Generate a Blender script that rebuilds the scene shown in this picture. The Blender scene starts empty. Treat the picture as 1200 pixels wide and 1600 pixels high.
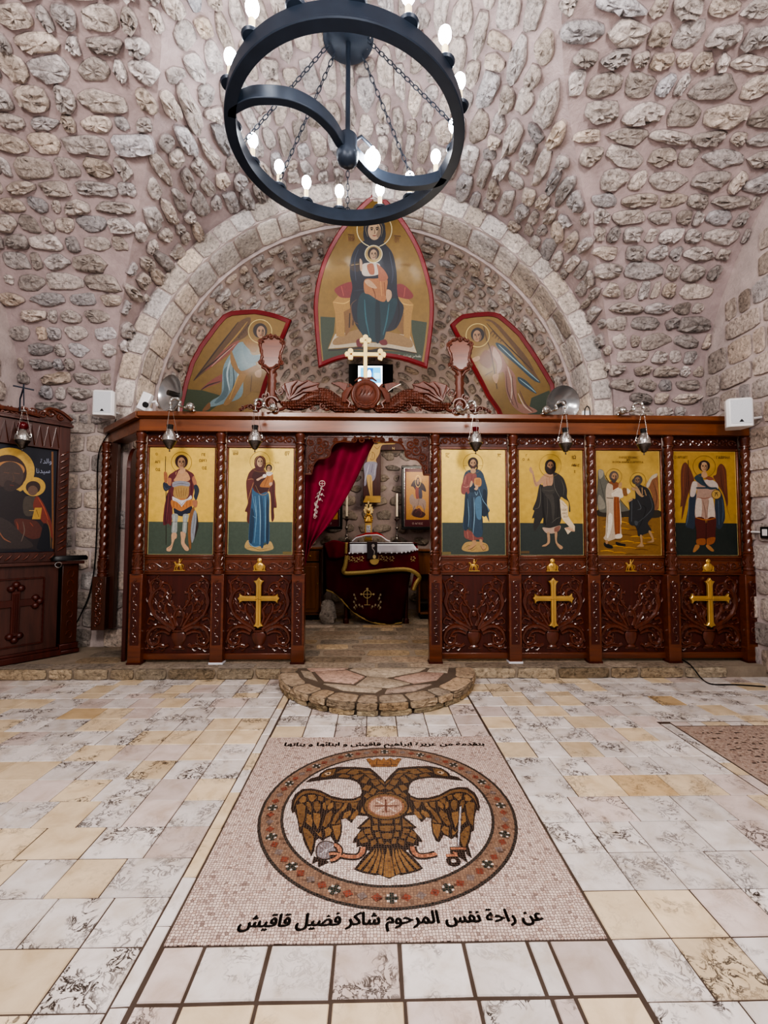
import bpy, math, random
import numpy as np
from mathutils import Vector, Matrix
random.seed(7); rng = np.random.default_rng(7)
SC = bpy.context.scene
COL = SC.collection
PI = math.pi
R2 = math.radians

# ------------------------------------------------------------------ camera geometry (metres, Z up, eye at 1.5 m)
FPX, PITCH, YAW, ROLL = 709.7, .0469, .0223, .0032
EYE = Vector((0, 0, 1.5))
_F = Vector((math.sin(YAW) * math.cos(PITCH), math.cos(YAW) * math.cos(PITCH), math.sin(PITCH)))
_R0 = Vector((math.cos(YAW), -math.sin(YAW), 0)); _U0 = _R0.cross(_F)
CR = _R0 * math.cos(ROLL) + _U0 * math.sin(ROLL)
CU = _U0 * math.cos(ROLL) - _R0 * math.sin(ROLL)
def ray(x, y): return CR * ((x - 600) / FPX) + CU * ((800 - y) / FPX) + _F
def atY(x, y, Y): d = ray(x, y); return EYE + d * (Y / d.y)
def atZ(x, y, Z): d = ray(x, y); return EYE + d * ((Z - 1.5) / d.z)
def onplane(x, y, p, n): d = ray(x, y); return EYE + d * ((p - EYE).dot(n) / d.dot(n))
def zY(y, Y=4.95, x=600): return atY(x, y, Y).z
def xY(x, Y=4.95, y=850): return atY(x, y, Y).x

def srgb(h):
    h = h.lstrip('#'); o = []
    for i in (0, 2, 4):
        c = int(h[i:i + 2], 16) / 255
        o.append(c / 12.92 if c <= .04045 else ((c + .055) / 1.055) ** 2.4)
    return tuple(o)

# ------------------------------------------------------------------ materials
def newmat(name):
    m = bpy.data.materials.new(name); m.use_nodes = True
    nt = m.node_tree; b = nt.nodes['Principled BSDF']
    return m, nt, b
def nd(nt, t, **kw):
    n = nt.nodes.new(t)
    for k, v in kw.items():
        if hasattr(n, k): setattr(n, k, v)
        else: n.inputs[k.replace('_', ' ')].default_value = v
    return n
def ramp(nt, fac, stops):
    r = nt.nodes.new('ShaderNodeValToRGB'); e = r.color_ramp.elements
    while len(e) < len(stops): e.new(.5)
    for i, (p, c) in enumerate(stops):
        e[i].position = p; e[i].color = (*c, 1) if len(c) == 3 else c
    nt.links.new(fac, r.inputs[0]); return r
def coords(nt, scale=(1, 1, 1), rot=(0, 0, 0), kind='Object'):
    t = nt.nodes.new('ShaderNodeTexCoord'); mp = nt.nodes.new('ShaderNodeMapping')
    mp.inputs['Scale'].default_value = scale; mp.inputs['Rotation'].default_value = rot
    nt.links.new(t.outputs[kind], mp.inputs[0]); return mp.outputs[0]
def mul(nt, a, b, fac=1.0, mode='MULTIPLY'):
    n = nt.nodes.new('ShaderNodeMix'); n.data_type = 'RGBA'; n.blend_type = mode
    if isinstance(fac, float): n.inputs[0].default_value = fac
    else: nt.links.new(fac, n.inputs[0])
    for s, i in ((a, 6), (b, 7)):
        if isinstance(s, tuple): n.inputs[i].default_value = (*s, 1)[:4]
        else: nt.links.new(s, n.inputs[i])
    return n.outputs[2]
def bump(nt, b, h, strength=.4, dist=.01):
    n = nt.nodes.new('ShaderNodeBump'); n.inputs['Strength'].default_value = strength; n.inputs['Distance'].default_value = dist
    nt.links.new(h, n.inputs['Height']); nt.links.new(n.outputs[0], b.inputs['Normal'])
def plain(name, c, rough=.5, metal=0., emis=None, spec=.5, var=.12, nscale=9, bmp=0.):
    m, nt, b = newmat(name)
    c = srgb(c) if isinstance(c, str) else c
    n = nd(nt, 'ShaderNodeTexNoise', Scale=nscale, Detail=4.0); nt.links.new(coords(nt), n.inputs['Vector'])
    r = ramp(nt, n.outputs[0], [(.3, tuple(x * (1 - var) for x in c)), (.7, tuple(min(1, x * (1 + var)) for x in c))])
    nt.links.new(r.outputs[0], b.inputs['Base Color'])
    b.inputs['Roughness'].default_value = rough; b.inputs['Metallic'].default_value = metal
    b.inputs['Specular IOR Level'].default_value = spec
    if emis:
        b.inputs['Emission Color'].default_value = (*emis[0], 1); b.inputs['Emission Strength'].default_value = emis[1]
    if bmp: bump(nt, b, n.outputs[0], bmp, .004)
    return m
def wood(name, c, rough=.3, coat=.5, axis=2, scale=7., dark=.55, carve=0.):
    m, nt, b = newmat(name); c = srgb(c)
    s = [scale * 3.2] * 3; s[axis] = scale * .22
    v = coords(nt, tuple(s))
    n = nd(nt, 'ShaderNodeTexNoise', Scale=1.0, Detail=5.0, Roughness=.6, Distortion=.7); nt.links.new(v, n.inputs['Vector'])
    r = ramp(nt, n.outputs[0], [(.25, tuple(x * dark for x in c)), (.5, c), (.75, tuple(min(1, x * 1.35) for x in c))])
    nt.links.new(r.outputs[0], b.inputs['Base Color'])
    b.inputs['Roughness'].default_value = rough; b.inputs['Coat Weight'].default_value = coat; b.inputs['Coat Roughness'].default_value = .2
    if carve:
        w = nd(nt, 'ShaderNodeTexNoise', Scale=carve, Detail=1.0, Distortion=2.2); nt.links.new(coords(nt), w.inputs['Vector'])
        bump(nt, b, w.outputs[0], .8, .02)
    else: bump(nt, b, n.outputs[0], .05, .003)
    return m
def attrmat(name, rough=.5, metal=0., coat=0., noise=None, spec=.5, gold=False):
    """colour from the mesh's own painted colours, broken up by noise"""
    m, nt, b = newmat(name)
    a = nd(nt, 'ShaderNodeAttribute', attribute_name='Col')
    out = a.outputs['Color']
    if noise:
        n = nd(nt, 'ShaderNodeTexNoise', Scale=noise[0], Detail=5.0, Roughness=.65); nt.links.new(coords(nt), n.inputs['Vector'])
        r = ramp(nt, n.outputs[0], [(.25, (noise[1],) * 3), (.75, (noise[2],) * 3)])
        out = mul(nt, out, r.outputs[0])
    nt.links.new(out, b.inputs['Base Color'])
    b.inputs['Roughness'].default_value = rough; b.inputs['Metallic'].default_value = metal
    b.inputs['Coat Weight'].default_value = coat; b.inputs['Coat Roughness'].default_value = .12
    b.inputs['Specular IOR Level'].default_value = spec
    return m

def rubblemat(name, rough=.85):
    m, nt, b = newmat(name)
    a = nd(nt, 'ShaderNodeAttribute', attribute_name='Col')
    v = coords(nt)
    n1 = nd(nt, 'ShaderNodeTexNoise', Scale=5.0, Detail=6.0, Roughness=.65); nt.links.new(v, n1.inputs['Vector'])
    n2 = nd(nt, 'ShaderNodeTexNoise', Scale=24.0, Detail=6.0, Roughness=.7, Distortion=.4); nt.links.new(v, n2.inputs['Vector'])
    # alpha of the painted colour says how rocky the spot is (mortar 0, stone 1)
    r1 = ramp(nt, n1.outputs[0], [(.3, (.80, .78, .78)), (.7, (1.12, 1.1, 1.1))])
    r2 = ramp(nt, n2.outputs[0], [(.30, (.34, .32, .31)), (.45, (.88, .87, .86)), (.70, (1.32, 1.3, 1.28))])
    c = mul(nt, a.outputs['Color'], r1.outputs[0])
    c2 = mul(nt, c, r2.outputs[0])
    nt.links.new(mul(nt, c, c2, a.outputs['Alpha'], 'MIX'), b.inputs['Base Color'])
    b.inputs['Roughness'].default_value = rough; b.inputs['Specular IOR Level'].default_value = .25
    hs = nd(nt, 'ShaderNodeMath', operation='MULTIPLY'); nt.links.new(n2.outputs[0], hs.inputs[0])
    ha = nd(nt, 'ShaderNodeMath', operation='MULTIPLY_ADD'); nt.links.new(a.outputs['Alpha'], ha.inputs[0]); ha.inputs[1].default_value = .8; ha.inputs[2].default_value = .3
    nt.links.new(ha.outputs[0], hs.inputs[1])
    bump(nt, b, hs.outputs[0], 1., .032)
    return m

# ------------------------------------------------------------------ mesh builder
WM = {}
def wm(o): return WM.get(o.name, Matrix.Identity(4))
class MB:
    def __init__(s): s.v = []; s.f = []; s.m = []; s.c = []
    def add(s, vs, fs, mat=0, col=None):
        k = len(s.v); s.v.extend([tuple(p) for p in vs])
        for f in fs: s.f.append([i + k for i in f]); s.m.append(mat); s.c.append(col)
        return s
    def box(s, c, size, mat=0, rot=None, taper=1., col=None):
        x, y, z = (d / 2 for d in size); vs = []
        for dz in (-1, 1):
            t = taper if dz > 0 else 1
            for dx, dy in ((-1, -1), (1, -1), (1, 1), (-1, 1)):
                p = Vector((dx * x * t, dy * y * t, dz * z))
                if rot is not None: p = rot @ p
                vs.append(p + Vector(c))
        return s.add(vs, [(3, 2, 1, 0), (4, 5, 6, 7), (0, 1, 5, 4), (1, 2, 6, 5), (2, 3, 7, 6), (3, 0, 4, 7)], mat, col)
    def span(s, a, b, mat=0, col=None):
        a = Vector(a); b = Vector(b); return s.box((a + b) / 2, [abs(q) for q in (b - a)], mat, col=col)
    def prism(s, pts, O, U, V, N, t, mat=0, inset=0., col=None):
        """polygon pts (u,v) on plane O,U,V, its front at +N*t, back at 0; front inset gives a chamfer"""
        O, U, V, N = Vector(O), Vector(U), Vector(V), Vector(N); n = len(pts)
        area = sum(pts[i][0] * pts[(i + 1) % n][1] - pts[(i + 1) % n][0] * pts[i][1] for i in range(n))
        if area < 0: pts = pts[::-1]
        if U.cross(V).dot(N) < 0: pts = pts[::-1]
        bk = [O + U * u + V * v for u, v in pts]
        if inset:
            ins = offset(pts, inset if U.cross(V).dot(N) > 0 else -inset)
            md = [p + N * (t - inset) for p in bk]; fr = [O + U * u + V * v + N * t for u, v in ins]
            vs = bk + md + fr
            fs = [tuple(range(n))[::-1], tuple(range(2 * n, 3 * n))]
            for i in range(n):
                j = (i + 1) % n; fs += [(i, j, n + j, n + i), (n + i, n + j, 2 * n + j, 2 * n + i)]
        else:
            vs = bk + [p + N * t for p in bk]
            fs = [tuple(range(n))[::-1], tuple(range(n, 2 * n))] + [(i, (i + 1) % n, n + (i + 1) % n, n + i) for i in range(n)]
        return s.add(vs, fs, mat, col)
    def tube(s, path, r, n=8, mat=0, axis=None, flat=1., closed=False, caps=True, col=None):
        path = [Vector(p) for p in path]; m = len(path)
        rr = r if isinstance(r, (list, tuple)) else [r] * m
        vs = []; prev = None
        for i, p in enumerate(path):
            if closed: t = path[(i + 1) % m] - path[i - 1]
            else: t = path[min(i + 1, m - 1)] - path[max(i - 1, 0)]
            if t.length < 1e-9: t = Vector((0, 0, 1))
            t.normalize()
            if axis is not None:
                a = Vector(axis); a = (a - t * a.dot(t)).normalized(); b = t.cross(a)
            else:
                if prev is None:
                    a = Vector((0, 0, 1)) if abs(t.z) < .9 else Vector((1, 0, 0))
                else: a = prev
                a = (a - t * a.dot(t)).normalized(); prev = a; b = t.cross(a)
            for k in range(n):
                q = 2 * PI * k / n; vs.append(p + a * (math.cos(q) * rr[i] * flat) + b * (math.sin(q) * rr[i]))
        fs = []
        for i in range(m if closed else m - 1):
            i2 = (i + 1) % m
            for k in range(n):
                k2 = (k + 1) % n; fs.append((i * n + k, i * n + k2, i2 * n + k2, i2 * n + k))
        if caps and not closed: fs += [tuple(range(n))[::-1], tuple(range((m - 1) * n, m * n))]
        return s.add(vs, fs, mat, col)
    def lathe(s, prof, c=(0, 0, 0), n=24, mat=0, axis=2, squash=(1, 1), rfun=None, M=None, col=None):
        c = Vector(c); vs = []
        for r, z in prof:
            for k in range(n):
                q = 2 * PI * k / n; rad = r if rfun is None else rfun(r, z, q)
                p = Vector((math.cos(q) * rad * squash[0], math.sin(q) * rad * squash[1], z))
                if axis == 1: p = Vector((p.x, p.z, p.y))
                if axis == 0: p = Vector((p.z, p.x, p.y))
                if M is not None: p = M @ p
                vs.append(p + c)
        fs = []
        for i in range(len(prof) - 1):
            for k in range(n):
                k2 = (k + 1) % n; q = (i * n + k, i * n + k2, (i + 1) * n + k2, (i + 1) * n + k)
                fs.append(q[::-1] if axis == 1 else q)
        m = len(prof)
        if prof[0] == prof[-1]: pass
        elif prof[0][0] > 1e-6: fs.append(tuple(range(n))[::-1] if axis != 1 else tuple(range(n)))
        if prof[-1][0] > 1e-6 and prof[0] != prof[-1]: fs.append(tuple(range((m - 1) * n, m * n)) if axis != 1 else tuple(range((m - 1) * n, m * n))[::-1])
        return s.add(vs, fs, mat, col)
    def ball(s, c, r, n=10, mat=0, sc=(1, 1, 1), col=None):
        c = Vector(c); prof = [(math.sin(PI * i / n), -math.cos(PI * i / n)) for i in range(n + 1)]; vs = []; N = n + 2
        for pr, pz in prof:
            for k in range(N):
                q = 2 * PI * k / N
                vs.append(c + Vector((math.cos(q) * pr * r * sc[0], math.sin(q) * pr * r * sc[1], pz * r * sc[2])))
        fs = [(i * N + k, i * N + (k + 1) % N, (i + 1) * N + (k + 1) % N, (i + 1) * N + k) for i in range(n) for k in range(N)]
        return s.add(vs, fs, mat, col)
    def build(s, name, mats, parent=None, smooth=35, bevel=0., link=True):
        if not isinstance(mats, (list, tuple)): mats = [mats]
        me = bpy.data.meshes.new(name)
        vs = s.v
        if parent is not None:
            mi = wm(parent).inverted(); vs = [tuple(mi @ Vector(p)) for p in s.v]
        me.from_pydata(vs, [], s.f); 
        for m in mats: me.materials.append(m)
        me.polygons.foreach_set('material_index', s.m)
        if any(c is not None for c in s.c):
            at = me.color_attributes.new('Col', 'FLOAT_COLOR', 'CORNER'); buf = []
            for f, c in zip(s.f, s.c):
                c = c or (1, 1, 1); c = tuple(c) if len(c) == 4 else (*c, 1.0); buf.extend(c * len(f))
            at.data.foreach_set('color', buf)
        if smooth:
            me.polygons.foreach_set('use_smooth', [True] * len(s.f)); me.set_sharp_from_angle(angle=R2(smooth))
        me.update()
        o = bpy.data.objects.new(name, me)
        if link: COL.objects.link(o)
        if parent is not None:
            o.parent = parent; WM[o.name] = wm(parent).copy()
        if bevel:
            b = o.modifiers.new('edges', 'BEVEL'); b.width = bevel; b.segments = 2; b.limit_method = 'ANGLE'; b.angle_limit = R2(40)
        return o
def offset(pts, d):
    n = len(pts); out = []
    for i in range(n):
        p0, p1, p2 = (Vector((*pts[j % n][:2], 0)) for j in (i - 1, i, i + 1))
        a = (p1 - p0); b = (p2 - p1)
        if a.length < 1e-9: a = b
        if b.length < 1e-9: b = a
        na = Vector((-a.y, a.x, 0)).normalized(); nb = Vector((-b.y, b.x, 0)).normalized()
        q = na + nb
        if q.length < 1e-6: q = na
        q.normalize(); k = max(.5, q.dot(na)); r = p1 + q * (d / k); out.append((r.x, r.y))
    return out
def spline(pts, k=6, closed=False):
    """Catmull-Rom through 2-D or 3-D points"""
    P = [Vector(p) if len(p) == 3 else Vector((*p, 0)) for p in pts]; n = len(P); out = []
    for i in range(n if closed else n - 1):
        a, b, c, d = (P[(i + j) % n] if closed else P[min(max(i + j, 0), n - 1)] for j in (-1, 0, 1, 2))
        for q in range(k):
            t = q / k; out.append(.5 * ((2 * b) + (c - a) * t + (2 * a - 5 * b + 4 * c - d) * t * t + (3 * b - a - 3 * c + d) * t ** 3))
    if not closed: out.append(P[-1].copy())
    return out if len(pts[0]) == 3 else [(p.x, p.y) for p in out]
def empty(name, loc=(0, 0, 0), rz=0.):
    o = bpy.data.objects.new(name, None); COL.objects.link(o); o.empty_display_size = .1
    o.location = loc; o.rotation_euler = (0, 0, rz)
    WM[o.name] = Matrix.Translation(Vector(loc)) @ Matrix.Rotation(rz, 4, 'Z'); return o
def tag(o, label=None, cat=None, group=None, kind=None):
    if label: o['label'] = label
    if cat: o['category'] = cat
    if group: o['group'] = group
    if kind: o['kind'] = kind
    return o
def kids(o): return [c for c in bpy.data.objects if c.parent == o]
def copy_tree(o, parent=None):
    c = o.copy(); COL.objects.link(c)
    if parent is not None: c.parent = parent
    for ch in kids(o): copy_tree(ch, c)
    return c
def text_mesh(body, size=1.):
    """outlines of a line of lettering as (verts2d, faces)"""
    cu = bpy.data.curves.new('lettering', 'FONT'); cu.body = body; cu.size = size; cu.resolution_u = 3
    o = bpy.data.objects.new('lettering', cu); COL.objects.link(o)
    dg = bpy.context.evaluated_depsgraph_get(); ev = o.evaluated_get(dg); me = ev.to_mesh()
    vs = [(v.co.x, v.co.y) for v in me.vertices]; fs = [tuple(p.vertices) for p in me.polygons]
    ev.to_mesh_clear(); bpy.data.objects.remove(o); bpy.data.curves.remove(cu)
    return vs, fs
# Arabic letters joined by hand (presentation forms, right to left)
AF = {'ا':(0xFE8D,2),'ب':(0xFE8F,4),'ت':(0xFE95,4),'ة':(0xFE93,2),'ح':(0xFEA1,4),'د':(0xFEA9,2),'ر':(0xFEAD,2),'ز':(0xFEAF,2),'س':(0xFEB1,4),'ش':(0xFEB5,4),'ض':(0xFEBD,4),'ع':(0xFEC9,4),'ف':(0xFED1,4),'ق':(0xFED5,4),'ك':(0xFED9,4),'ل':(0xFEDD,4),'م':(0xFEE1,4),'ن':(0xFEE5,4),'ه':(0xFEE9,4),'و':(0xFEED,2),'ي':(0xFEF1,4),'ئ':(0xFE89,4)}
def arabic(s):
    out = []
    for i, c in enumerate(s):
        if c not in AF: out.append(c); continue
        b, n = AF[c]; pv = i > 0 and s[i - 1] in AF and AF[s[i - 1]][1] == 4; nx = i + 1 < len(s) and s[i + 1] in AF
        out.append(chr(b + (1 if pv else 0)) if n == 2 else chr(b + (3 if pv and nx else 1 if pv else 2 if nx else 0)))
    return ''.join(out[::-1])

class Paint:
    """flat painted picture: coloured shapes traced in picture coordinates and laid on a rectangle or plane"""
    def __init__(s, fn, N, step=.00008):
        s.fn = fn; s.N = Vector(N); s.k = 1; s.step = step; s.mb = MB(); s.hold = False; s.gain = 1.
    @staticmethod
    def pts(t):
        if isinstance(t, str): return [tuple(float(q) for q in p.split(',')) for p in t.split()]
        return list(t)
    def _put(s, pts, col, mat=0):
        if mat == 0: g = sum(col) / 3; col = tuple((g + (q - g) * .9) * s.gain for q in col)
        P = [s.fn(x, y) + s.N * (s.k * s.step) for x, y in pts]
        n = Vector((0, 0, 0))
        for i in range(1, len(P) - 1): n += (P[i] - P[0]).cross(P[i + 1] - P[0])
        if n.dot(s.N) < 0: P = P[::-1]
        s.mb.add(P, [tuple(range(len(P)))], mat, col); s.k += 0 if s.hold else 1
    def poly(s, c, t, smooth=True):
        p = s.pts(t); s._put(spline(p, 5, True) if smooth else p, srgb(c)); return s
    def ell(s, c, x, y, rx, ry=None, n=28, a=0.):
        ry = ry or rx; ca, sa = math.cos(a), math.sin(a)
        s._put([(x + ca * rx * math.cos(q) - sa * ry * math.sin(q), y + sa * rx * math.cos(q) + ca * ry * math.sin(q)) for q in (2 * PI * i / n for i in range(n))], srgb(c)); return s
    def line(s, c, w, t, smooth=True, taper=True, closed=False):
        p = s.pts(t); p = spline(p, 5, closed) if smooth and len(p) > 2 else p; n = len(p); L = []; Rr = []
        for i, (x, y) in enumerate(p):
            a = p[i - 1] if (i or closed) else p[0]; b = p[(i + 1) % n] if (i < n - 1 or closed) else p[-1]
            dx, dy = b[0] - a[0], b[1] - a[1]; l = math.hypot(dx, dy) or 1
            ww = w / 2 * (1 if not taper or closed else .35 + .65 * math.sin(PI * min(1, max(0, (i + .3) / (n - .4)))))
            L.append((x - dy / l * ww, y + dx / l * ww)); Rr.append((x + dy / l * ww, y - dx / l * ww))
        P = [s.fn(*q) + s.N * (s.k * s.step) for q in L + Rr]; m = n
        fs = [(i, (i + 1) % m, m + (i + 1) % m, m + i) for i in range(m if closed else m - 1)]
        a, b, c3 = P[fs[0][0]], P[fs[0][1]], P[fs[0][2]]
        if (b - a).cross(c3 - a).dot(s.N) < 0: fs = [f[::-1] for f in fs]
        s.mb.add(P, fs, 0, tuple(q * s.gain for q in srgb(c))); s.k += 0 if s.hold else 1; return s
    def ring(s, c, x, y, r, w, ry=None):
        ry = ry or r
        return s.line(c, w, [(x + r * math.cos(2 * PI * i / 40), y + ry * math.sin(2 * PI * i / 40)) for i in range(40)], smooth=False, closed=True)
    def text(s, c, body, x, y, h, w=None):
        """lettering with its left baseline end at x,y; h = capital height, w = width to fit"""
        vs, fs = text_mesh(body)
        if not vs: return s
        x0 = min(v[0] for v in vs); x1 = max(v[0] for v in vs); k = h / .7; kx = w / (x1 - x0) if w else k
        P = [s.fn(x + (a - x0) * kx, y - b * k) + s.N * (s.k * s.step) for a, b in vs]
        s.mb.add(P, fs, 0, srgb(c)); s.k += 0 if s.hold else 1; return s
    def head(s, x, y, r, skin='c49a6c', hair='4a2a1a', hw=1.0, beard=None, look=0, halo=None, lw=5, long=False):
        if halo: s.ring(halo[1], x, y, halo[0], lw)
        if long: s.ell(hair, x, y + r * .45, r * 1.12 * hw, r * 1.45)
        s.ell(hair, x, y - r * .12, r * 1.08 * hw, r * 1.18)
        s.ell(skin, x + look * r * .12, y + r * .12, r * .68, r * .98)
        s.poly(shade(skin, .72), [(x + look * r * .1 + r * .3, y - r * .5), (x + r * .66, y + .1 * r), (x + r * .45, y + r * .85), (x + r * .2, y + r * .6), (x + r * .35, y + .1 * r)])
        if beard: s.poly(beard, [(x - r * .66, y + r * .25), (x - r * .2, y + r * .52), (x + r * .2, y + r * .52), (x + r * .66, y + r * .25), (x + r * .5, y + r * 1.05), (x, y + r * 1.5), (x - r * .5, y + r * 1.05)])
        for d in (-1, 1):
            ex = x + (d * .28 + look * .14) * r
            s.line('2a1710', r * .13, [(ex - r * .17, y - r * .13), (ex, y - r * .2), (ex + r * .17, y - r * .13)])
            s.ell('1c100c', ex, y, r * .12, r * .085)
        s.line(shade(skin, .6), r * .1, [(x + look * r * .2, y - r * .05), (x + look * r * .25 + r * .05, y + r * .35), (x + look * r * .2 - r * .06, y + r * .38)])
        s.line('8a3a2e', r * .11, [(x + look * .14 * r - r * .2, y + r * .62), (x + look * .14 * r, y + r * .65), (x + look * .14 * r + r * .2, y + r * .62)])
        return s
    def build(s, name, mat, parent): return s.mb.build(name, mat, parent, smooth=0)
def shade(h, k):
    return ''.join('%02x' % max(0, min(255, int(int(h[i:i + 2], 16) * k))) for i in (0, 2, 4))
def quadmap(c, q):
    """picture corner pixels c (TL,TR,BR,BL) to world corners q, bilinear"""
    (x0, y0), (x1, y1), (x2, y2), (x3, y3) = c; q = [Vector(p) for p in q]
    def f(x, y):
        u = v = .5
        for _ in range(6):
            px = (1-u)*(1-v)*x0 + u*(1-v)*x1 + u*v*x2 + (1-u)*v*x3 - x; py = (1-u)*(1-v)*y0 + u*(1-v)*y1 + u*v*y2 + (1-u)*v*y3 - y
            ax = (1-v)*(x1-x0) + v*(x2-x3); bx = (1-u)*(x3-x0) + u*(x2-x1); ay = (1-v)*(y1-y0) + v*(y2-y3); by = (1-u)*(y3-y0) + u*(y2-y1)
            d = ax*by - bx*ay; u -= (px*by - bx*py)/d; v -= (ax*py - px*ay)/d
        return q[0]*((1-u)*(1-v)) + q[1]*(u*(1-v)) + q[2]*(u*v) + q[3]*((1-u)*v)
    return f

# ------------------------------------------------------------------ shared materials
M = {}
M['rubble'] = rubblemat('rubble_stone')
M['wood'] = wood('varnished_wood', '45200f', .3, .6)
M['wood_h'] = wood('varnished_wood_across', '653218', .32, .6, axis=0)
M['wood_carved'] = wood('carved_wood', '4a2110', .3, .7, carve=42.)
M['wood_relief'] = wood('relief_wood', '5a2a17', .26, .6)
M['wood_dark'] = wood('dark_wood', '48180c', .45, .15)
M['wood_beam'] = wood('beam_wood', '74401f', .33, .5, axis=0, scale=5)
M['wood_crest'] = wood('crest_wood', '5e2f1e', .42, .1)
M['wood_stand'] = wood('stand_wood', '4a2820', .38, .4)
M['wood_cab'] = wood('cabinet_wood', '7a4a28', .4, .3)
M['brass'] = plain('brass', 'd2ae66', .28, .65, var=.1)
M['gold'] = plain('pale_gold', 'e6cf94', .35, .35, var=.06)
M['silver'] = plain('worn_silver', 'b4b2ae', .25, .85, var=.3, nscale=60, bmp=.5)
M['silver_dark'] = plain('tarnished_silver', '6e6a66', .3, 1., var=.3, nscale=70, bmp=.4)
M['iron'] = plain('dark_iron', '29323f', .42, .2, var=.1)
M['paint'] = attrmat('icon_paint', .5, coat=.06, noise=(45, .84, 1.12))
M['paint_gold'] = attrmat('gold_leaf_ground', .45, metal=.2, coat=.08, noise=(16, .84, 1.12))
M['velvet'] = plain('red_velvet', '6a0d1f', .8, spec=.25, var=.3, nscale=4)
M['velvet_dark'] = plain('dark_velvet', '450813', .85, spec=.2, var=.3, nscale=4)
M['gold_trim'] = plain('gold_braid', 'a8905a', .5, .4, var=.35, nscale=90, bmp=.6)
M['white_cloth'] = plain('white_cloth', 'dfe0e6', .8, var=.05)
M['white_plastic'] = plain('white_plastic', 'dcdcdc', .45, var=.03)
M['black'] = plain('black_plastic', '141414', .4, var=.2)
M['wax'] = plain('candle_wax', 'efe6d0', .5, var=.05)
M['bulb'] = plain('lit_bulb', 'ffffff', .3, emis=((.93, .96, 1.), 27.))
M['sleeve'] = plain('candle_sleeve', 'd9c79a', .5, emis=((1., .8, .5), .6))
# ================================================================== ROOM SHELL
XL, XR, YB = -4.35, 4.15, 5.65              # side walls, end wall
AX, AZ, AR = -.1, 2.9, 3.15                 # vault that opens on the altar: axis along the room
BY, BZ, BR = 2.75, 2.8, 2.9                 # cross vault: axis across the room
R_IN, Y_IN = 2.9, 6.1                       # arch soffit
AP_R, AP_D = 2.87, 2.35                     # apse half width, depth
def zA(x): d = AR * AR - (x - AX) ** 2; return AZ + math.sqrt(d) if d > 0 else AZ
def zB(y): d = BR * BR - (y - BY) ** 2; return BZ + math.sqrt(d) if d > 0 else BZ
MORTAR = (.43, .355, .348, 0.)
class Wall:
    """gathers a mortar skin and the stones bedded in it, as one mesh"""
    def __init__(s, mort=MORTAR): s.V = []; s.F = []; s.Cc = []; s.n = 0; s.mort = mort
    def skin(s, fn, us, vs, flip=False, jitter=0.):
        nu, nv = len(us), len(vs); P = np.array([[fn(u, v) for v in vs] for u in us], float).reshape(-1, 3)
        s.V.append(P); k = s.n; s.n += len(P); f0 = []
        for i in range(nu - 1):
            for j in range(nv - 1):
                f = (k + i * nv + j, k + (i + 1) * nv + j, k + (i + 1) * nv + j + 1, k + i * nv + j + 1)
                s.F.append(f[::-1] if flip else f); s.Cc.append(s.mort)
    def stone(s, fn, u, v, a, b, h, rot=0., p=3., rough=.12, base=(.45, .41, .38), K=18, sink=.012, flat=.5):
        """one stone: fn(u,v,h) gives a point h metres proud of the skin"""
        th = 2 * PI * np.arange(K) / K; c, sn = np.cos(th), np.sin(th)
        r = (np.abs(c) ** p + np.abs(sn) ** p) ** (-1 / p)
        if p < 5:                            # rubble: clip the outline by a few random chords so it has corners
            for _ in range(random.randint(3, 5)):
                a0 = random.uniform(0, 2 * PI); d = random.uniform(.72, .98); cs = np.cos(th - a0); r = np.where(cs > .05, np.minimum(r, d / np.maximum(cs, .05) * (1.0 if d > .8 else 1.05)), r)
        r = r * (1 + rough * np.convolve(np.tile(rng.normal(0, 1, K), 3), [.3, .5, .3], 'same')[K:2 * K])
        ca, sa = math.cos(rot), math.sin(rot); pts = []
        cen = rng.normal(0, .12, 2)
        for q, hh in ((1.0, -sink), (.97, h * .35), (.86, h * .86), (.6, h), (.28, h)) if p < 6.5 else ((1.0, -sink), (.985, h * .7), (.955, h * .96), (.6, h), (.28, h)):
            nz = rng.normal(0, h * (.2 if p < 6.5 else .1), K) if 0 < q < .97 else np.zeros(K)
            tilt = h * .25 * (cen[0] * c + cen[1] * sn) * q
            du, dv = a * r * q * c, b * r * q * sn
            for i in range(K): pts.append(fn(u + du[i] * ca - dv[i] * sa, v + du[i] * sa + dv[i] * ca, hh + nz[i] + (tilt[i] if q < 1 else 0)))
        pts.append(fn(u, v, h * 1.02))
        k = s.n; s.V.append(np.array(pts, float)); s.n += len(pts)
        g = rng.normal(0, 1); t = rng.normal(0, 1)
        col = np.clip(np.array(base) * (1 + .16 * g) * np.array([1 + .03 * t, 1, 1 - .04 * t]), .02, .9)
        rim = tuple(np.array(s.mort[:3]) * .55 + col * .22) + (.5,); col = (*col, 1.)
        a0, a1 = np.array(pts[2 * K]), np.array(pts[2 * K + K // 3]); a2 = np.array(pts[2 * K + 2 * K // 3])
        nrm = np.cross(a1 - a0, a2 - a0); up = np.array(fn(u, v, .1)) - np.array(fn(u, v, 0)); fl = nrm @ up < 0
        for ring in range(4):
            for i in range(K):
                j = (i + 1) % K; f = (k + ring * K + i, k + ring * K + j, k + (ring + 1) * K + j, k + (ring + 1) * K + i)
                s.F.append(f[::-1] if fl else f); s.Cc.append(rim if ring == 0 else col)
        for i in range(K):
            f = (k + 4 * K + i, k + 4 * K + (i + 1) % K, k + 5 * K); s.F.append(f[::-1] if fl else f); s.Cc.append(col)
    def build(s, name):
        m = MB(); m.v = np.concatenate(s.V).tolist(); m.f = [list(map(int, f)) for f in s.F]; m.m = [0] * len(m.f); m.c = s.Cc
        o = m.build(name, M['rubble'], smooth=50); tag(o, kind='structure'); return o
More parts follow.
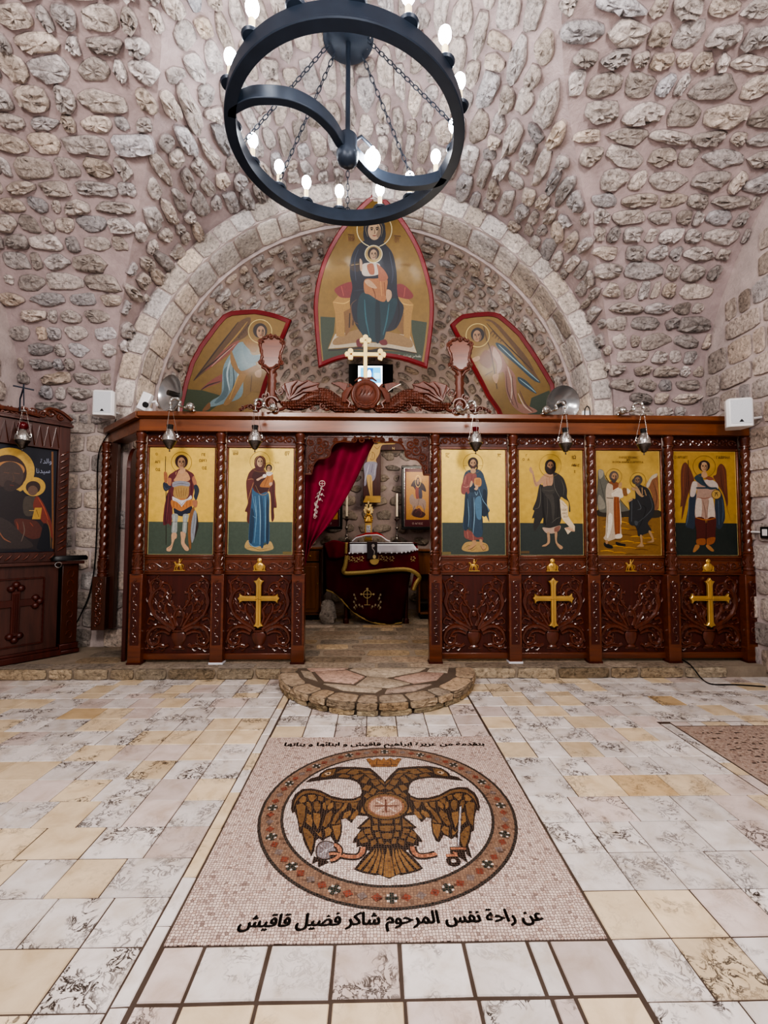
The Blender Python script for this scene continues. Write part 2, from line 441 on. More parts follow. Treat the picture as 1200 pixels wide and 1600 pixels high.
def rows(a, b, pitch, var=.2):
    out = []; x = a
    while x < b:
        h = pitch * (1 + random.uniform(-var, var)); out.append((x + h / 2, h)); x += h
    return out
def runs(a, b, lo, hi):
    out = []; x = a
    while x < b:
        l = random.uniform(lo, hi) if random.random() > .25 else random.uniform(lo * .6, lo); out.append((x + l / 2, l)); x += l
    return out
STONE = (.56, .515, .485)
def fA(s, y, h=0.): q = s / AR; return (AX + (AR - h) * math.cos(q), y, AZ + (AR - h) * math.sin(q))
def fB(x, t, h=0.): q = t / BR; return (x, BY + (BR - h) * math.cos(q), BZ + (BR - h) * math.sin(q))
ce = Wall()
# skins: each web runs from its wall to the groin
Y0 = .8
for i in range(72):
    def yg(q):
        z = AZ + AR * math.sin(q); d = BR * BR - (z - BZ) ** 2
        return max(Y0, BY + math.sqrt(d)) if d > 0 else Y0
    q0, q1 = PI * i / 72, PI * (i + 1) / 72
    ce.skin(lambda u, v: (lambda q: fA(q * AR, yg(q) + (YB - yg(q)) * v))(q0 + (q1 - q0) * u), [0, 1], [j / 14 for j in range(15)], flip=True)
xs = sorted(set([XL, AX - AR, AX + AR, XR] + [XL + (XR - XL) * i / 90 for i in range(91)]))
def pg(x): 
    if abs(x - AX) >= AR: return 0.
    w = (zA(x) - BZ) / BR
    return math.asin(w) if w < 1 else None
for x0, x1 in zip(xs, xs[1:]):
    g0, g1 = pg(x0), pg(x1)
    if g0 is None or g1 is None: continue
    ce.skin(lambda u, v: (lambda x, g: fB(x, (g + (math.acos((Y0 - BY) / BR) - g) * v) * BR))(x0 + (x1 - x0) * u, g0 + (g1 - g0) * u), [0, 1], [j / 20 for j in range(21)])
def inA(s, y): p = fA(s, y); return p[2] >= zB(p[1]) - .0 and Y0 + .1 < y < YB - .03
def inB(x, t): p = fB(x, t); return (abs(x - AX) >= AR or p[2] >= zA(x)) and XL + .02 < x < XR - .02 and p[1] > Y0 + .4
occA, occB = [], []
for s, hgt in rows(.12, AR * PI - .1, .185, .22):
    for y, l in runs(YB - .05 - random.uniform(0, .2) - 4.5, YB - .02, .22, .5):
        a, b = l / 2 - .014, hgt / 2 - .010
        if a < .04: continue
        for sh in (1, .75, .5, .36):
            if all(inA(s + du * b * sh * .6, y + dv * a * sh * .6) for du in (-1, 1) for dv in (-1, 1)):
                occA.append((s, y, a * sh, b)); ce.stone(lambda u, v, h: fA(v, u, h), y, s, a * sh * 1.06, b * random.uniform(.9, 1.15), random.uniform(.03, .075), random.gauss(0, .08), base=STONE, p=random.uniform(2.8, 4.8), rough=.06)
                break
for t, hgt in rows(.02, BR * 1.75, .175, .22):
    for x0, x1 in ((XL, AX - .6), (AX + .6, XR)):
        for x, l in runs(x0 + random.uniform(-.2, 0), x1, .2, .46):
            a, b = l / 2 - .014, hgt / 2 - .009
            if a < .04: continue
            for sh in (1, .75, .5, .36):
                if all(inB(x + du * a * sh * .6, t + dv * b * sh * .6) for du in (-1, 1) for dv in (-1, 1)):
                    occB.append((x, t, a * sh, b)); ce.stone(lambda u, v, h: fB(u, v, h), x, t, a * sh * 1.06, b * random.uniform(.9, 1.15), random.uniform(.03, .075), random.gauss(0, .08), base=STONE, p=random.uniform(2.8, 4.8), rough=.06)
                    break
# small stones packed into whatever gaps are left, up to the groins
for _ in range(5200):
    a, b = random.uniform(.04, .12), random.uniform(.035, .06)
    if random.random() < .5:
        q, y = random.uniform(.12, PI - .12) * AR, random.uniform(2.3, YB - .06)
        if inA(q, y - a * .55) and inA(q + b * .5, y) and inA(q - b * .5, y) and y + a < YB - .01 and all(abs(q - s_) > b + b_ + .008 or abs(y - y_) > a + a_ + .008 for s_, y_, a_, b_ in occA):
            ce.stone(lambda u, v, h: fA(v, u, h), y, q, a, b, random.uniform(.025, .06), random.gauss(0, .25), base=STONE, p=3., rough=.06); occA.append((q, y, a, b))
    else:
        x, t = random.uniform(XL + .1, XR - .1), random.uniform(.05, BR * 1.6)
        if inB(x - a * .5, t) and inB(x + a * .5, t) and inB(x, t + b * .5) and inB(x, t - b * .5) and all(abs(x - x_) > a + a_ + .008 or abs(t - t_) > b + b_ + .008 for x_, t_, a_, b_ in occB):
            ce.stone(lambda u, v, h: fB(u, v, h), x, t, a, b, random.uniform(.025, .06), random.gauss(0, .25), base=STONE, p=3., rough=.06); occB.append((x, t, a, b))
ce.build('ceiling')
# side walls
def fWR(y, z, h=0.): return (XR - h, y, z)
def fWL(y, z, h=0.): return (XL + h, y, z)
for nm, fn, fl in (('wall_right', fWR, False), ('wall_left', fWL, True)):
    w = Wall((.52, .45, .43, 0.)); w.skin(fn, [.8, 3.2, YB], [0, 2.8, 5.75], flip=fl)
    for z, hgt in rows(.02, 5.6, .27, .15):
        for y, l in runs(1.4 - random.uniform(0, .3), YB, .25, .6):
            a, b = l / 2 - .016, hgt / 2 - .014
            if y + a > YB - .01 or (z + b > zB(y + a) - .02): continue
            w.stone(fn, y, z, a, b, random.uniform(.015, .035), random.gauss(0, .015), p=7, rough=.035, base=(.55, .49, .45))
    w.build(nm)
# end wall beside the arch, its jambs, the ring of dressed voussoirs and the soffit
w = Wall((.52, .45, .42, 0.))
XJ0, XJ1 = AX - R_IN, AX + R_IN
fE = lambda x, z, h=0.: (x, YB - h, z)
w.skin(fE, [XL, XJ0], [0, AZ]); w.skin(fE, [XJ1, XR], [0, AZ])
for x0, x1 in ((XL, XJ0), (XJ1, XR)):
    for z, hgt in rows(.1, AZ - .05, .245, .12):
        for x, l in runs(x0, x1, .28, .55):
            a, b = l / 2 - .014, hgt / 2 - .012
            if x + a > x1: a = max(.05, x1 - x - .01)
            if x - a < x0 or x + a > x1: continue
            w.stone(fE, x, z, a, b, random.uniform(.012, .03), random.gauss(0, .01), p=9, rough=.025, base=(.58, .52, .47))
fJ = lambda sx: (lambda y, z, h=0.: (AX + sx * (R_IN - h), y, z))
for sx in (-1, 1):
    w.skin(fJ(sx), [YB, Y_IN], [0, AZ], flip=sx < 0)
    for z, hgt in rows(.1, AZ, .27, .1): w.stone(fJ(sx), (YB + Y_IN) / 2, z, .21, hgt / 2 - .012, .02, p=9, rough=.02, base=(.58, .52, .47))
w.build('wall_back')
ar = Wall((.50, .43, .41, 0.))
fF = lambda s, r, h=0.: (AX + r * math.cos(s / 3.), YB - h, AZ + r * math.sin(s / 3.))
fS = lambda s, y, h=0.: (AX + (R_IN - h) * math.cos(s / R_IN), y, AZ + (R_IN - h) * math.sin(s / R_IN))
SS = [3. * PI * i / 80 for i in range(81)]
ar.skin(fF, SS, [R_IN, AR + .02]); ar.skin(lambda s, y: fS(s * R_IN / 3, y), SS, [YB, Y_IN], flip=True)
ar.skin(lambda s, r: (AX + r * math.cos(s / 3), Y_IN, AZ + r * math.sin(s / 3)), SS, [AP_R - .02, R_IN])
for s, l in rows(.02, 3 * PI - .05, .30, .25):
    ar.stone(fF, s, (R_IN + AR) / 2 - .005, l / 2 - .007, (AR - R_IN) / 2 - .006, random.uniform(.01, .022), 0, p=12, rough=.02, base=(.70, .65, .60))
for s, l in rows(.02, R_IN * PI - .05, .34, .25):
    two = random.random() < .3
    for c, hw in (((YB + Y_IN) / 2, (Y_IN - YB) / 2 - .01),) if not two else ((YB + .13, .115), (YB + .35, .09)):
        ar.stone(fS, s, c, l / 2 - .007, hw, random.uniform(.01, .022), 0, p=12, rough=.025, base=(.70, .65, .60))
for sx in (-1, 1): ar.skin(lambda x, z: (AX + sx * x, Y_IN, z), [AP_R - .02, R_IN], [0, AZ])
ar.build('trim_arch')
# apse: half round wall under a half dome
ap = Wall((.46, .385, .36, 0.))
def fD(a, b, h=0.): 
    k = 1 - h / AP_R; return (AX + AP_R * k * math.cos(a) * math.cos(b), Y_IN + AP_D * k * math.sin(b), AZ + AP_R * k * math.sin(a) * math.cos(b))
def fC(q, z, h=0.):
    k = 1 - h / AP_R; return (AX + AP_R * k * math.cos(q), Y_IN + AP_D * k * math.sin(q), z)
ap.skin(fD, [PI * i / 48 for i in range(49)], [PI / 2 * j / 24 for j in range(25)], flip=True)
ap.skin(fC, [PI * i / 48 for i in range(49)], [0, .7, 1.4, 2.2, AZ])
for b, hgt in rows(.01, PI / 2 - .12, .062, .2):
    cb = math.cos(b)
    for a, l in runs(random.uniform(.0, .05), PI, .055 / max(.3, cb) * 1., .13 / max(.3, cb)):
        aa, bb = l / 2 - .008 / max(.25, cb), hgt / 2 - .0095
        if aa < .012 or a + aa > PI: continue
        ap.stone(fD, a, b, aa, bb, random.uniform(.035, .075), random.gauss(0, .05), p=random.uniform(2.3, 3.5), rough=.1, base=(.47, .42, .38), K=14)
for z, hgt in rows(.2, AZ, .235, .2):
    for q, l in runs(.3 - random.uniform(0, .05), PI - .3, .08, .17):
        ap.stone(fC, q, z, l / 2 - .013, hgt / 2 - .03, random.uniform(.03, .06), random.gauss(0, .03), p=random.uniform(2.6, 4.2), rough=.08, base=(.46, .41, .35), K=16)
ap.build('wall_apse')

# ------------------------------------------------------------------ floor of square limestone tiles
def floormat(name):
    m, nt, b = newmat(name)
    a = nd(nt, 'ShaderNodeAttribute', attribute_name='Col'); v = coords(nt)
    n1 = nd(nt, 'ShaderNodeTexNoise', Scale=7., Detail=5., Roughness=.6, Distortion=.5); nt.links.new(v, n1.inputs['Vector'])
    r1 = ramp(nt, n1.outputs[0], [(.28, (.80, .74, .66)), (.5, (.97, .95, .93)), (.72, (1.1, 1.1, 1.1))])
    c = mul(nt, a.outputs['Color'], r1.outputs[0])
    # wandering dark pits, only where the tile is flagged as pitted (alpha)
    n2 = nd(nt, 'ShaderNodeTexNoise', Scale=19., Detail=4.5, Roughness=.66, Distortion=.9); nt.links.new(v, n2.inputs['Vector'])
    pr = ramp(nt, n2.outputs[0], [(.452, (0, 0, 0)), (.487, (1, 1, 1)), (.512, (1, 1, 1)), (.545, (0, 0, 0))])
    n3 = nd(nt, 'ShaderNodeTexNoise', Scale=6., Detail=4.); nt.links.new(v, n3.inputs['Vector'])
    mr = ramp(nt, n3.outputs[0], [(.47, (0, 0, 0)), (.58, (1, 1, 1))])
    k = nd(nt, 'ShaderNodeMath', operation='MULTIPLY'); nt.links.new(pr.outputs[0], k.inputs[0]); nt.links.new(mr.outputs[0], k.inputs[1])
    k2 = nd(nt, 'ShaderNodeMath', operation='MULTIPLY'); nt.links.new(k.outputs[0], k2.inputs[0]); nt.links.new(a.outputs['Alpha'], k2.inputs[1])
    c = mul(nt, c, (.05, .038, .03), k2.outputs[0], 'MIX')
    nt.links.new(c, b.inputs['Base Color'])
    rr = nd(nt, 'ShaderNodeMath', operation='MULTIPLY_ADD'); nt.links.new(n1.outputs[0], rr.inputs[0]); rr.inputs[1].default_value = .25; rr.inputs[2].default_value = .22
    nt.links.new(rr.outputs[0], b.inputs['Roughness'])
    iv = nd(nt, 'ShaderNodeMath', operation='SUBTRACT'); iv.inputs[0].default_value = 1.; nt.links.new(k2.outputs[0], iv.inputs[1])
    bump(nt, b, iv.outputs[0], .5, .004)
    return m
M['floor'] = floormat('limestone_tiles')
GROUT = (.085, .062, .05, 0.)
WHITE, CREAM, PINK, OCHRE = (.67, .63, .61), (.68, .56, .40), (.60, .515, .485), (.60, .45, .27)
fl = MB()
fl.add([(XL, .2, 0), (XR, .2, 0), (XR, 8.6, 0), (XL, 8.6, 0)], [(0, 1, 2, 3)], 0, GROUT)
def tile(m, x0, y0, x1, y1, c, pit, z=.004, g=.0025, zb=.0):
    e = .003; x0 += g; y0 += g; x1 -= g; y1 -= g
    j = [random.uniform(-.0015, .0015) for _ in range(8)]
    P = [(x0 + j[0], y0 + j[1]), (x1 + j[2], y0 + j[3]), (x1 + j[4], y1 + j[5]), (x0 + j[6], y1 + j[7])]
    ct = [(p[0] + (e if i in (0, 3) else -e), p[1] + (e if i < 2 else -e), z) for i, p in enumerate(P)]
    col = (*c, pit)
    m.add([(*p, zb) for p in P] + ct, [(4, 5, 6, 7)] + [(i, (i + 1) % 4, 4 + (i + 1) % 4, 4 + i) for i in range(4)], 0, col)
def tcol():
    r = random.random(); c = WHITE if r < .56 else CREAM if r < .82 else PINK if r < .97 else OCHRE
    k = random.uniform(.86, 1.08); pit = random.choice([.25, .6, .9, 1.]) if c is WHITE else random.choice([0, .15, .4, .9])
    return tuple(q * k for q in c), pit
MX0, MX1, MY0, MY1 = -.755, .871, 1.735, 3.414      # the mosaic
T = .2265
ys = [1.735 + (i - 7) * T for i in range(8)]; ys = [y for y in ys]
yrow = [MY0 + T * i for i in range(-7, 12)] + [4.36, 4.59, 4.80]
for y0, y1 in zip(yrow, yrow[1:]):
    x = -.83
    while x > XL - .1:
        w_ = T * random.choice([1, 1, 1, 1, 1.3]); c, p = tcol(); tile(fl, max(x - w_, XL), y0, x, y1, c, p); x -= w_
    x = MX1 + .012
    while x < XR + .1:
        w_ = T * random.choice([1, 1, 1, 1, 1.3]); c, p = tcol(); tile(fl, x, y0, min(x + w_, XR), y1, c, p); x += w_
y = .2
while y < 4.7:                                       # narrow yellowish border strip on the left
    l = random.uniform(.2, .34); c, p = tcol(); tile(fl, -.828, y, -.765, y + l, random.choice([CREAM, CREAM, WHITE]), p * .6); y += l
yc = MY0
for k in range(7):                                   # broad-jointed squares before the mosaic
    h_ = .205; x = -.755; first = True
    for w_ in [.15] + [.235] * 5 + [.08, .221] if k % 2 == 0 else [.15] + [.237] * 5 + [.08, .211]:
        c, p = tcol(); tile(fl, x, yc - h_, min(x + w_, MX1), yc, c, p, g=.0065); x += w_
    yc -= h_
yc = MY1
for h_ in (.2, .2, .23, .12, .23, .23):
    x = -.755
    while x < MX1 - .02:
        w_ = .235 if x + .3 < MX1 else MX1 - x; c, p = tcol(); tile(fl, x, yc, x + w_, yc + h_, c, p, g=.003); x += w_
    yc += h_
o = fl.build('floor', M['floor'], smooth=0); tag(o, kind='structure')

# platform under the screen, its rough riser, sanctuary paving
PZ = .12
pl = Wall((.30, .25, .19, 0.))
RY = 4.76
pl.skin(lambda x, y: (x, y, PZ - .004), [XL, XR], [RY, 8.5]); pl.skin(lambda x, z: (x, RY, z), [XL, XR], [-.02, PZ - .004])
for x, l in runs(XL, XR, .3, .62):
    if x + l / 2 > XR: continue
    pl.stone(lambda u, v, h: (u, RY + .012 - h, v), x, .058, l / 2 - .012, .052, .035, p=8, rough=.03, base=(.42, .35, .25))
    pl.stone(lambda u, v, h: (u, v, PZ - .004 + h), x, RY + .07, l / 2 - .012, .085, .004, p=8, rough=.03, base=(.40, .34, .27), sink=.004)
for y, hgt in rows(RY + .16, 8.2, .26, .25):
    for x, l in runs(-3.2, 2.6, .3, .75):
        pl.stone(lambda u, v, h: (u, v, PZ - .004 + h), x, y, l / 2 - .014, hgt / 2 - .014, .006, p=6, rough=.05, base=random.choice([(.40, .33, .26), (.33, .28, .22), (.46, .36, .24)]), sink=.003)
pl.build('platform')

# half-round step of crazy paving in front of the doorway
SX, SY, SR = .04, 4.76, .985
st = Wall((.13, .10, .075, 0.))
SZ = .118
fR = lambda s, z, h=0.: (SX + (SR - .03 + h) * math.cos(s / SR), SY - (SR - .03 + h) * math.sin(s / SR), z)
fT = lambda x, y, h=0.: (x, y, SZ - .008 + h)
ss = [SR * PI * i / 40 for i in range(41)]
st.skin(fR, ss, [0, SZ - .008], flip=True)
st.skin(lambda s, k: (SX + (SR - .03) * k * math.cos(s / SR), SY - (SR - .03) * k * math.sin(s / SR), SZ - .008), ss, [0.001, 1], flip=False)
for s, l in runs(0, SR * PI, .2, .34):
    if s + l / 2 > SR * PI + .1: continue
    st.stone(fR, s, .030, l / 2 - .008, .024, .026, p=8, rough=.03, base=(.45, .36, .23), K=20)
for s, l in runs(0, SR * PI, .26, .46):
    fK = lambda u, v, h: (SX + (SR - v) * math.cos(u / SR), SY - (SR - v) * math.sin(u / SR), SZ - .008 + h)
    st.stone(lambda u, v, h: fR(u, v, h), s, .083, l / 2 - .007, .031, .034, p=9, rough=.03, base=(.50, .40, .28), K=20)
    st.stone(fK, s, .09, l / 2 - .008, .09, .009, p=9, rough=.03, base=(.52, .42, .31), sink=.003, K=20)
# flagstones of the top as a broken pattern
flag = [[(-.62,-.14),(-.5,-.42),(-.22,-.5),(-.12,-.3),(-.3,-.1)],[(-.2,-.55),(.12,-.62),(.3,-.5),(.1,-.36),(-.1,-.3)],[(.34,-.5),(.56,-.4),(.66,-.2),(.46,-.16),(.16,-.34)],
        [(-.28,-.07),(-.1,-.27),(.08,-.33),(.42,-.14),(.5,-.03),(-.24,-.02)],[(-.72,-.02),(-.66,-.12),(-.33,-.06),(-.3,-.02)],[(.54,-.03),(.5,-.14),(.7,-.18),(.74,-.02)],[(-.77,-.1),(-.7,-.3),(-.56,-.42),(-.66,-.13)],[(-.5,-.5),(-.3,-.68),(-.02,-.74),(.04,-.64),(-.24,-.55)],[(.08,-.66),(.06,-.76),(.32,-.7),(.5,-.53),(.34,-.55)]]
sm = MB()
for P in flag:
    c = random.choice([(.54, .43, .35), (.52, .44, .34), (.56, .40, .32)]); k = random.uniform(.9, 1.1)
    Q = offset(P, .0); sm.prism([(x, y) for x, y in Q], (SX, SY, SZ - .008), (1, 0, 0), (0, 1, 0), (0, 0, 1), .01, 0, .006, (*[q * k for q in c], .8))
base_n = st.n
st.V.append(np.array(sm.v)); st.n += len(sm.v)
for f, c in zip(sm.f, sm.c): st.F.append([i + base_n for i in f]); st.Cc.append(c)
st.build('doorway_step')
# ================================================================== THE ICON SCREEN
YS = 4.95                                    # face of the panels
POST = [-2.5056, -1.6535, -.8018, .6639, 1.5199, 2.3803, 3.2468, 4.1062]
BAYS = [(0, 1), (1, 2), (3, 4), (4, 5), (5, 6), (6, 7)]
z_ped = 1.064; z_top = 2.585
screen = empty('icon_screen', (.8, YS, PZ))
tag(screen, 'long carved reddish wooden icon screen with twisted columns and a central arched doorway', 'icon screen')

def twist(m, x, y, z0, z1, r, hand=1, mat=0):
    k = 2 * PI / .21 * hand; n = int((z1 - z0) / .0125)
    m.lathe([(r, z0 + (z1 - z0) * i / n) for i in range(n + 1)], (x, y, 0), 20, mat, rfun=lambda rr, z, q: rr * (.76 + .27 * abs(math.cos(q - k * z)) ** .8))
def column(x, y, parent, r=.047, zp=z_ped, zt=z_top, z0=PZ, turn=0.):
    m = MB()
    m.lathe([(.058, zp), (.060, zp + .03), (.050, zp + .04), (.058, zp + .055), (.050, zp + .07), (.052, zp + .075), (.052, zp + .195), (.058, zp + .205), (.046, zp + .22), (.057, zp + .235), (.045, zp + .25), (r * .9, zp + .255)], (x, y, 0), 24)
    twist(m, x, y, zp + .255, zt - .13, r)
    m.lathe([(r * .9, zt - .13), (.055, zt - .125), (.055, zt - .11), (.045, zt - .10), (.048, zt - .06), (.056, zt - .04), (.056, zt - .02), (.042, zt - .01), (.05, zt)], (x, y, 0), 24)
    c = m.build('column', M['wood_relief'], parent)
    b = MB()                                 # little carved band on the column foot
    for i in range(9):
        q = 2 * PI * i / 9
        b.tube([(x + .053 * math.cos(q + d * .3), y + .053 * math.sin(q + d * .3), zp + .09 + .09 * t) for t, d in ((0, 0), (.33, 1), (.66, 0), (1, 1))], .007, 5)
    b.build('column_band', M['wood_relief'], c)
    return c
def carve_vine(m, x0, x1, z0, z1, y, r=.012, n=None):
    """running vine with curls in a strip"""
    w, h = x1 - x0, z1 - z0; horiz = w > h; L = max(w, h); H = min(w, h); n = n or max(2, round(L / H / 1.1)); zc, xc = (z0 + z1) / 2, (x0 + x1) / 2
    P = lambda l, t: (x0 + l, y, zc + t) if horiz else (xc + t, y, z0 + l)
    m.tube([P(L * i / (n * 10), H * .26 * math.sin(PI * i / 10)) for i in range(n * 10 + 1)], r * .7, 6, axis=(0, 1, 0), flat=.9)
    for i in range(n):
        s = 1 if i % 2 == 0 else -1; c = L * (i + .5) / n
        m.tube([P(c + H * .36 * (1 - t / 1.15) * math.cos(2.4 + t * 5.6), s * (-H * .06) + s * H * .34 * (1 - t / 1.15) * math.sin(2.4 + t * 5.6)) for t in [k / 12 for k in range(13)]], [r * (1 - .45 * k / 12) for k in range(13)], 6, axis=(0, 1, 0), flat=1.)
        for d in (-.55, .55):
            m.tube([P(c + H * d, -s * H * .12), P(c + H * d * 1.05, -s * H * .30), P(c + H * d * .7, -s * H * .40)], [r * .9, r * 1.1, r * .3], 6, axis=(0, 1, 0), flat=.8)
def pedestal(x, parent, w=.136, y0=4.872):
    m = MB(); m.span((x - w / 2, y0, PZ + .012), (x + w / 2, YS + .03, z_ped))
    p = m.build('pedestal', M['wood_h'], parent, bevel=.004)
    f = MB(); f.span((x - w * .33, y0 - .003, PZ + .2), (x + w * .33, y0 + .002, z_ped - .09)); f.build('sunk_panel', M['wood_dark'], p)
    c = MB()
    for i in range(8):
        z = PZ + .26 + i * .083
        s = 1 if i % 2 else -1
        c.tube([(x + s * .03 * math.cos(1.2 + t * 4.6) * (1 - t * .5), y0 - .003, z + .036 * math.sin(1.2 + t * 4.6) * (1 - t * .3)) for t in [k / 9 for k in range(10)]], [.0085 * (1 - .04 * k) for k in range(10)], 6, axis=(0, 1, 0), flat=1.1)
    c.build('pedestal_carving', M['wood_relief'], p)
    f = MB(); f.span((x - w / 2 - .006, y0 - .006, PZ + .0), (x + w / 2 + .006, YS + .03, PZ + .02)); f.build('plinth', M['white_cloth'] if x in (POST[1], POST[4]) else M['wood_dark'], p)
    return p
for x in POST: pedestal(x, screen); column(x, 4.905, screen)

def sp(cx, cy, r, a0, turns, n=22, shrink=.85):
    return [(cx + r * (1 - shrink * t) * math.cos(a0 + turns * 2 * PI * t), cy + r * (1 - shrink * t) * math.sin(a0 + turns * 2 * PI * t)) for t in [i / (n - 1) for i in range(n)]]
def panel_carving(x, z0, z1, w, y):
    """urn with a spray of acanthus scrolls, one mesh"""
    m = MB(); h = z1 - z0; P = lambda u, v: (x + u * w, y, z0 + v * h)
    def stroke(pts, r0, r1=None, k=5, fl=.9):
        q = spline(pts, k); n = len(q); r1 = r0 * .4 if r1 is None else r1
        if r0 > .0095 and len(pts) > 5:      # little leaves along the stem
            for i_ in range(4, n - 6, 5):
                (ax, ay), (bx, by) = q[i_], q[i_ + 1]; dx, dy = bx - ax, by - ay; l = math.hypot(dx, dy) or 1; dx, dy = dx / l, dy / l
                for sd in (-1, 1):
                    lf = .062 * (1 - .45 * i_ / n); nx, ny = -dy * sd, dx * sd
                    m.tube([P(ax, ay), P(ax + lf * (.45 * dx + .5 * nx), ay + lf * (.45 * dy + .5 * ny)), P(ax + lf * (1.1 * dx + .75 * nx), ay + lf * (1.1 * dy + .75 * ny)), P(ax + lf * (1.45 * dx + .5 * nx), ay + lf * (1.45 * dy + .5 * ny))], [.006, .0125, .011, .003], 6, axis=(0, 1, 0), flat=1.0)
        m.tube([P(*p) for p in q], [1.75 * (r0 + (r1 - r0) * i / (n - 1)) for i in range(n)], 7, axis=(0, 1, 0), flat=fl * 1.25)
    for s in (-1, 1):
        S = lambda pts: [(s * a, b) for a, b in pts]
        stroke(S([(.05, .30), (.12, .34), (.24, .40), (.36, .50), (.41, .64), (.36, .78), (.26, .83), (.2, .77), (.24, .71), (.29, .74)]), .016, .007)
        stroke(S([(.39, .55), (.43, .66), (.40, .78), (.42, .90), (.33, .96), (.27, .91), (.30, .87)]), .012, .006)
        stroke(S([(.10, .28), (.2, .33), (.32, .33), (.41, .27), (.44, .17), (.38, .10), (.29, .12), (.28, .19), (.34, .2)]), .018, .007)
        stroke(S([(.12, .24), (.22, .27), (.31, .25), (.36, .18)]), .014, .005)
        stroke(S([(.14, .10), (.2, .07), (.28, .08), (.36, .05), (.43, .06), (.44, .11)]), .012, .006)
        stroke(S([(.06, .33), (.13, .44), (.19, .52), (.27, .55), (.31, .62), (.26, .66), (.22, .61)]), .012, .006)
        stroke(S([(.03, .34), (.07, .46), (.05, .55), (.11, .62), (.15, .70), (.12, .78), (.07, .76)]), .011, .006)
        stroke(S([(.19, .52), (.2, .60), (.16, .66)]), .014, .004)
        stroke(S([(.28, .84), (.24, .9), (.16, .88), (.13, .82)]), .010, .005)
        stroke(S([(.34, .42), (.42, .44), (.45, .38), (.4, .36)]), .011, .004)
        for u, v, r in ((.12, .66, .016), (.22, .72, .014), (.29, .52, .015), (.15, .86, .013), (.36, .17, .017), (.33, .9, .013), (.06, .56, .013), (.20, .60, .012)):
            m.ball(P(s * u, v), r, 6, sc=(1, .8, 1))
        for u, v, a, r in ((.33, .66, 60, .03), (.38, .83, 100, .03), (.26, .44, 20, .032), (.40, .32, -30, .03), (.22, .30, 10, .03), (.18, .80, 130, .026)):
            a = R2(a); d = (math.cos(a) * r * 1.6, math.sin(a) * r * 1.6)
            q = P(s * u, v); m.tube([(q[0] - s * d[0], y, q[2] - d[1]), (q[0], y, q[2]), (q[0] + s * d[0], y, q[2] + d[1])], [.004, r * .36, .002], 6, axis=(0, 1, 0), flat=.9)
    m.ball(P(0, .5), .03, 8, sc=(1, .6, 1.3)); m.ball(P(0, .58), .02, 8, sc=(1, .6, 1.3))
    m.lathe([(.052, 0), (.06, .012), (.034, .03), (.05, .05), (.072, .10), (.078, .15), (.06, .17), (.085, .18), (.085, .195), (.05, .2)], P(0, .05), 14, squash=(1, .35), rfun=lambda r, z, q: r * (1 + .05 * math.cos(q * 9) * (.03 < z < .16)))
    m.span((x - .07, y - .008, z0 + .035 * h), (x + .07, y + .01, z0 + .06 * h))
    return m
def cross_mesh(x, zc, y, hh, hw, t=.021, lift=.03):
    m = MB()
    def arm(pts): 
        m.prism(pts, (x, y, zc), (1, 0, 0), (0, 0, 1), (0, -1, 0), lift, 0, .006)
    a = t
    up = [(-a, -hh * 1.12), (-a * 1.25, -hh * 1.2), (-a * 1.9, -hh * 1.3), (-a * .8, -hh * 1.33), (0, -hh * 1.40), (a * .8, -hh * 1.33), (a * 1.9, -hh * 1.3), (a * 1.25, -hh * 1.2), (a, -hh * 1.12),
          (a, hh * .62), (a * 1.25, hh * .72), (a * 2., hh * .83), (a * .9, hh * .86), (0, hh), (-a * .9, hh * .86), (-a * 2., hh * .83), (-a * 1.25, hh * .72), (-a, hh * .62)]
    arm(up)
    for s in (-1, 1):
        arm([(s * a * .9, -a), (s * hw * .8, -a), (s * hw * .88, -a * 1.25), (s * hw * .96, -a * 2.), (s * hw * .98, -a * .8), (s * hw * 1.06, 0), (s * hw * .98, a * .8), (s * hw * .96, a * 2.), (s * hw * .88, a * 1.25), (s * hw * .8, a), (s * a * .9, a)])
    m.tube([(x, y - lift - .002, zc - hh * 1.25), (x, y - lift - .002, zc + hh * .85)], .007, 6); m.tube([(x - hw * .95, y - lift - .002, zc), (x + hw * .95, y - lift - .002, zc)], .007, 6)
    return m
ICON_Z0, ICON_Z1 = 1.262, 2.425
bays = []
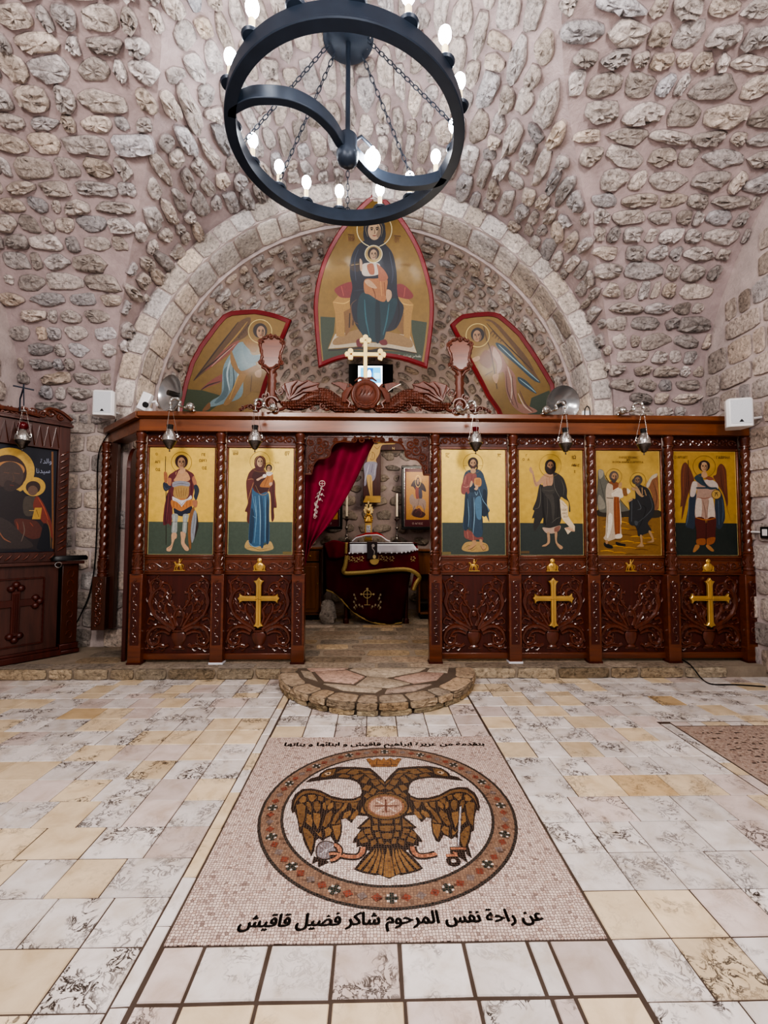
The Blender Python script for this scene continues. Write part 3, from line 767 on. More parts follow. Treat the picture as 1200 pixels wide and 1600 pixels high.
for bi, (i, j) in enumerate(BAYS):
    x0, x1 = POST[i] + .05, POST[j] - .05; xc = (x0 + x1) / 2; wd_ = x1 - x0
    m = MB()                                  # frieze board
    m.span((x0, YS - .005, 2.452), (x1, YS + .03, z_top)); f = m.build('frieze', M['wood_dark'], screen)
    c = MB(); carve_vine(c, x0 + .02, x1 - .02, 2.475, 2.565, YS - .007, .013); c.build('frieze_carving', M['wood_relief'], f)
    m = MB()                                  # moulding that holds the icon
    for a, b in (((x0, YS - .02, ICON_Z1), (x1, YS + .02, 2.452)), ((x0, YS - .02, 1.235), (x1, YS + .02, ICON_Z0)), ((x0, YS - .02, ICON_Z0), (x0 + .024, YS + .02, ICON_Z1)), ((x1 - .024, YS - .02, ICON_Z0), (x1, YS + .02, ICON_Z1))): m.span(a, b)
    m.build('icon_moulding', M['wood_h'], screen, bevel=.006)
    m = MB(); m.span((x0, YS - .01, 1.05), (x1, YS + .03, 1.235)); r_ = m.build('middle_rail', M['wood_h'], screen, bevel=.006)
    c = MB(); 
    for a, b in ((x0 + .02, xc - .075), (xc + .075, x1 - .02)): carve_vine(c, a, b, 1.085, 1.205, YS - .012, .011)
    c.tube([(x0 + .015, YS - .012, 1.075), (x1 - .015, YS - .012, 1.075)], .006, 5); c.tube([(x0 + .015, YS - .012, 1.216), (x1 - .015, YS - .012, 1.216)], .006, 5)
    c.build('rail_carving', M['wood_relief'], r_)
    e = MB()                                  # small gilded relief on the rail: a rider or an enthroned figure
    ey = YS - .018
    if bi % 2 == 0:
        e.ball((xc - .012, ey, 1.155), .022, 8, sc=(1.5, .4, .8)); e.ball((xc + .0, ey, 1.185), .014, 8, sc=(.8, .5, 1.5)); e.ball((xc + .0, ey, 1.212), .010, 8, sc=(1, .6, 1))
        e.tube([(xc - .035, ey, 1.16), (xc - .048, ey, 1.185), (xc - .058, ey, 1.18)], [.012, .009, .006], 6)
        for a, b in ((-.035, -.05), (-.02, -.024), (.01, .018), (.02, .035)): e.tube([(xc + a, ey, 1.15), (xc + (a + b) / 2 - .004, ey, 1.125), (xc + b, ey, 1.10)], [.008, .005, .004], 6)
        e.tube([(xc + .02, ey, 1.165), (xc + .045, ey, 1.15), (xc + .04, ey, 1.12)], [.006, .005, .003], 6); e.tube([(xc + .03, ey - .004, 1.22), (xc - .03, ey - .004, 1.11)], .003, 5)
        e.tube([(xc - .06, ey, 1.095), (xc + .06, ey, 1.095)], .006, 6)
    else:
        e.ball((xc, ey, 1.14), .05, 10, sc=(1, .3, .95)); e.ball((xc, ey, 1.205), .026, 10, sc=(1, .3, 1)); e.ball((xc, ey - .008, 1.198), .014, 8, sc=(1, .6, 1.2)); e.ball((xc - .005, ey - .012, 1.15), .018, 8, sc=(1, .5, 1.3)); e.ball((xc - .005, ey - .014, 1.172), .010, 8, sc=(1, .6, 1))
        e.tube([(xc - .066, ey, 1.095), (xc + .066, ey, 1.095)], .007, 6)
        for s in (-1, 1): e.tube([(xc + s * .05, ey, 1.10), (xc + s * .058, ey, 1.14), (xc + s * .045, ey, 1.16)], [.008, .007, .003], 6)
    e.build('gilded_relief', M['brass'], r_)
    m = MB(); m.span((x0, YS + .012, .215), (x1, YS + .03, 1.05)); lp = m.build('lower_panel', M['wood_dark'], screen)
    panel_carving(xc, .225, 1.04, wd_ * .98, YS + .008).build('acanthus_carving', M['wood_relief'], lp)
    m = MB(); m.span((x0, YS - .01, PZ + .03), (x1, YS + .03, .215)); m.build('bottom_rail', M['wood_h'], screen, bevel=.006)
    if bi in (1, 3, 5): cross_mesh(xc, .80, YS - .014, .225, .21, .027).build('brass_cross', M['brass'], lp, bevel=0)
    bays.append((xc, x0, x1))
# entablature
bx0, bx1 = -2.505, 4.125
m = MB(); m.span((bx0, 4.855, z_top), (bx1, 5.02, 2.715)); m.prism([(4.84, 2.715), (4.80, 2.735), (4.80, 2.785), (5.05, 2.785), (5.05, 2.715)], (bx0, 0, 0), (0, 1, 0), (0, 0, 1), (1, 0, 0), bx1 - bx0)
cor = m.build('cornice', M['wood_beam'], screen, bevel=.004)
m = MB(); dv = Vector((-.80, .80, 0)); nrm = Vector((-1, -1, 0)).normalized(); up = Vector((0, 0, 1))
O = Vector((bx0, 4.855, 0)); U = dv.normalized(); L = dv.length - .02
m.prism([(0, z_top), (L, z_top), (L, 2.715), (0, 2.715)], O, U, up, -nrm, .16); m.prism([(-.02, 2.715), (L, 2.715), (L, 2.785), (-.02, 2.785)], O + nrm * .05, U, up, -nrm, .24)
m.build('cornice_return', M['wood_beam'], screen, bevel=.004)
# posts of the return on the left wall, and the back post of the side entrance
p = O + U * (L - .12)
column(p.x - .01, p.y - .06, screen, zp=.98, zt=z_top)
m = MB(); m.prism([(-.08, .36), (.08, .36), (.08, .98), (-.08, .98)], Vector((p.x - .01, p.y - .13, 0)), (1, 0, 0), (0, 0, 1), (0, 1, 0), .13)
m.span((p.x + .02, p.y - .05, .36), (p.x + .12, p.y + .02, z_top)); rp = m.build('return_post', M['wood'], screen, bevel=.005)
c = MB(); carve_vine(c, p.x - .06, p.x + .04, .42, .93, p.y - .133, .011, 6); c.build('return_carving', M['wood_relief'], rp)
m = MB(); arch = [(0, PZ), (.62, PZ), (.62, 2.2)] + [(.31 + .31 * math.cos(R2(a)), 2.2 + .27 * math.sin(R2(a))) for a in range(0, 181, 15)] + [(0, 2.2)]
m.prism(arch, Vector((-2.66, 5.0, 0)), Vector((-.16, .62, 0)).normalized(), up, Vector((-1, -.25, 0)).normalized(), .04)
m.build('side_door', M['wood_dark'], screen, bevel=.004)

# doorway arch board with cusped edge
xa, xb = POST[2] + .05, POST[3] - .05; xm = (xa + xb) / 2
def dz(px, py): q = atY(px, py, YS); return (q.x, q.z)
edge = [(480, 741), (487, 741), (489, 728), (497, 718), (508, 716), (515, 712), (517, 702), (524, 693), (536, 690), (548, 691), (553, 688), (560, 685), (575, 683)]
left = [dz(*p) for p in edge]; left[0] = (xa, left[0][1])
half = spline(left[1:], 4)
right = [(2 * xm - a, b) for a, b in half][::-1]
outl = [(xa, z_top), (xa, left[0][1])] + half + right[1:] + [(xb, left[0][1]), (xb, z_top)]
m = MB()
for (a0, b0), (a1, b1) in zip([left[0]] + half + right[1:], half + right[1:] + [(xb, left[0][1])]):
    if a1 - a0 < 1e-4: continue
    m.prism([(a0, b0), (a1, b1), (a1, z_top), (a0, z_top)], (0, YS + .02, 0), (1, 0, 0), (0, 0, 1), (0, -1, 0), .03)
door = m.build('doorway_arch', M['wood_carved'], screen)
c = MB()
c.tube([(a, YS - .012, b) for a, b in [left[0]] + half + right[1:] + [(xb, left[0][1])]], .011, 6, axis=(0, 1, 0))
c.tube([(xa + .03, YS - .012, left[0][1] + .02), (xa + .03, YS - .012, z_top - .03), (xb - .03, YS - .012, z_top - .03), (xb - .03, YS - .012, left[0][1] + .02)], .009, 6)
for s in (-1, 1):
    for px, py, r, a0, tn in ((500, 703, .062, 2.4, 1.6), (490, 715, .05, 1.2, 1.5), (508, 694, .05, 3.4, 1.5), (487, 731, .035, .8, 1.4), (524, 688, .03, 3.6, 1.4), (486, 692, .04, 2, 1.5), (499, 689, .035, 4, 1.5), (539, 686, .026, 3.4, 1.4), (511, 707, .035, 5, 1.4)):
        a, b = dz(px, py); 
        if s > 0: a = 2 * xm - a
        q = sp(0, 0, r, a0, tn, 20); c.tube([(a - s * u, YS - .012, b + v) for u, v in q], [.011 * (1 - .02 * k) for k in range(20)], 6, axis=(0, 1, 0))
        c.ball((a, YS - .012, b), .012, 6)
for px, s in ((553, -1), (598, 1), (566, 1), (586, -1)):
    a, b = dz(px, 688); q = sp(0, 0, .035, 1.57, 1.3 * s, 18); c.tube([(a + u, YS - .02, b + v) for u, v in q], [.012 * (1 - .02 * k) for k in range(18)], 6, axis=(0, 1, 0))
c.build('arch_carving', M['wood_relief'], door)
for x in (xa - .03, xb + .03):
    m = MB(); m.span((x - .025, YS - .03, PZ), (x + .03, YS + .06, 2.3)); m.build('door_jamb', M['wood'], screen, bevel=.004)

# ------------------------------------------------------------------ carved crest on the cornice
crest = empty('carved_crest', (xY(572, 4.93, 600), 4.93, 2.786))
tag(crest, 'carved wooden crest of two winged dragons round a medallion on the icon screen', 'carving')
CY = 4.93; cq = lambda px, py: atY(px, py, CY)
m = MB(); m.span((cq(382, 640).x, CY - .04, 2.786), (cq(775, 640).x, CY + .04, 2.803)); m.build('crest_base', M['wood_crest'], crest)
CX = crest.location.x
def mir(p, s): p = Vector(p); return p if s < 0 else Vector((2 * CX - p.x, p.y, p.z))
def scalemat():
    mt = M['wood_crest'].copy(); mt.name = 'dragon_scales'; nt = mt.node_tree; b = nt.nodes['Principled BSDF']
    v = nd(nt, 'ShaderNodeTexVoronoi', Scale=38., Randomness=.35); nt.links.new(coords(nt, (1, .6, 1)), v.inputs['Vector']); bump(nt, b, v.outputs['Distance'], 1., .03); return mt
M['scales'] = scalemat()
for s in (-1, 1):
    body = spline([tuple(cq(*p)) for p in ((562, 636), (548, 639), (533, 636), (520, 628), (505, 620), (487, 622), (468, 631), (450, 633), (436, 627), (430, 616))], 6)
    rad = [(.014 + .085 * math.sin(PI * min(1, t * 1.15)) ** .8) for t in [i / (len(body) - 1) for i in range(len(body))]]
    m = MB(); m.tube([mir(p, s) for p in body], [max(.014, r) for r in rad], 12, axis=(0, 1, 0), flat=.6)
    dr = m.build('dragon', M['scales'], crest)
    w = MB()                                  # ribbed wing
    wing = [(447, 615), (440, 606), (447, 600), (458, 597), (466, 595), (474, 598), (482, 595), (490, 599), (500, 600), (497, 606), (502, 614), (492, 617), (480, 620), (466, 627), (455, 628)]
    w.prism([(lambda q: (q.x, q.z))(mir(cq(*p), s)) for p in wing], (0, CY - .01, 0), (1, 0, 0), (0, 0, 1), (0, -1, 0), .03, 0, .006)
    for tip in ((446, 601), (466, 597), (482, 597), (499, 602), (501, 613)):
        w.tube([mir(cq(452, 626) + Vector((0, -.045, 0)), s), mir(cq((452 + tip[0]) / 2 - 2, (626 + tip[1]) / 2 - 5) + Vector((0, -.055, 0)), s), mir(cq(*tip) + Vector((0, -.042, 0)), s)], [.012, .010, .005], 6)
    w.build('dragon_wing', M['wood_crest'], dr)
    c = MB()                                  # rolling foliage at the outer end
    for px, py, r, a0, tn in ((424, 632, .085, .3, 1.7), (405, 633, .06, 2.5, -1.5), (392, 637, .035, .2, 1.3), (438, 612, .045, 3, 1.4), (415, 620, .05, 1, -1.4), (432, 640, .04, 4, 1.3), (380, 639, .028, 2, -1.2), (505, 636, .04, 1, 1.4), (523, 640, .03, 3, -1.3), (492, 639, .025, 2, 1.2)):
        p = cq(px, py); q = sp(0, 0, r, a0, tn, 22)
        c.tube([mir(p + Vector((u, -.02, v)), s) for u, v in q], [max(.006, .2 * r * (1.2 - .03 * k)) for k in range(22)], 7, axis=(0, 1, 0), flat=1.3)
        c.ball(mir(p + Vector((0, -.02, 0)), s), r * .2, 6)
    c.tube([mir(p, s) for p in spline([tuple(cq(*p)) for p in ((374, 641), (390, 634), (402, 640), (418, 628), (436, 640), (446, 636))], 5)], .018, 8, axis=(0, 1, 0))
    c.tube([mir(p, s) for p in spline([tuple(cq(*p)) for p in ((484, 640), (496, 630), (510, 641), (526, 633), (541, 642))], 5)], .012, 8, axis=(0, 1, 0))
    c.build('foliage', M['wood_crest'], dr)
    # shield on a stem
    sh = MB()
    out = [(407, 540), (409, 533), (416, 529), (424, 526), (434, 529), (441, 533), (444, 541), (440, 551), (438, 560), (441, 569), (433, 572), (424, 577), (415, 573), (407, 568), (410, 559), (409, 549)]
    q = [(lambda v: (v.x, v.z))(mir(cq(*p), s)) for p in spline(out, 3, True)]
    sh.prism(q, (0, CY + .015, 0), (1, 0, 0), (0, 0, 1), (0, -1, 0), .035, 0, .004)
    shield = sh.build('shield', M['wood_h'], crest)
    fr = MB(); ring = [Vector((a, CY - .02, b)) for a, b in q]
    fr.tube(ring, [.014 + .006 * (i % 3 == 0) for i in range(len(ring))], 8, axis=(0, 1, 0), closed=True)
    for px, py, r, a0, tn in ((408, 536, .03, 0, 1.3), (443, 538, .03, 3, -1.3), (408, 567, .032, 1, -1.3), (441, 568, .032, 2, 1.3), (425, 528, .026, 1.5, 1.2)):
        p = cq(px, py); fr.tube([mir(p + Vector((u, -.03, v)), s) for u, v in sp(0, 0, r, a0, tn, 16)], [.012 - .0004 * k for k in range(16)], 6, axis=(0, 1, 0))
    for px, py in ((413, 531), (419, 528), (431, 528), (437, 531)): fr.ball(mir(cq(px, py) + Vector((0, -.03, .01)), s), .016, 6)
    for d in (-1, 1): fr.tube([mir(cq(424 + d * 3, 585) + Vector((0, -.02, 0)), s), mir(cq(424 + d * 8, 578) + Vector((0, -.03, 0)), s), mir(cq(424 + d * 13, 576) + Vector((0, -.04, 0)), s), mir(cq(424 + d * 14, 571) + Vector((0, -.04, 0)), s)], [.012, .016, .012, .005], 6)
    fr.build('shield_frame', M['wood_crest'], shield)
    stm = MB(); base = mir(cq(424, 640), s); hz = lambda py: cq(424, py).z - base.z
    stm.lathe([(.06, hz(637)), (.05, hz(625)), (.045, hz(610)), (.04, hz(600)), (.05, hz(596)), (.038, hz(590)), (.055, hz(585)), (.04, hz(580)), (.05, hz(576))], base, 14, squash=(1, .6), rfun=lambda r, z, q: r * (1 + .1 * math.cos(4 * q)))
    stm.build('shield_stem', M['wood_crest'], shield)
    bd = MB()                                 # small winged beast turned to the medallion
    bd.tube([mir(cq(*p) + Vector((0, -.02, 0)), s) for p in ((537, 630), (540, 618), (545, 610), (550, 606), (546, 601))], [.03, .045, .035, .025, .014], 8, axis=(0, 1, 0))
    bd.prism([(lambda v: (v.x, v.z))(mir(cq(*p), s)) for p in ((540, 614), (530, 606), (518, 600), (530, 598), (544, 601))], (0, CY - .01, 0), (1, 0, 0), (0, 0, 1), (0, -1, 0), .03, 0, .004)
    bd.tube([mir(cq(*p) + Vector((0, -.03, 0)), s) for p in ((540, 625), (547, 631), (544, 638), (552, 640))], [.02, .018, .014, .01], 7)
    bd.build('beast', M['wood_crest'], crest)
mc = cq(571.5, 618); m = MB()
m.lathe([(.165, -.02), (.165, -.04), (.15, -.055), (.135, -.05), (.13, -.06), (.115, -.055), (.105, -.045), (.06, -.07), (.0, -.075)], (mc.x, CY, mc.z), 32, axis=1)
m.lathe([(.165, -.02), (.165, .02), (0, .02)], (mc.x, CY, mc.z), 32, axis=1)
for k in range(4): m.tube([(mc.x - .075 + k * .04, CY - .07, mc.z - .02), (mc.x - .055 + k * .04, CY - .078, mc.z + .015), (mc.x - .04 + k * .04, CY - .072, mc.z + .045)], [.006, .010, .004], 6)
for d in (-1, 1): m.tube([(mc.x + d * .015 + d * u, CY - .05, mc.z - .125 + v) for u, v in sp(.05, 0, .045, 3.1, -1.2, 14)], .011, 6, axis=(0, 1, 0))
m.span((mc.x - .05, CY - .04, mc.z + .14), (mc.x + .05, CY + .03, mc.z + .185))
for d in (-1, 1): m.tube([(mc.x + d * .02, CY - .03, mc.z + .18), (mc.x + d * .07, CY - .035, mc.z + .185), (mc.x + d * .12, CY - .03, mc.z + .15)], [.015, .014, .006], 7)
m.build('medallion', M['wood_crest'], crest)
m = MB(); k0 = cq(571, 596); kc = cq(571, 554); t = .022; hw = kc.x - cq(541, 554).x
def trefoil(cx, cz, a):
    for u, v, r in ((.0, .055, .03), (-.036, .02, .03), (.036, .02, .03)):
        ca, sa = math.cos(a), math.sin(a)
        m.lathe([(0, -.014), (r - .003, -.014), (r, -.011), (r, .011), (r - .003, .014), (0, .014)], (cx + u * ca - v * sa, CY, cz + u * sa + v * ca), 16, axis=1)
m.prism([(-t, k0.z), (t, k0.z), (t, cq(571, 533).z), (-t, cq(571, 533).z)], (kc.x, CY + .014, 0), (1, 0, 0), (0, 0, 1), (0, -1, 0), .028, 0, .003)
m.prism([(kc.x - hw * .7, -t), (kc.x + hw * .7, -t), (kc.x + hw * .7, t), (kc.x - hw * .7, t)], (0, CY + .013, kc.z), (1, 0, 0), (0, 0, 1), (0, -1, 0), .026, 0, .003)
trefoil(kc.x, cq(571, 535).z, 0); trefoil(kc.x - hw * .68, kc.z, PI / 2); trefoil(kc.x + hw * .68, kc.z, -PI / 2)
m.build('gilt_cross', M['gold'], crest)
# ================================================================== PAINTED ICONS
def icon(bi, corners, label, ground='c0a04c', floor_='4c5b4c', hz=1085):
    xc, x0, x1 = bays[bi]; a, b = x0 + .026, x1 - .026; za, zb = ICON_Z0 + .002, ICON_Z1 - .002
    o = empty('icon_painting', (xc, YS + .01, za)); tag(o, label, 'icon', 'icons set in the screen')
    m = MB(); m.span((a, YS - .004, za), (b, YS + .014, zb)); m.build('icon_board', M['wood_dark'], o)
    fn = quadmap(corners, [(a, YS - .005, zb), (b, YS - .005, zb), (b, YS - .005, za), (a, YS - .005, za)])
    def inside(x, y): q = fn(x, y); return Vector((min(max(q.x, a), b), q.y, min(max(q.z, za), zb)))
    p = Paint(inside, (0, -1, 0)); p.gain = .86; p.o = o; c = corners
    p._put([c[0], c[1], c[2], c[3]], srgb(ground), 1)
    if floor_:
        fl_ = (hz - c[0][1]) / (c[3][1] - c[0][1]); p._put([(c[0][0] + (c[3][0] - c[0][0]) * fl_, hz), (c[1][0] + (c[2][0] - c[1][0]) * fl_, hz), c[2], c[3]], srgb(floor_))
    p.line('e6cf8a', 5, [(c[0][0] + 6, c[0][1] + 5), (c[1][0] - 6, c[1][1] + 5), (c[2][0] - 6, c[2][1] - 5), (c[3][0] + 6, c[3][1] - 5)], smooth=False, closed=True)
    return p
def done(p): p.build('picture', [M['paint'], M['paint_gold']], p.o)
G1 = 'd4b258'  # light fading to the right put into gold grounds: left icons' gold lighter
# --- soldier saint
p = icon(0, [(85, 68), (985, 68), (955, 1528), (48, 1532)], 'icon of a haloed soldier saint in a red cloak holding a lance', G1)
p.line('2a1a14', 9, '300,190 295,410 305,700 308,1400', taper=False)
p.poly('6e2a30', '470,370 400,410 340,460 325,560 340,650 310,760 280,900 265,1110 300,1130 340,1110 375,1135 395,1000 420,800 640,800 680,700 700,560 690,440 620,390 560,360', True)
p.poly('541c24', '320,700 300,860 285,1090 320,1100 345,900 370,700'); p.line('8c4448', 10, '345,680 330,850 310,1080'); p.line('3c1218', 7, '375,720 360,900 350,1110')
p.poly('b07450', '690,460 730,540 720,600 690,580 665,500'); p.poly('b07450', '335,490 380,500 370,590 335,600 325,550')
p.poly('2c3646', '265,560 300,540 345,590 380,600 350,640 300,670 268,630'); p.poly('2c3646', '692,590 735,580 765,650 745,740 720,790 690,740 700,680')
p.poly('a8683e', '275,420 300,400 325,440 320,540 285,545'); p.line('566070', 8, '280,600 300,640 340,630')
p.poly('b08a4a', '400,540 620,540 625,620 610,740 520,790 410,730 415,620'); p.poly('c8986a', '450,400 590,400 640,480 600,530 420,530 440,470')
p.poly('8f9099', '405,545 500,525 620,545 625,600 510,590 400,610'); p.line('5c5e68', 6, '410,580 510,560 620,575')
for k in range(5): p.line('7d5a2c', 6, [(440 + k * 38, 620), (450 + k * 33, 680), (470 + k * 24, 750)])
p.poly('c07a35', '395,780 660,780 665,880 600,920 520,940 430,910 385,880'); p.poly('22283c', '420,900 520,940 655,870 660,950 590,980 520,1010 430,975 415,940')
for k in range(6): p.line('8a4e1c', 8, [(415 + k * 45, 800), (412 + k * 45, 890)])
p.poly('cfc9c8', '395,740 440,760 520,790 600,770 650,720 660,770 590,800 540,860 520,880 500,850 450,810 400,790'); p.line('6a6470', 6, '420,780 500,830 520,860 545,825 630,770')
p.poly('9aa09a', '390,985 470,985 465,1080 455,1230 385,1230 395,1090'); p.poly('9aa09a', '545,985 620,990 600,1090 585,1240 535,1230 540,1090')
p.line('5b625e', 8, '395,1085 460,1085'); p.line('5b625e', 8, '540,1090 600,1090'); p.line('c8ccc4', 9, '420,1000 412,1210'); p.line('c8ccc4', 9, '575,1000 560,1210')
p.poly('caa07a', '385,1250 450,1240 455,1300 425,1330 400,1410 375,1480 320,1480 320,1440 380,1390'); p.poly('caa07a', '510,1220 580,1250 565,1360 620,1440 615,1475 570,1470 520,1390 515,1310')
p.line('8a5a3c', 6, '330,1450 370,1430 390,1400'); p.poly('8e5f30', '690,880 640,960 610,1120 612,1300 630,1440 655,1440 650,1250 660,1080 700,960'); p.poly('8d9299', '700,930 735,980 725,1100 700,1290 665,1370 650,1260 660,1090'); p.poly('3a2a26', '735,960 755,1120 740,1200 700,1300 725,1120'); p.line('5a5f68', 6, '690,970 700,1060 680,1200 690,1270')
p.poly('b07450', '680,790 740,800 735,870 710,890 680,860')
p.head(520, 270, 78, 'c89c74', '4a2620', 1.05, halo=(140, '8a6a2a'), lw=5); p.poly('c89c74', '490,350 560,350 575,400 520,430 470,400'); p.line('6e2a30', 16, '440,470 470,390 500,365'); p.line('4a181e', 8, '590,390 640,470 660,620 650,740')
for t, x, y, h in (('Ο', 165, 175, 30), ('ΑΓΙ', 155, 285, 34), ('ΟΣ', 165, 390, 34), ('ΓΕ', 800, 180, 34), ('ΩΡΓΙ', 765, 262, 34), ('ΟΣ', 805, 365, 34)): p.text('4a2c14', t, x, y, h)
done(p)
# --- standing mother with child
p = icon(1, [(85, 66), (995, 66), (975, 1535), (65, 1540)], 'icon of a standing mother in brown and blue holding a child, beside the curtain', 'dabc64')
p.poly('b89a5c', '310,1440 330,1360 380,1340 500,1420 600,1400 660,1350 700,1400 700,1460 560,1490 400,1480'); p.line('6e5a30', 6, '320,1450 420,1440 520,1470 660,1440')
p.poly('5e2420', '450,340 380,390 345,460 325,560 340,750 350,830 310,940 340,960 340,1080 400,1080 430,700 560,730 660,680 680,1060 720,1030 715,900 755,880 735,700 730,540 690,480 600,390 560,340')
p.poly('2f5f80', '410,620 440,660 520,700 640,690 650,1000 650,1360 590,1370 520,1420 430,1430 365,1360 375,1060 400,800')
p.poly('1d3d58', '400,900 440,1000 420,1340 370,1350 380,1080'); p.poly('234a68', '530,720 570,900 575,1380 530,1410 520,1000'); p.poly('1c3850', '630,720 645,1000 640,1350 610,1360 600,1000')
p.line('7fa4b8', 14, '505,720 525,1000 520,1400'); p.line('6d9ab2', 10, '450,730 470,1000 440,1380'); p.line('6d9ab2', 10, '590,730 600,1000 595,1350'); p.line('7fa4b8', 7, '410,700 470,1010 420,1005'); p.line('8cb0c0', 6, '360,1360 430,1425 520,1415')
p.poly('471814', '430,400 410,560 440,620 520,690 640,640 660,560 600,420'); p.poly('6a2b24', '345,480 420,490 440,560 400,640 350,800 335,600'); p.line('b08858', 8, '430,540 390,660 350,800'); p.line('b08858', 6, '345,510 390,495 430,500')
p.line('b08858', 6, '455,580 510,690 560,715 620,690 660,590'); p.line('3a100e', 9, '700,560 705,740 690,1040'); p.line('85443c', 8, '725,560 730,760 745,880')
p.poly('b06e28', '620,420 690,410 705,500 670,600 600,610 520,600 545,540 600,480'); p.line('7a4414', 7, '640,450 600,540 580,600'); p.line('d69a4c', 6, '670,450 650,560 620,590'); p.poly('d6cfc8', '610,400 690,400 690,430 650,450 615,440')
p.poly('c8a080', '470,500 540,460 600,430 600,470 540,490 490,520'); p.ell('e0d4cc', 585, 450, 28, 24); p.poly('c8a080', '650,550 690,540 690,575 660,590')
p.head(520, 255, 66, 'c09a72', '5a211e', 1.1, halo=(142, '8a6a2a'), lw=4, long=True); p.line('b08858', 6, '465,310 460,230 520,170 580,230 575,310')
p.head(645, 345, 42, 'c09a72', '3a2416', 1., halo=(74, '9a7a36'), lw=4)
p.text('4a2a18', 'ΜΗΡ', 140, 165, 42, 75); p.text('4a2a18', 'ΘΥ', 870, 165, 44, 65); p.line('4a2a18', 5, '125,108 215,108'); p.line('4a2a18', 5, '870,112 940,112'); p.text('6a4a28', 'ΙC ΧC', 730, 275, 18, 60)
p._put([(840, 1490), (965, 1490), (965, 1525), (840, 1525)], srgb('7a6a3a')); done(p)
# --- standing robed man with book
p = icon(2, [(42, 78), (945, 80), (985, 1535), (48, 1535)], 'icon of a standing bearded man in a blue mantle holding a closed book', 'dabb60', '3f4a42', 1088)
p.poly('b39252', '345,1460 370,1380 440,1350 600,1350 700,1380 730,1450 690,1480 480,1490'); p.line('6a5428', 6, '360,1450 450,1400 480,1470 560,1430'); p.line('6a5428', 6, '600,1380 700,1400 680,1470')
p.poly('8a4a40', '380,1180 460,1200 560,1280 640,1290 640,1330 560,1320 490,1335 390,1300 370,1240'); p.line('b88070', 8, '420,1210 430,1300'); p.line('b88070', 8, '500,1250 510,1330')
p.poly('30485c', '440,360 380,400 350,500 345,600 380,700 370,900 355,1170 460,1160 520,1270 590,1290 640,1240 640,1050 625,990 660,1010 690,1000 735,1080 720,960 740,920 700,830 705,640 660,480 630,400 560,350')
p.poly('8f4c44', '440,400 380,440 350,520 325,600 330,680 370,700 440,680 470,560 530,520 540,420'); p.line('c08878', 9, '350,590 400,600 440,580'); p.line('6a2f2c', 8, '420,440 410,560'); p.line('6a2f2c', 8, '480,430 470,540'); p.line('c08878', 7, '390,450 370,560')
p.poly('21384a', '380,720 420,700 450,1000 440,1150 370,1170'); p.poly('1e3040', '640,640 690,660 695,830 730,920 680,1000 630,980 640,850'); p.poly('4d7690', '530,760 610,740 620,1020 560,1030 530,900'); p.line('8aaec0', 9, '510,740 520,1000 500,1240'); p.line('7ea2b6', 8, '420,760 440,1000 430,1150'); p.line('7ea2b6', 8, '575,620 640,780 700,860 730,940'); p.line('18242e', 9, '480,720 490,1000 480,1200'); p.line('18242e', 8, '625,720 630,1000 640,1200')
p.poly('1f3446', '450,590 520,560 560,620 540,660 450,665'); p.poly('b67a3c', '515,480 605,478 608,580 520,585'); p.line('e0b46a', 5, [(520, 484), (600, 482), (603, 575), (524, 580)], smooth=False, closed=True)
p.poly('c49e76', '450,560 470,510 490,530 480,575 450,600'); p.poly('c49e76', '520,560 570,590 550,640 510,625 530,600'); p.line('88a8b8', 7, '520,660 545,710 565,660')
p.poly('b58a5c', '490,1335 545,1335 545,1390 470,1445 430,1450 440,1420 495,1380'); p.poly('b58a5c', '595,1320 635,1325 640,1380 685,1440 650,1460 610,1400'); p.line('5a3a20', 6, '430,1455 480,1445 545,1395'); p.line('5a3a20', 6, '610,1405 650,1465 690,1440')
p.head(492, 270, 66, 'bb9066', '3e261a', 1.02, beard='4a2c1c', halo=(140, '8a6a2a'), lw=4, long=False); p.line('3e261a', 22, '545,260 552,320 540,365'); p.poly('bb9066', '465,345 520,345 530,390 490,410 460,390'); p.line('9a7a36', 4, '350,300 420,300'); p.line('9a7a36', 4, '570,300 635,300')
p.text('5a3a1c', 'ΙC', 105, 185, 44, 45); p.text('5a3a1c', 'ΧC', 840, 180, 42, 45); p.line('5a3a1c', 5, '95,130 160,130'); p.line('5a3a1c', 5, '835,136 890,136'); p._put([(52, 1490), (180, 1488), (182, 1522), (54, 1524)], srgb('7a6a3a')); done(p)
# --- hermit with raised hand and scroll
p = icon(3, [(40, 78), (945, 78), (985, 1520), (72, 1530)], 'icon of a hermit in a dark cloak with raised hand and pale scroll', 'c0a04c', '363f3a', 1085)
p.poly('33302c', '450,390 400,520 380,560 340,560 300,760 250,890 270,920 240,1020 270,1020 260,1110 275,1195 330,1130 400,1010 400,1120 480,1150 560,1130 620,1110 660,1000 640,740 700,750 760,800 765,920 785,910 770,800 735,720 735,620 690,480 620,410 540,380')
p.poly('46433c', '420,690 530,690 560,860 550,1030 530,1020 500,800'); p.poly('1f1d1b', '370,660 385,900 400,1020 420,1100 440,1100 410,880 400,700'); p.line('6a675c', 8, '350,580 360,720 340,860 280,890'); p.line('6a675c', 8, '540,430 560,600 640,740'); p.line('5e5b50', 8, '650,480 690,600 680,700'); p.line('1a1917', 9, '600,720 610,900 590,1080'); p.line('6a675c', 7, '520,1080 590,1020 640,1000'); p.line('55524a', 8, '450,720 460,900 440,1080')
p.poly('b48a68', '395,430 440,400 520,390 535,460 520,560 450,590 390,570'); p.line('7a5238', 6, '440,470 450,560 470,575'); p.line('7a5238', 5, '480,450 490,540'); p.poly('403c36', '390,590 520,570 560,660 480,690 385,660'); p.line('5e5b50', 6, '395,630 470,640 550,630')
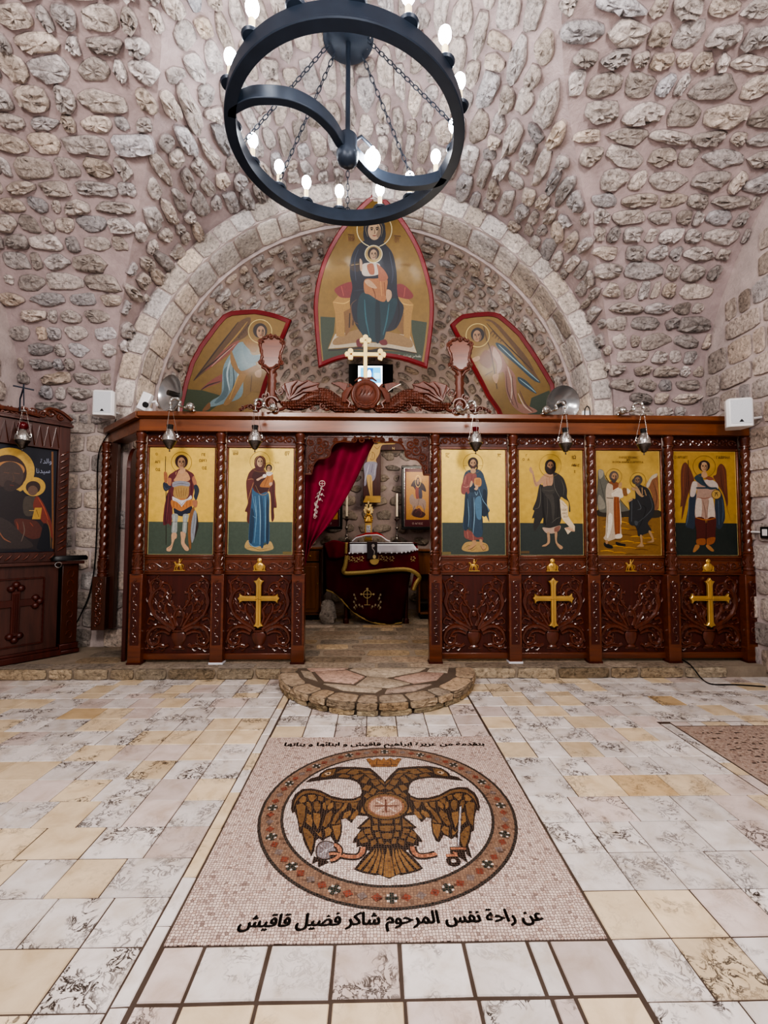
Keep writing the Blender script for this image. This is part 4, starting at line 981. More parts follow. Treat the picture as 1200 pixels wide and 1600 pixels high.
p.poly('b48a68', '320,510 380,440 410,450 400,510 340,560 290,585 260,530 235,410 215,370 235,350 260,410 290,510'); p.poly('b48a68', '190,350 215,310 235,350 255,385 225,400'); p.line('b48a68', 9, '210,345 212,315'); p.line('b48a68', 9, '222,350 235,322'); p.line('7a5238', 5, '250,420 275,520 300,570')
p.poly('b49a84', '390,1145 500,1150 640,1115 630,1180 560,1220 480,1225 430,1210'); p.poly('8a5a48', '560,1150 640,1120 620,1190 570,1215'); p.poly('b48e68', '455,1215 490,1215 495,1350 440,1400 385,1405 400,1385 460,1345'); p.poly('b48e68', '565,1215 600,1215 600,1340 675,1400 675,1430 640,1435 580,1360'); p.line('5a3a22', 5, '385,1405 440,1402 498,1355'); p.line('5a3a22', 5, '580,1362 640,1438')
p.poly('d8c4a0', '630,750 680,780 745,850 750,980 790,1040 850,1120 850,1190 800,1190 750,1235 700,1150 770,1130 690,1050 655,1000 640,860', False); p.poly('c49a78', '710,1150 770,1140 850,1190 800,1190'); p.line('8a6a48', 5, '655,790 700,840 745,850'); p.line('8a6a48', 5, '770,1130 830,1160')
for k, (a, b) in enumerate(((662, 910), (666, 960), (680, 1005))): p.text('4a3420', ('ΙΔΕ', 'ΑΜΝΟΣ', 'ΘΕΟΥ')[k], a, b, 26, 74)
p.head(492, 290, 66, 'a87e5a', '2e1e16', 1.08, beard='33221a', halo=(156, '8a6e30'), lw=4, long=True)
for a, b, c in (('Ο', 95, 225), ('Α', 165, 225), ('Γ', 142, 170)): p.text('4a3018', a, b, c, 32)
for a, b, c, h in (('ΙΩ', 800, 195, 44), ('ΑΝ', 790, 300, 36), ('ΝΗΣ', 820, 300, 30), ('Σ', 828, 385, 30)): p.text('4a3018', a, b, c, h)
p._put([(80, 1470), (205, 1466), (208, 1502), (82, 1506)], srgb('6a5230')); done(p)
# --- elder meeting a penitent
p = icon(4, [(52, 80), (935, 78), (1000, 1525), (92, 1528)], 'icon of two haloed figures, a white-robed elder and a stooping hermit, on a hillside', 'b99a50', '8a6222', 930)
for i in range(26):
    y = 960 + 22 * i; x = 110 + (i * 173) % 660; p.line(('b8842c', '6a4616', 'c8963a')[i % 3], 14, [(x, y), (x + 90, y - 8), (x + 190, y + 6)])
p.poly('3a3326', '92,900 300,930 500,900 940,900 945,1000 600,1000 110,990'); p.poly('67665a', '84,440 94,345 160,360 190,470 260,540 390,760 500,880 520,910 300,930 90,890'); p.poly('8d8878', '88,720 120,700 180,800 185,880 92,886'); p.line('35342c', 10, '180,420 230,500 400,760 520,890'); p.poly('948e7c', '90,350 160,365 150,440 105,470'); p.line('3e3c32', 8, '110,480 150,640 190,800')
p.poly('8a5a38', '750,560 820,450 910,400 930,600 940,870 860,880 850,720 800,600'); p.poly('b4a890', '760,550 830,430 910,390 900,440 840,480 790,590'); p.line('5a3420', 9, '850,500 910,700 890,860'); p.line('b07a50', 9, '890,480 930,700 930,860')
p.poly('b9a890', '230,530 200,600 195,730 210,900 200,1100 195,1240 170,1290 230,1330 330,1300 350,1290 420,1280 410,1100 400,950 390,760 440,720 430,640 380,600 330,560'); p.poly('d8ccb8', '240,960 290,980 280,1150 230,1290 210,1200'); p.poly('8f4a1e', '310,720 380,725 400,1230 330,1225'); p.line('b06a34', 7, '345,730 360,1220'); p.poly('8a4a24', '240,520 290,560 300,630 380,570 370,530 330,510 280,500'); p.line('2a1e16', 11, '205,735 300,740'); p.poly('d0c2ac', '290,640 380,590 430,640 430,730 360,720 280,710'); p.line('8c7c68', 8, '280,660 340,620'); p.line('80705c', 7, '230,780 225,1100 210,1270'); p.line('e4dccc', 8, '390,800 410,1000 415,1100')
p.poly('b08a5c', '370,560 390,520 420,530 410,590 380,600'); p.poly('8a5a28', '430,600 490,610 495,700 440,690'); p.poly('d8c8a8', '490,600 540,640 500,680'); p.poly('151210', '180,1350 240,1370 300,1400 290,1430 220,1420 180,1390'); p.poly('151210', '345,1340 420,1360 475,1370 470,1395 360,1385'); p.poly('a8805a', '200,1320 230,1320 225,1370 200,1360'); p.poly('d0c4b0', '340,1240 420,1230 425,1280 345,1295')
p.poly('2c2e30', '620,520 700,560 790,610 850,740 880,850 860,980 790,1080 840,1180 720,1240 660,1260 640,1180 610,1120 560,1110 520,1060 530,880 520,800 560,740 610,740 605,620'); p.line('5a6064', 10, '560,780 560,1060'); p.line('5a6064', 9, '640,760 690,870 640,900'); p.line('121314', 10, '700,830 760,900 650,1180'); p.line('50565a', 10, '800,680 850,850 780,960 640,1080'); p.poly('484e52', '600,1050 650,1060 640,1110 610,1100')
p.poly('a88860', '610,560 650,600 700,690 730,700 700,720 640,680 605,620'); p.line('a88860', 18, '700,590 705,690'); p.line('a88860', 16, '735,620 760,700'); p.poly('a88860', '500,780 560,740 570,760 520,790'); p.poly('a88860', '550,590 610,590 600,630 560,620'); p.poly('a88860', '680,1250 710,1250 720,1350 735,1400 680,1405 640,1400 690,1350'); p.poly('a88860', '800,1200 830,1190 880,1330 780,1340 850,1310')
p.head(305, 440, 60, 'a8805a', '5c5048', 1., beard='4a423c', halo=(110, '7a622c'), lw=4, look=1); p.head(640, 490, 56, '8a6a4c', '4a4440', 1.05, beard='4e4842', halo=(110, '7a622c'), lw=4, look=-1); p.line('4a4440', 26, '590,460 570,500 600,540')
p.text('4a3016', 'Ο ΑΓΙΟC ΖΩCΙΜΑC', 372, 185, 26, 255); p.text('4a3016', 'ΚΑΙ', 480, 215, 22, 45); p.text('4a3016', 'Η ΟCΙΑ ΜΑΡΙΑ Η ΑΙΓΥΠΤΙΑ', 285, 250, 26, 425); done(p)
# --- winged standing figure with disc
p = icon(5, [(60, 80), (895, 80), (945, 1520), (95, 1528)], 'icon of a standing brown-winged angel with a blue mantle holding a disc', 'ac8a42', '26302c', 1075)
p.poly('6e3a24', '230,235 185,280 165,420 170,700 160,855 185,850 175,1025 200,960 260,700 340,500 330,420 280,300'); p.poly('6e3a24', '710,250 660,300 640,400 600,430 660,540 740,680 800,920 830,1005 790,860 800,780 785,520 770,330'); p.line('8a5030', 9, '220,270 200,450 205,700'); p.line('8a5030', 9, '720,280 755,450 760,650'); p.line('48241a', 8, '250,300 240,560 200,800'); p.line('48241a', 8, '700,330 720,560 790,780'); p.line('48241a', 7, '280,400 250,640 180,960')
p.poly('2b3a4a', '290,700 370,640 370,1000 340,1150 300,1150 230,1110 260,900'); p.poly('2b3a4a', '640,600 700,640 740,760 760,980 740,1070 700,1150 640,1120 620,900'); p.line('6a7c8c', 7, '275,720 260,1000 235,1110'); p.line('55687a', 8, '720,740 735,900 720,1060'); p.line('55687a', 8, '670,760 680,1100')
p.poly('a88a78', '370,500 560,480 620,600 600,740 630,1010 500,1040 360,1000 370,740 385,620'); p.poly('c4b4a4', '370,760 440,740 440,980 365,985'); p.poly('c4b4a4', '540,740 600,750 620,1000 530,1010'); p.line('7a5a4a', 9, '460,760 490,900 500,1030'); p.line('7a5a4a', 9, '540,760 510,1000'); p.line('8a4a38', 9, '385,715 470,735 580,715')
p.poly('5a1f18', '360,1010 490,1030 490,1350 385,1340 375,1200'); p.poly('5a1f18', '520,1030 635,1010 630,1200 620,1340 520,1350'); p.line('a8642c', 16, '360,1000 500,1030 635,1005'); p.poly('9a5824', '380,1300 490,1290 490,1370 385,1370'); p.poly('9a5824', '515,1290 625,1270 600,1355 515,1370'); p.line('38100e', 12, '505,1040 505,1370')
p.poly('bcaea4', '330,500 385,520 370,640 340,710 290,700 300,580'); p.poly('bcaea4', '560,470 640,510 665,560 660,600 610,590 540,560 480,490'); p.poly('2c4450', '345,450 440,390 470,480 540,570 640,580 650,600 560,610 520,600 385,600 380,580 500,575 430,540'); p.poly('8e4e34', '480,440 560,430 610,470 540,480'); p.line('17262e', 6, '420,420 470,520 540,590')
p.ell('b8964a', 640, 678, 64); p.ring('6a4a20', 640, 678, 62, 7); p.line('3a2412', 10, '620,705 640,655 662,705'); p.line('3a2412', 8, '615,655 662,650'); p.line('4a2c1c', 7, '265,205 270,470 285,700', taper=False)
p.poly('a8743c', '360,1375 415,1385 400,1430 350,1475 325,1465'); p.poly('a8743c', '505,1375 545,1380 605,1440 600,1465 560,1455 510,1410')
p.head(478, 290, 66, 'b89068', '3a221a', 1.08, halo=(150, '7a5c28'), lw=5); p.poly('b89068', '450,370 500,370 520,430 470,450 440,420'); p.line('c8b8a0', 7, '440,245 475,235 510,245')
p.text('4a3018', 'Ο ΑΡΧΑΓΓ', 80, 182, 34, 178); p.text('4a3018', 'ΓΑΒΡΙΗΛ', 640, 182, 36, 185); done(p)

# ------------------------------------------------------------------ three shaped icons in the apse
def shaped(name, label, poly, plane, n, scale_box, group=None, thick=.05):
    """red-edged panel whose outline is given in picture pixels on a plane"""
    pt, nn = Vector(plane), Vector(n).normalized(); pts = spline(poly, 1, True) if False else poly
    P = [onplane(x, y, pt, nn) for x, y in pts]; c = sum(P, Vector()) / len(P)
    o = empty(name, c); tag(o, label, 'icon', group)
    U = Vector((1, 0, 0)); U = (U - nn * U.dot(nn)).normalized(); V = nn.cross(U); V = V if V.z > 0 else -V
    uv = [((q - c).dot(U), (q - c).dot(V)) for q in P]
    m = MB(); m.prism(uv, c - nn * thick, U, V, nn, thick); m.build('icon_board', M['wood_dark'], o)
    a = sum(uv[i][0] * uv[(i + 1) % len(uv)][1] - uv[(i + 1) % len(uv)][0] * uv[i][1] for i in range(len(uv)))
    ins = offset(uv, .055 if a > 0 else -.055)
    fr = MB(); k = len(uv); vs = []
    for q, h in ((uv, -thick - .004), (uv, .018), ([(u * .75 + w * .25, v * .75 + x * .25) for (u, v), (w, x) in zip(uv, ins)], .028), (ins, .012), (ins, 0)):
        vs += [c + U * u + V * v + nn * h for u, v in q]
    if a < 0: pass
    fs = [(r * k + i, r * k + (i + 1) % k, (r + 1) * k + (i + 1) % k, (r + 1) * k + i) for r in range(4) for i in range(k)]
    if a < 0: fs = [f[::-1] for f in fs]
    fr.add(vs, fs); fr.build('red_frame', M['red_frame'], o)
    x0, y0, sc = scale_box
    p = Paint(lambda x, y: onplane(x0 + x / sc, y0 + y / sc, pt, nn) + nn * .002, nn, .0001); p.gain = .66; p.o = o
    p.poly_in = ins; p.base = (c, U, V, nn)
    gp = [c + U * u + V * v + nn * .0015 for u, v in ins]
    p.mb.add(gp if a > 0 else gp[::-1], [tuple(range(k))], 1, srgb('6e5526'))
    return p
M['red_frame'] = plain('red_frame_paint', '74181d', .4, var=.12)
PXC = (470, 290, 5.217)                      # traced crop origin and scale
def cpx(t): return [(PXC[0] + float(a.split(',')[0]) / PXC[2], PXC[1] + float(a.split(',')[1]) / PXC[2]) for a in t.split()]
top = spline(cpx('600,60 450,200 310,370 195,580 130,790 107,960 112,1120 125,1280 145,1485'), 4)
bot = spline(cpx('145,1485 350,1410 600,1395 820,1420 1030,1490'), 4); rgt = spline(cpx('1030,1490 1060,1280 1080,1100 1082,930 1055,780 990,560 900,380 790,220 650,70'), 4)
pc = shaped('apse_icon', 'pointed arched icon of an enthroned mother and child high in the apse', top + bot[1:] + rgt[1:], (0, 5.98, 4.0), (0, -1, -.17), PXC)
p = pc
p.poly('3d4a32', '160,1068 280,1075 270,1200 220,1330 480,1340 700,1345 945,1365 905,1200 900,1095 1028,1115 1010,1280 985,1440 820,1405 600,1375 350,1390 185,1435 165,1250', False)
p.poly('c8b89a', '225,1330 280,1210 480,1190 700,1200 890,1220 945,1362 700,1320 480,1310', False); p.poly('a07c48', '275,1300 290,1240 480,1170 700,1190 880,1240 900,1320 700,1290 470,1280'); p.line('2a1c14', 22, '225,1345 480,1325 560,1350 700,1330 945,1372')
p.poly('b08436', '260,950 320,880 430,900 440,990 360,1030 355,1230 290,1230 280,1040', False); p.poly('b08436', '920,970 860,910 760,900 770,1000 835,1040 840,1230 890,1250 905,1050', False); p.poly('8a5f26', '350,1030 440,980 440,1130 365,1230', False); p.poly('8a5f26', '840,1040 760,1000 760,1140 835,1220', False); p.line('d8b060', 8, '265,950 360,960 430,910'); p.line('d8b060', 8, '915,975 840,965 770,910'); p.line('3a2414', 14, '400,1040 395,1160'); p.line('3a2414', 12, '430,1010 425,1140')
p.poly('8a2a28', '280,840 380,790 440,800 450,900 340,915 290,880'); p.poly('8a2a28', '910,880 840,810 780,810 770,890 860,925 910,915'); p.line('b85a48', 7, '330,820 350,900'); p.line('b85a48', 7, '850,830 840,910')
p.poly('1f2130', '545,440 460,490 410,590 400,720 420,830 400,960 440,1120 540,1240 660,1200 780,1160 840,1000 790,900 780,700 750,560 700,490 640,440'); p.poly('123a44', '480,900 560,870 640,950 780,920 760,1060 700,1180 670,1260 590,1275 510,1230 460,1080'); p.poly('0b2630', '610,950 640,940 650,1240 610,1260'); p.line('2f6670', 12, '520,930 530,1080 560,1230'); p.line('2f6670', 12, '720,960 700,1100 670,1220'); p.line('2c3040', 12, '430,860 540,850 600,900'); p.line('6a4a34', 8, '455,930 410,980 430,1100 470,1130'); p.line('14121a', 12, '790,900 800,1050 770,1150'); p.poly('3c2a22', '400,640 470,620 480,650 470,700 415,690'); p.line('b89a5a', 6, '410,650 475,640')
p.line('3a3e50', 9, '470,520 440,620 450,780'); p.line('3a3e50', 9, '720,540 750,700 740,800'); p.line('b48e60', 10, '560,450 570,490 640,480 650,450')
p.poly('b0703a', '520,770 600,760 700,760 700,850 690,940 640,940 560,890 520,870'); p.poly('c8b8a8', '500,650 550,630 640,640 640,720 540,740 500,720'); p.poly('a8603a', '540,650 560,720 600,720 590,640'); p.poly('a8603a', '620,640 680,690 710,760 640,780 630,700'); p.line('7a4420', 8, '560,790 600,870 610,930'); p.line('d89a54', 7, '650,780 660,900'); p.line('7a4420', 7, '680,790 690,900')
p.poly('c49c74', '520,780 560,770 620,830 600,840 550,820'); p.poly('c49c74', '700,850 735,860 740,910 710,950 695,910'); p.poly('c49c74', '480,600 500,620 500,690 485,690'); p.poly('7a1c20', '455,1260 500,1250 500,1310 460,1310'); p.poly('7a1c20', '640,1270 690,1255 705,1295 660,1300')
p.head(600, 360, 78, 'c4a078', '20222e', 1.05, halo=(142, 'e0d0a0'), lw=7, long=True); p.line('8a7a5a', 6, '545,420 530,340 600,265 665,340 655,420'); p.ell('b89a58', 593, 560, 68, 74); p.head(593, 560, 44, 'c49c74', '3a241a', 1., halo=(70, 'e8dcb8'), lw=6)
p.text('5a2a1c', 'ΜΗΡ', 388, 455, 40, 50); p.text('5a2a1c', 'ΘΥ', 765, 465, 40, 40); p.line('5a2a1c', 8, '385,400 435,405'); p.line('5a2a1c', 8, '760,410 815,415'); p.text('7a5a30', 'Η ΠΛΑΤΥΤΕΡΑ', 268, 645, 20, 110); p.text('7a5a30', 'ΤΩΝ ΟΥΡΑΝΩΝ', 795, 655, 20, 110)
p.text('c8c4b4', arabic('بتقدمة من عزيزة ابراهيم قاقيش و ابنائها'), 705, 1400, 22, 275)
p.build('picture', [M['paint'], M['paint_gold']], p.o)
# kneeling angel, left; standing angel, right
PXL = (200, 470, 4.286)
L = [(200 + float(a.split(',')[0]) / 4.286, 470 + float(a.split(',')[1]) / 4.286) for a in '330,790 345,690 380,540 420,410 480,300 590,150 640,95 690,72 770,65 850,60 930,75 990,90 1095,130 1050,240 990,400 930,560 890,700 870,790'.split()]
p = shaped('apse_icon', 'red-edged shaped icon of a kneeling angel in pale blue in the apse', L, (0, 6.25, 4.0), (.10, -1, -.14), PXL)
p.poly('3c4a24', '330,790 370,590 500,600 640,640 600,700 480,790', False)
p.poly('6e4c24', '820,112 760,130 690,200 600,310 520,420 440,530 520,470 650,340 740,270 800,230 815,170'); p.line('3a2412', 9, '740,140 640,270 540,400 450,520'); p.line('a8843c', 10, '800,140 730,230 640,330'); p.line('3a2412', 8, '810,160 740,250'); p.poly('9a5040', '740,265 640,330 550,430 520,470 620,400 720,320'); p.line('3c1c18', 10, '700,300 600,390 500,470 440,535'); p.poly('9a5040', '640,490 560,530 490,595 560,570 630,540'); p.line('3c1c18', 9, '620,540 540,565 490,598'); p.line('c89a8a', 7, '720,290 620,380 560,440')
for k in range(5): p.line('5a3c1c', 7, [(735 + k * 14, 250 - k * 8), (750 + k * 10, 225 - k * 10), (772 + k * 8, 228 - k * 14)])
p.poly('7f9ba0', '745,280 690,350 640,440 630,560 620,630 560,670 545,710 640,690 760,640 780,500 860,480 850,380 880,390 890,360 830,360 800,290'); p.poly('5a7880', '640,470 680,450 670,620 610,680 580,680 640,600'); p.line('b8ccd0', 12, '700,360 665,480 680,600'); p.line('b8ccd0', 9, '740,440 730,560 700,640'); p.line('40585e', 8, '700,420 710,540 690,640'); p.poly('6f9098', '780,300 820,360 880,370 880,400 810,420 775,360')
p.poly('a0742c', '690,330 720,400 760,470 860,430 880,460 800,500 740,490 690,420'); p.poly('a87c34', '740,500 790,500 740,600 680,690 640,690 700,590'); p.poly('94702c', '800,500 870,470 920,480 900,600 830,610 780,640'); p.line('d0a858', 7, '740,500 680,660'); p.line('5a3c14', 7, '830,500 820,610'); p.poly('a0742c', '770,270 860,260 860,330 830,340'); p.poly('8a5a20', '500,730 545,680 550,720 510,740'); p.poly('c49c74', '850,480 890,460 890,510 860,510')
p.head(885, 205, 42, 'b88c64', '33221a', 1.05, halo=(78, 'd8c07a'), lw=6, look=1); p.build('picture', [M['paint'], M['paint_gold']], p.o)
PXR = (660, 470, 4.286)
L = [(660 + float(a.split(',')[0]) / 4.286, 470 + float(a.split(',')[1]) / 4.286) for a in '520,790 500,740 430,640 380,540 320,430 270,330 225,240 185,162 225,125 265,95 350,82 440,76 480,80 520,92 590,150 660,215 720,300 780,390 840,490 880,560 890,650 880,790'.split()]
p = shaped('apse_icon', 'red-edged shaped icon of a bowing angel in pink in the apse', L, (0, 6.25, 4.0), (-.10, -1, -.14), PXR)
p.poly('3c4a34', '730,650 850,600 880,790 700,790', False)
p.poly('6e4c24', '420,130 470,150 540,230 620,330 700,450 790,540 760,490 700,380 600,260 520,170 460,128'); p.line('3a2412', 8, '430,150 520,250 640,370 740,470'); p.poly('2c4a58', '495,280 560,310 640,400 700,460 790,545 740,530 640,440 560,370 500,310'); p.line('8fb0b8', 9, '510,295 600,380 700,470 780,540'); p.poly('2c4a58', '640,510 700,540 765,620 720,600 650,550'); p.line('8fb0b8', 7, '650,525 720,580 760,615')
for k in range(5): p.line('5a3c1c', 7, [(450 + k * 18, 230 + k * 12), (470 + k * 16, 205 + k * 14), (490 + k * 16, 225 + k * 16)])
p.poly('a0705c', '470,300 520,340 560,420 620,500 630,600 640,680 700,700 770,740 680,755 600,700 560,600 545,480 500,490 490,420 450,380 420,420 380,380 440,330'); p.poly('c4a08c', '480,310 525,380 530,450 500,490 500,420 470,360'); p.line('d0b4a0', 11, '570,440 600,560 590,680'); p.line('6a4034', 8, '600,500 610,620 640,720'); p.line('6a4034', 8, '650,600 690,690 740,740'); p.line('d0b4a0', 9, '640,620 680,700 730,745'); p.line('6a4034', 7, '560,470 570,600 610,700'); p.poly('8a5a3c', '420,330 470,370 460,440 430,450 380,400')
p.poly('c49c74', '330,390 375,370 385,390 350,410'); p.line('4a2c18', 6, '410,170 430,260 460,350 500,590', taper=False); p.poly('c49c74', '470,500 510,490 500,550 480,540'); p.line('4a2c18', 6, '420,500 470,470')
p.head(370, 232, 40, 'b88c64', '2c1e18', 1.05, halo=(78, 'd8c07a'), lw=6, look=-1); p.build('picture', [M['paint'], M['paint_gold']], p.o)
# ================================================================== THINGS ABOVE AND ON THE SCREEN
# ------------------------------------------------------------------ oil lamps on silver brackets
def oil_lamp(side, glass):
    """hung at the origin; side = where the bracket's ball lies; cornice edge is .18 m behind"""
    o = empty('hanging_oil_lamp')
    m = MB(); m.lathe([(.004, -.425), (.008, -.415), (.004, -.40), (.02, -.395), (.045, -.36), (.064, -.325), (.066, -.315)], n=20); m.build('lower_bowl', M['silver_dark'], o)
    m = MB(); m.lathe([(.066, -.315), (.072, -.312), (.068, -.30), (.067, -.28), (.060, -.255), (.046, -.23), (.034, -.215), (.030, -.205), (.034, -.20), (.030, -.195)], n=20, rfun=lambda r, z, q: r * (1 + .05 * math.cos(6 * q + z * 60)))
    for k in range(3):
        q = 2 * PI * k / 3 + .5; c, s = math.cos(q), math.sin(q); m.tube([(.055 * c, .055 * s, -.28), (.075 * c, .075 * s, -.265), (.07 * c, .07 * s, -.235), (.058 * c, .058 * s, -.245)], [.006, .006, .005, .004], 6)
    m.build('pierced_cup', M['silver'], o)
    m = MB(); m.lathe([(.024, -.20), (.030, -.18), (.034, -.15), (.032, -.148), (.027, -.18), (.02, -.195)], n=16); m.build('glass_cup', glass, o)
    for k in range(3):
        q = 2 * PI * k / 3 + .5; m = MB(); m.tube([(.07 * math.cos(q), .07 * math.sin(q), -.25), (.02 * math.cos(q), .02 * math.sin(q), 0)], .0018, 5); m.build('chain', M['silver'], o)
    m = MB(); m.lathe([(.03, -.008), (.026, .004), (.012, .012), (.004, .016), (.003, .05)], n=14); m.build('chain_cap', M['silver'], o)
    m = MB(); s = side
    path = spline([(0, 0, .05), (.0, .0, .10), (s * .03, .03, .135), (s * .075, .06, .11), (s * .06, .05, .075), (s * .10, .11, .06), (s * .13, .16, .085), (s * .15, .18, .075)], 6)
    m.tube(path, [.006 + .012 * abs(math.sin(i * .55)) for i in range(len(path))], 8)
    m.ball((s * .15, .12, .075), .043, 10); m.ball((s * .15, .075, .07), .016, 8); m.lathe([(.03, 0), (.03, .012), (.02, .02)], (s * .15, .20, .044), 12); m.tube([(s * .15, .17, .075), (s * .15, .20, .06)], .016, 8)
    m.build('bracket', M['silver'], o)
    return o
M['red_glass'] = plain('red_glass', '5a0c12', .08, var=.05); M['clear_glass'] = plain('smoky_glass', '2c2a28', .08, var=.05)
spots = [(266, 655, 1, 'clear_glass', 'silver oil lamp over the soldier saint icon'), (399, 653, 1, 'clear_glass', 'silver oil lamp over the icon of the mother holding a child'), (743, 655, -1, 'red_glass', 'silver oil lamp with dark red glass over the icon of the man with a book'),
         (883, 655, -1, 'clear_glass', 'silver oil lamp over the icon of the hermit with a scroll'), (1005, 651, -1, 'clear_glass', 'silver oil lamp over the icon of two figures on a hillside')]
for px, py, s, g, lab in spots:
    l = oil_lamp(s, M[g]); l.location = atY(px, py, 4.625); l.location.z = 2.745; tag(l, lab, 'oil lamp', 'oil lamps along the icon screen')
# ------------------------------------------------------------------ polished dishes on the cornice
def dish(p, r, rx, rz, label):
    o = empty('metal_dish', p); R = Matrix.Rotation(rz, 4, 'Z') @ Matrix.Rotation(rx, 4, 'X')
    m = MB(); m.lathe([(0, .10), (r * .3, .092), (r * .6, .066), (r * .85, .026), (r, 0), (r * 1.02, -.006), (r * 1.02, .004), (r * .9, .03), (r * .6, .08), (r * .3, .108), (0, .115)], axis=1, n=36, M=R.to_3x3()); 
    m.v = [tuple(Vector(q) + Vector(p)) for q in m.v]; m.build('reflector', M['dish'], o)
    m = MB(); m.lathe([(0, -.02), (.03, -.02), (.034, .03), (.028, .1)], axis=1, n=16, M=R.to_3x3()); m.v = [tuple(Vector(q) + Vector(p)) for q in m.v]; m.build('centre_cap', M['silver_dark'], o)
    m = MB(); b = Vector(p) + R @ Vector((0, .11, 0)); f = Vector((p[0] + .05, 4.985, 2.791)); m.tube([b, b + Vector((.0, .03, -.03)), Vector((b.x, b.y + .02, 2.83)), Vector((b.x, b.y - .05, 2.802)), Vector((f.x, f.y, 2.802))], .010, 8); m.lathe([(.06, 0), (.06, .012), (.02, .02)], f, 16); m.build('stand_arm', M['white_plastic'], o)
    return tag(o, label, 'dish', 'polished metal dishes on the cornice')
M['dish'] = plain('polished_metal', 'a9a9a8', .22, .7, var=.12, nscale=4)
c = atY(265, 614, 5.2); dish(c, .205, 0, -.55, 'round polished metal dish turned aside, beside the kneeling angel icon')
c = atY(880, 630, 5.2); dish(c, .2, .15, .1, 'round polished metal dish facing forward, beside the standing angel icon')
# floodlight and a white hook fixture
o = empty('floodlight', (0, 0, 0)); p = atY(227, 628, 4.94); o.location = p; WM[o.name] = Matrix.Translation(p)
R = Matrix.Rotation(R2(22), 3, 'Y'); m = MB(); m.box(p, (.10, .07, .2), 0, R); m.build('housing', M['white_plastic'], o, bevel=.01)
m = MB(); m.lathe([(.0, -.045), (.03, -.044), (.033, -.03)], p + Vector((.02, 0, -.04)), 16, axis=1); m.build('lens', M['black'], o)
m = MB(); m.tube([p + Vector((.0, .03, .0)), p + Vector((.09, .05, .02)), p + Vector((.12, .02, -.03))], .014, 8); m.span((p.x - .02, p.y + .02, 2.787), (p.x + .05, p.y + .06, p.z - .06)); m.build('mount', M['white_plastic'], o)
tag(o, 'small white floodlight tilted on the cornice at the bend of the screen', 'light')
o = empty('cable_hook', (0, 0, 0)); p = atY(917, 640, 4.89); p.z = 2.787; o.location = p; WM[o.name] = Matrix.Translation(p)
m = MB(); m.span((p.x - .045, p.y, p.z), (p.x + .05, p.y + .03, p.z + .07)); m.build('base', M['white_plastic'], o, bevel=.01)
m = MB(); m.tube(spline([tuple(p + Vector(q)) for q in ((-.03, -.01, .01), (-.025, -.01, .08), (0, -.01, .115), (.025, -.01, .08), (.03, -.01, .01))], 6), .006, 8); m.build('loop', M['black'], o)
tag(o, 'small white fitting with a dark wire loop beside the forward facing dish', 'fixture')
# ------------------------------------------------------------------ loudspeakers
def speaker(p, rz, label, arm):
    o = empty('loudspeaker', p, rz); T = WM[o.name]
    m = MB(); out = [(-.115, -.02), (-.12, -.07), (-.10, -.10), (.10, -.10), (.12, -.07), (.115, -.02), (.07, .10), (-.07, .10)]
    m.prism(out, (0, 0, -.15), (1, 0, 0), (0, 1, 0), (0, 0, 1), .30, 0, .02); m.v = [tuple(T @ Vector(q)) for q in m.v]; c = m.build('cabinet', M['white_plastic'], o, bevel=.006)
    m = MB(); m.span((-.092, -.104, -.12), (.092, -.1, .125)); m.v = [tuple(T @ Vector(q)) for q in m.v]; m.build('grille', M['grille'], o, bevel=.003)
    m = MB(); m.prism([(-.022, -.105), (.022, -.105), (0, -.075)], (0, -.104, 0), (1, 0, 0), (0, 0, 1), (0, -1, 0), .002); m.v = [tuple(T @ Vector(q)) for q in m.v]; m.build('badge', M['black'], o)
    m = MB(); a = Vector(arm) + Vector(p); m.tube([T @ Vector((0, .09, -.05)), (a + T @ Vector((0, .09, -.05))) / 2, a], .014, 8); m.build('wall_bracket', M['white_plastic'], o)
    return tag(o, label, 'loudspeaker', 'white loudspeakers')
M['grille'] = plain('speaker_grille', 'c4c8cc', .6, var=.1, nscale=200, bmp=.3)
p = atY(166, 632, 5.38); speaker(p, .12, 'white loudspeaker above the icon stand, by the bend of the screen', (0, .29, -.04))
p = atY(1151, 647, 4.6); speaker(p, -.3, 'white loudspeaker over the screen corner above the winged angel icon', (XR - .005 - p.x, .12, 0))
# ------------------------------------------------------------------ small screen behind the gilt cross
Y = 7.75; a, b = atY(545, 574, Y), atY(614, 606, Y); cx, cz = (a.x + b.x) / 2, (a.z + b.z) / 2; hw, hh = (b.x - a.x) / 2, .24
o = empty('monitor', (cx, Y, cz)); tag(o, 'small lit black screen behind the gilt cross of the crest', 'monitor')
m = MB(); m.span((cx - hw, Y, cz - hh), (cx + hw, Y + .05, cz + hh)); m.build('casing', M['black'], o, bevel=.006)
def emis(name, c, k):
    return plain(name, c, .4, emis=(srgb(c), k), var=.02)
p = Paint(lambda x, y: Vector((cx - hw * .58 + hw * 1.1 * x, Y - .001, cz + hh * .86 - hh * 1.72 * y)), (0, -1, 0)); 
p._put([(0, 0), (1, 0), (1, 1), (0, 1)], srgb('f2f8ff')); p._put([(.1, .08), (.92, .06), (.95, .72), (.1, .78)], srgb('3fa8d8')); p._put([(.3, .1), (.62, .1), (.58, .6), (.34, .6)], srgb('1c62a8')); p.ell('e8f6ff', .46, .36, .09, .2); p._put([(.66, .3), (.9, .3), (.9, .55), (.66, .55)], srgb('8fd0ea'))
mt, nt, bs = newmat('lit_picture'); at_ = nd(nt, 'ShaderNodeAttribute', attribute_name='Col'); nt.links.new(at_.outputs['Color'], bs.inputs['Base Color']); nt.links.new(at_.outputs['Color'], bs.inputs['Emission Color']); bs.inputs['Emission Strength'].default_value = 1.6
p.build('display', mt, o)
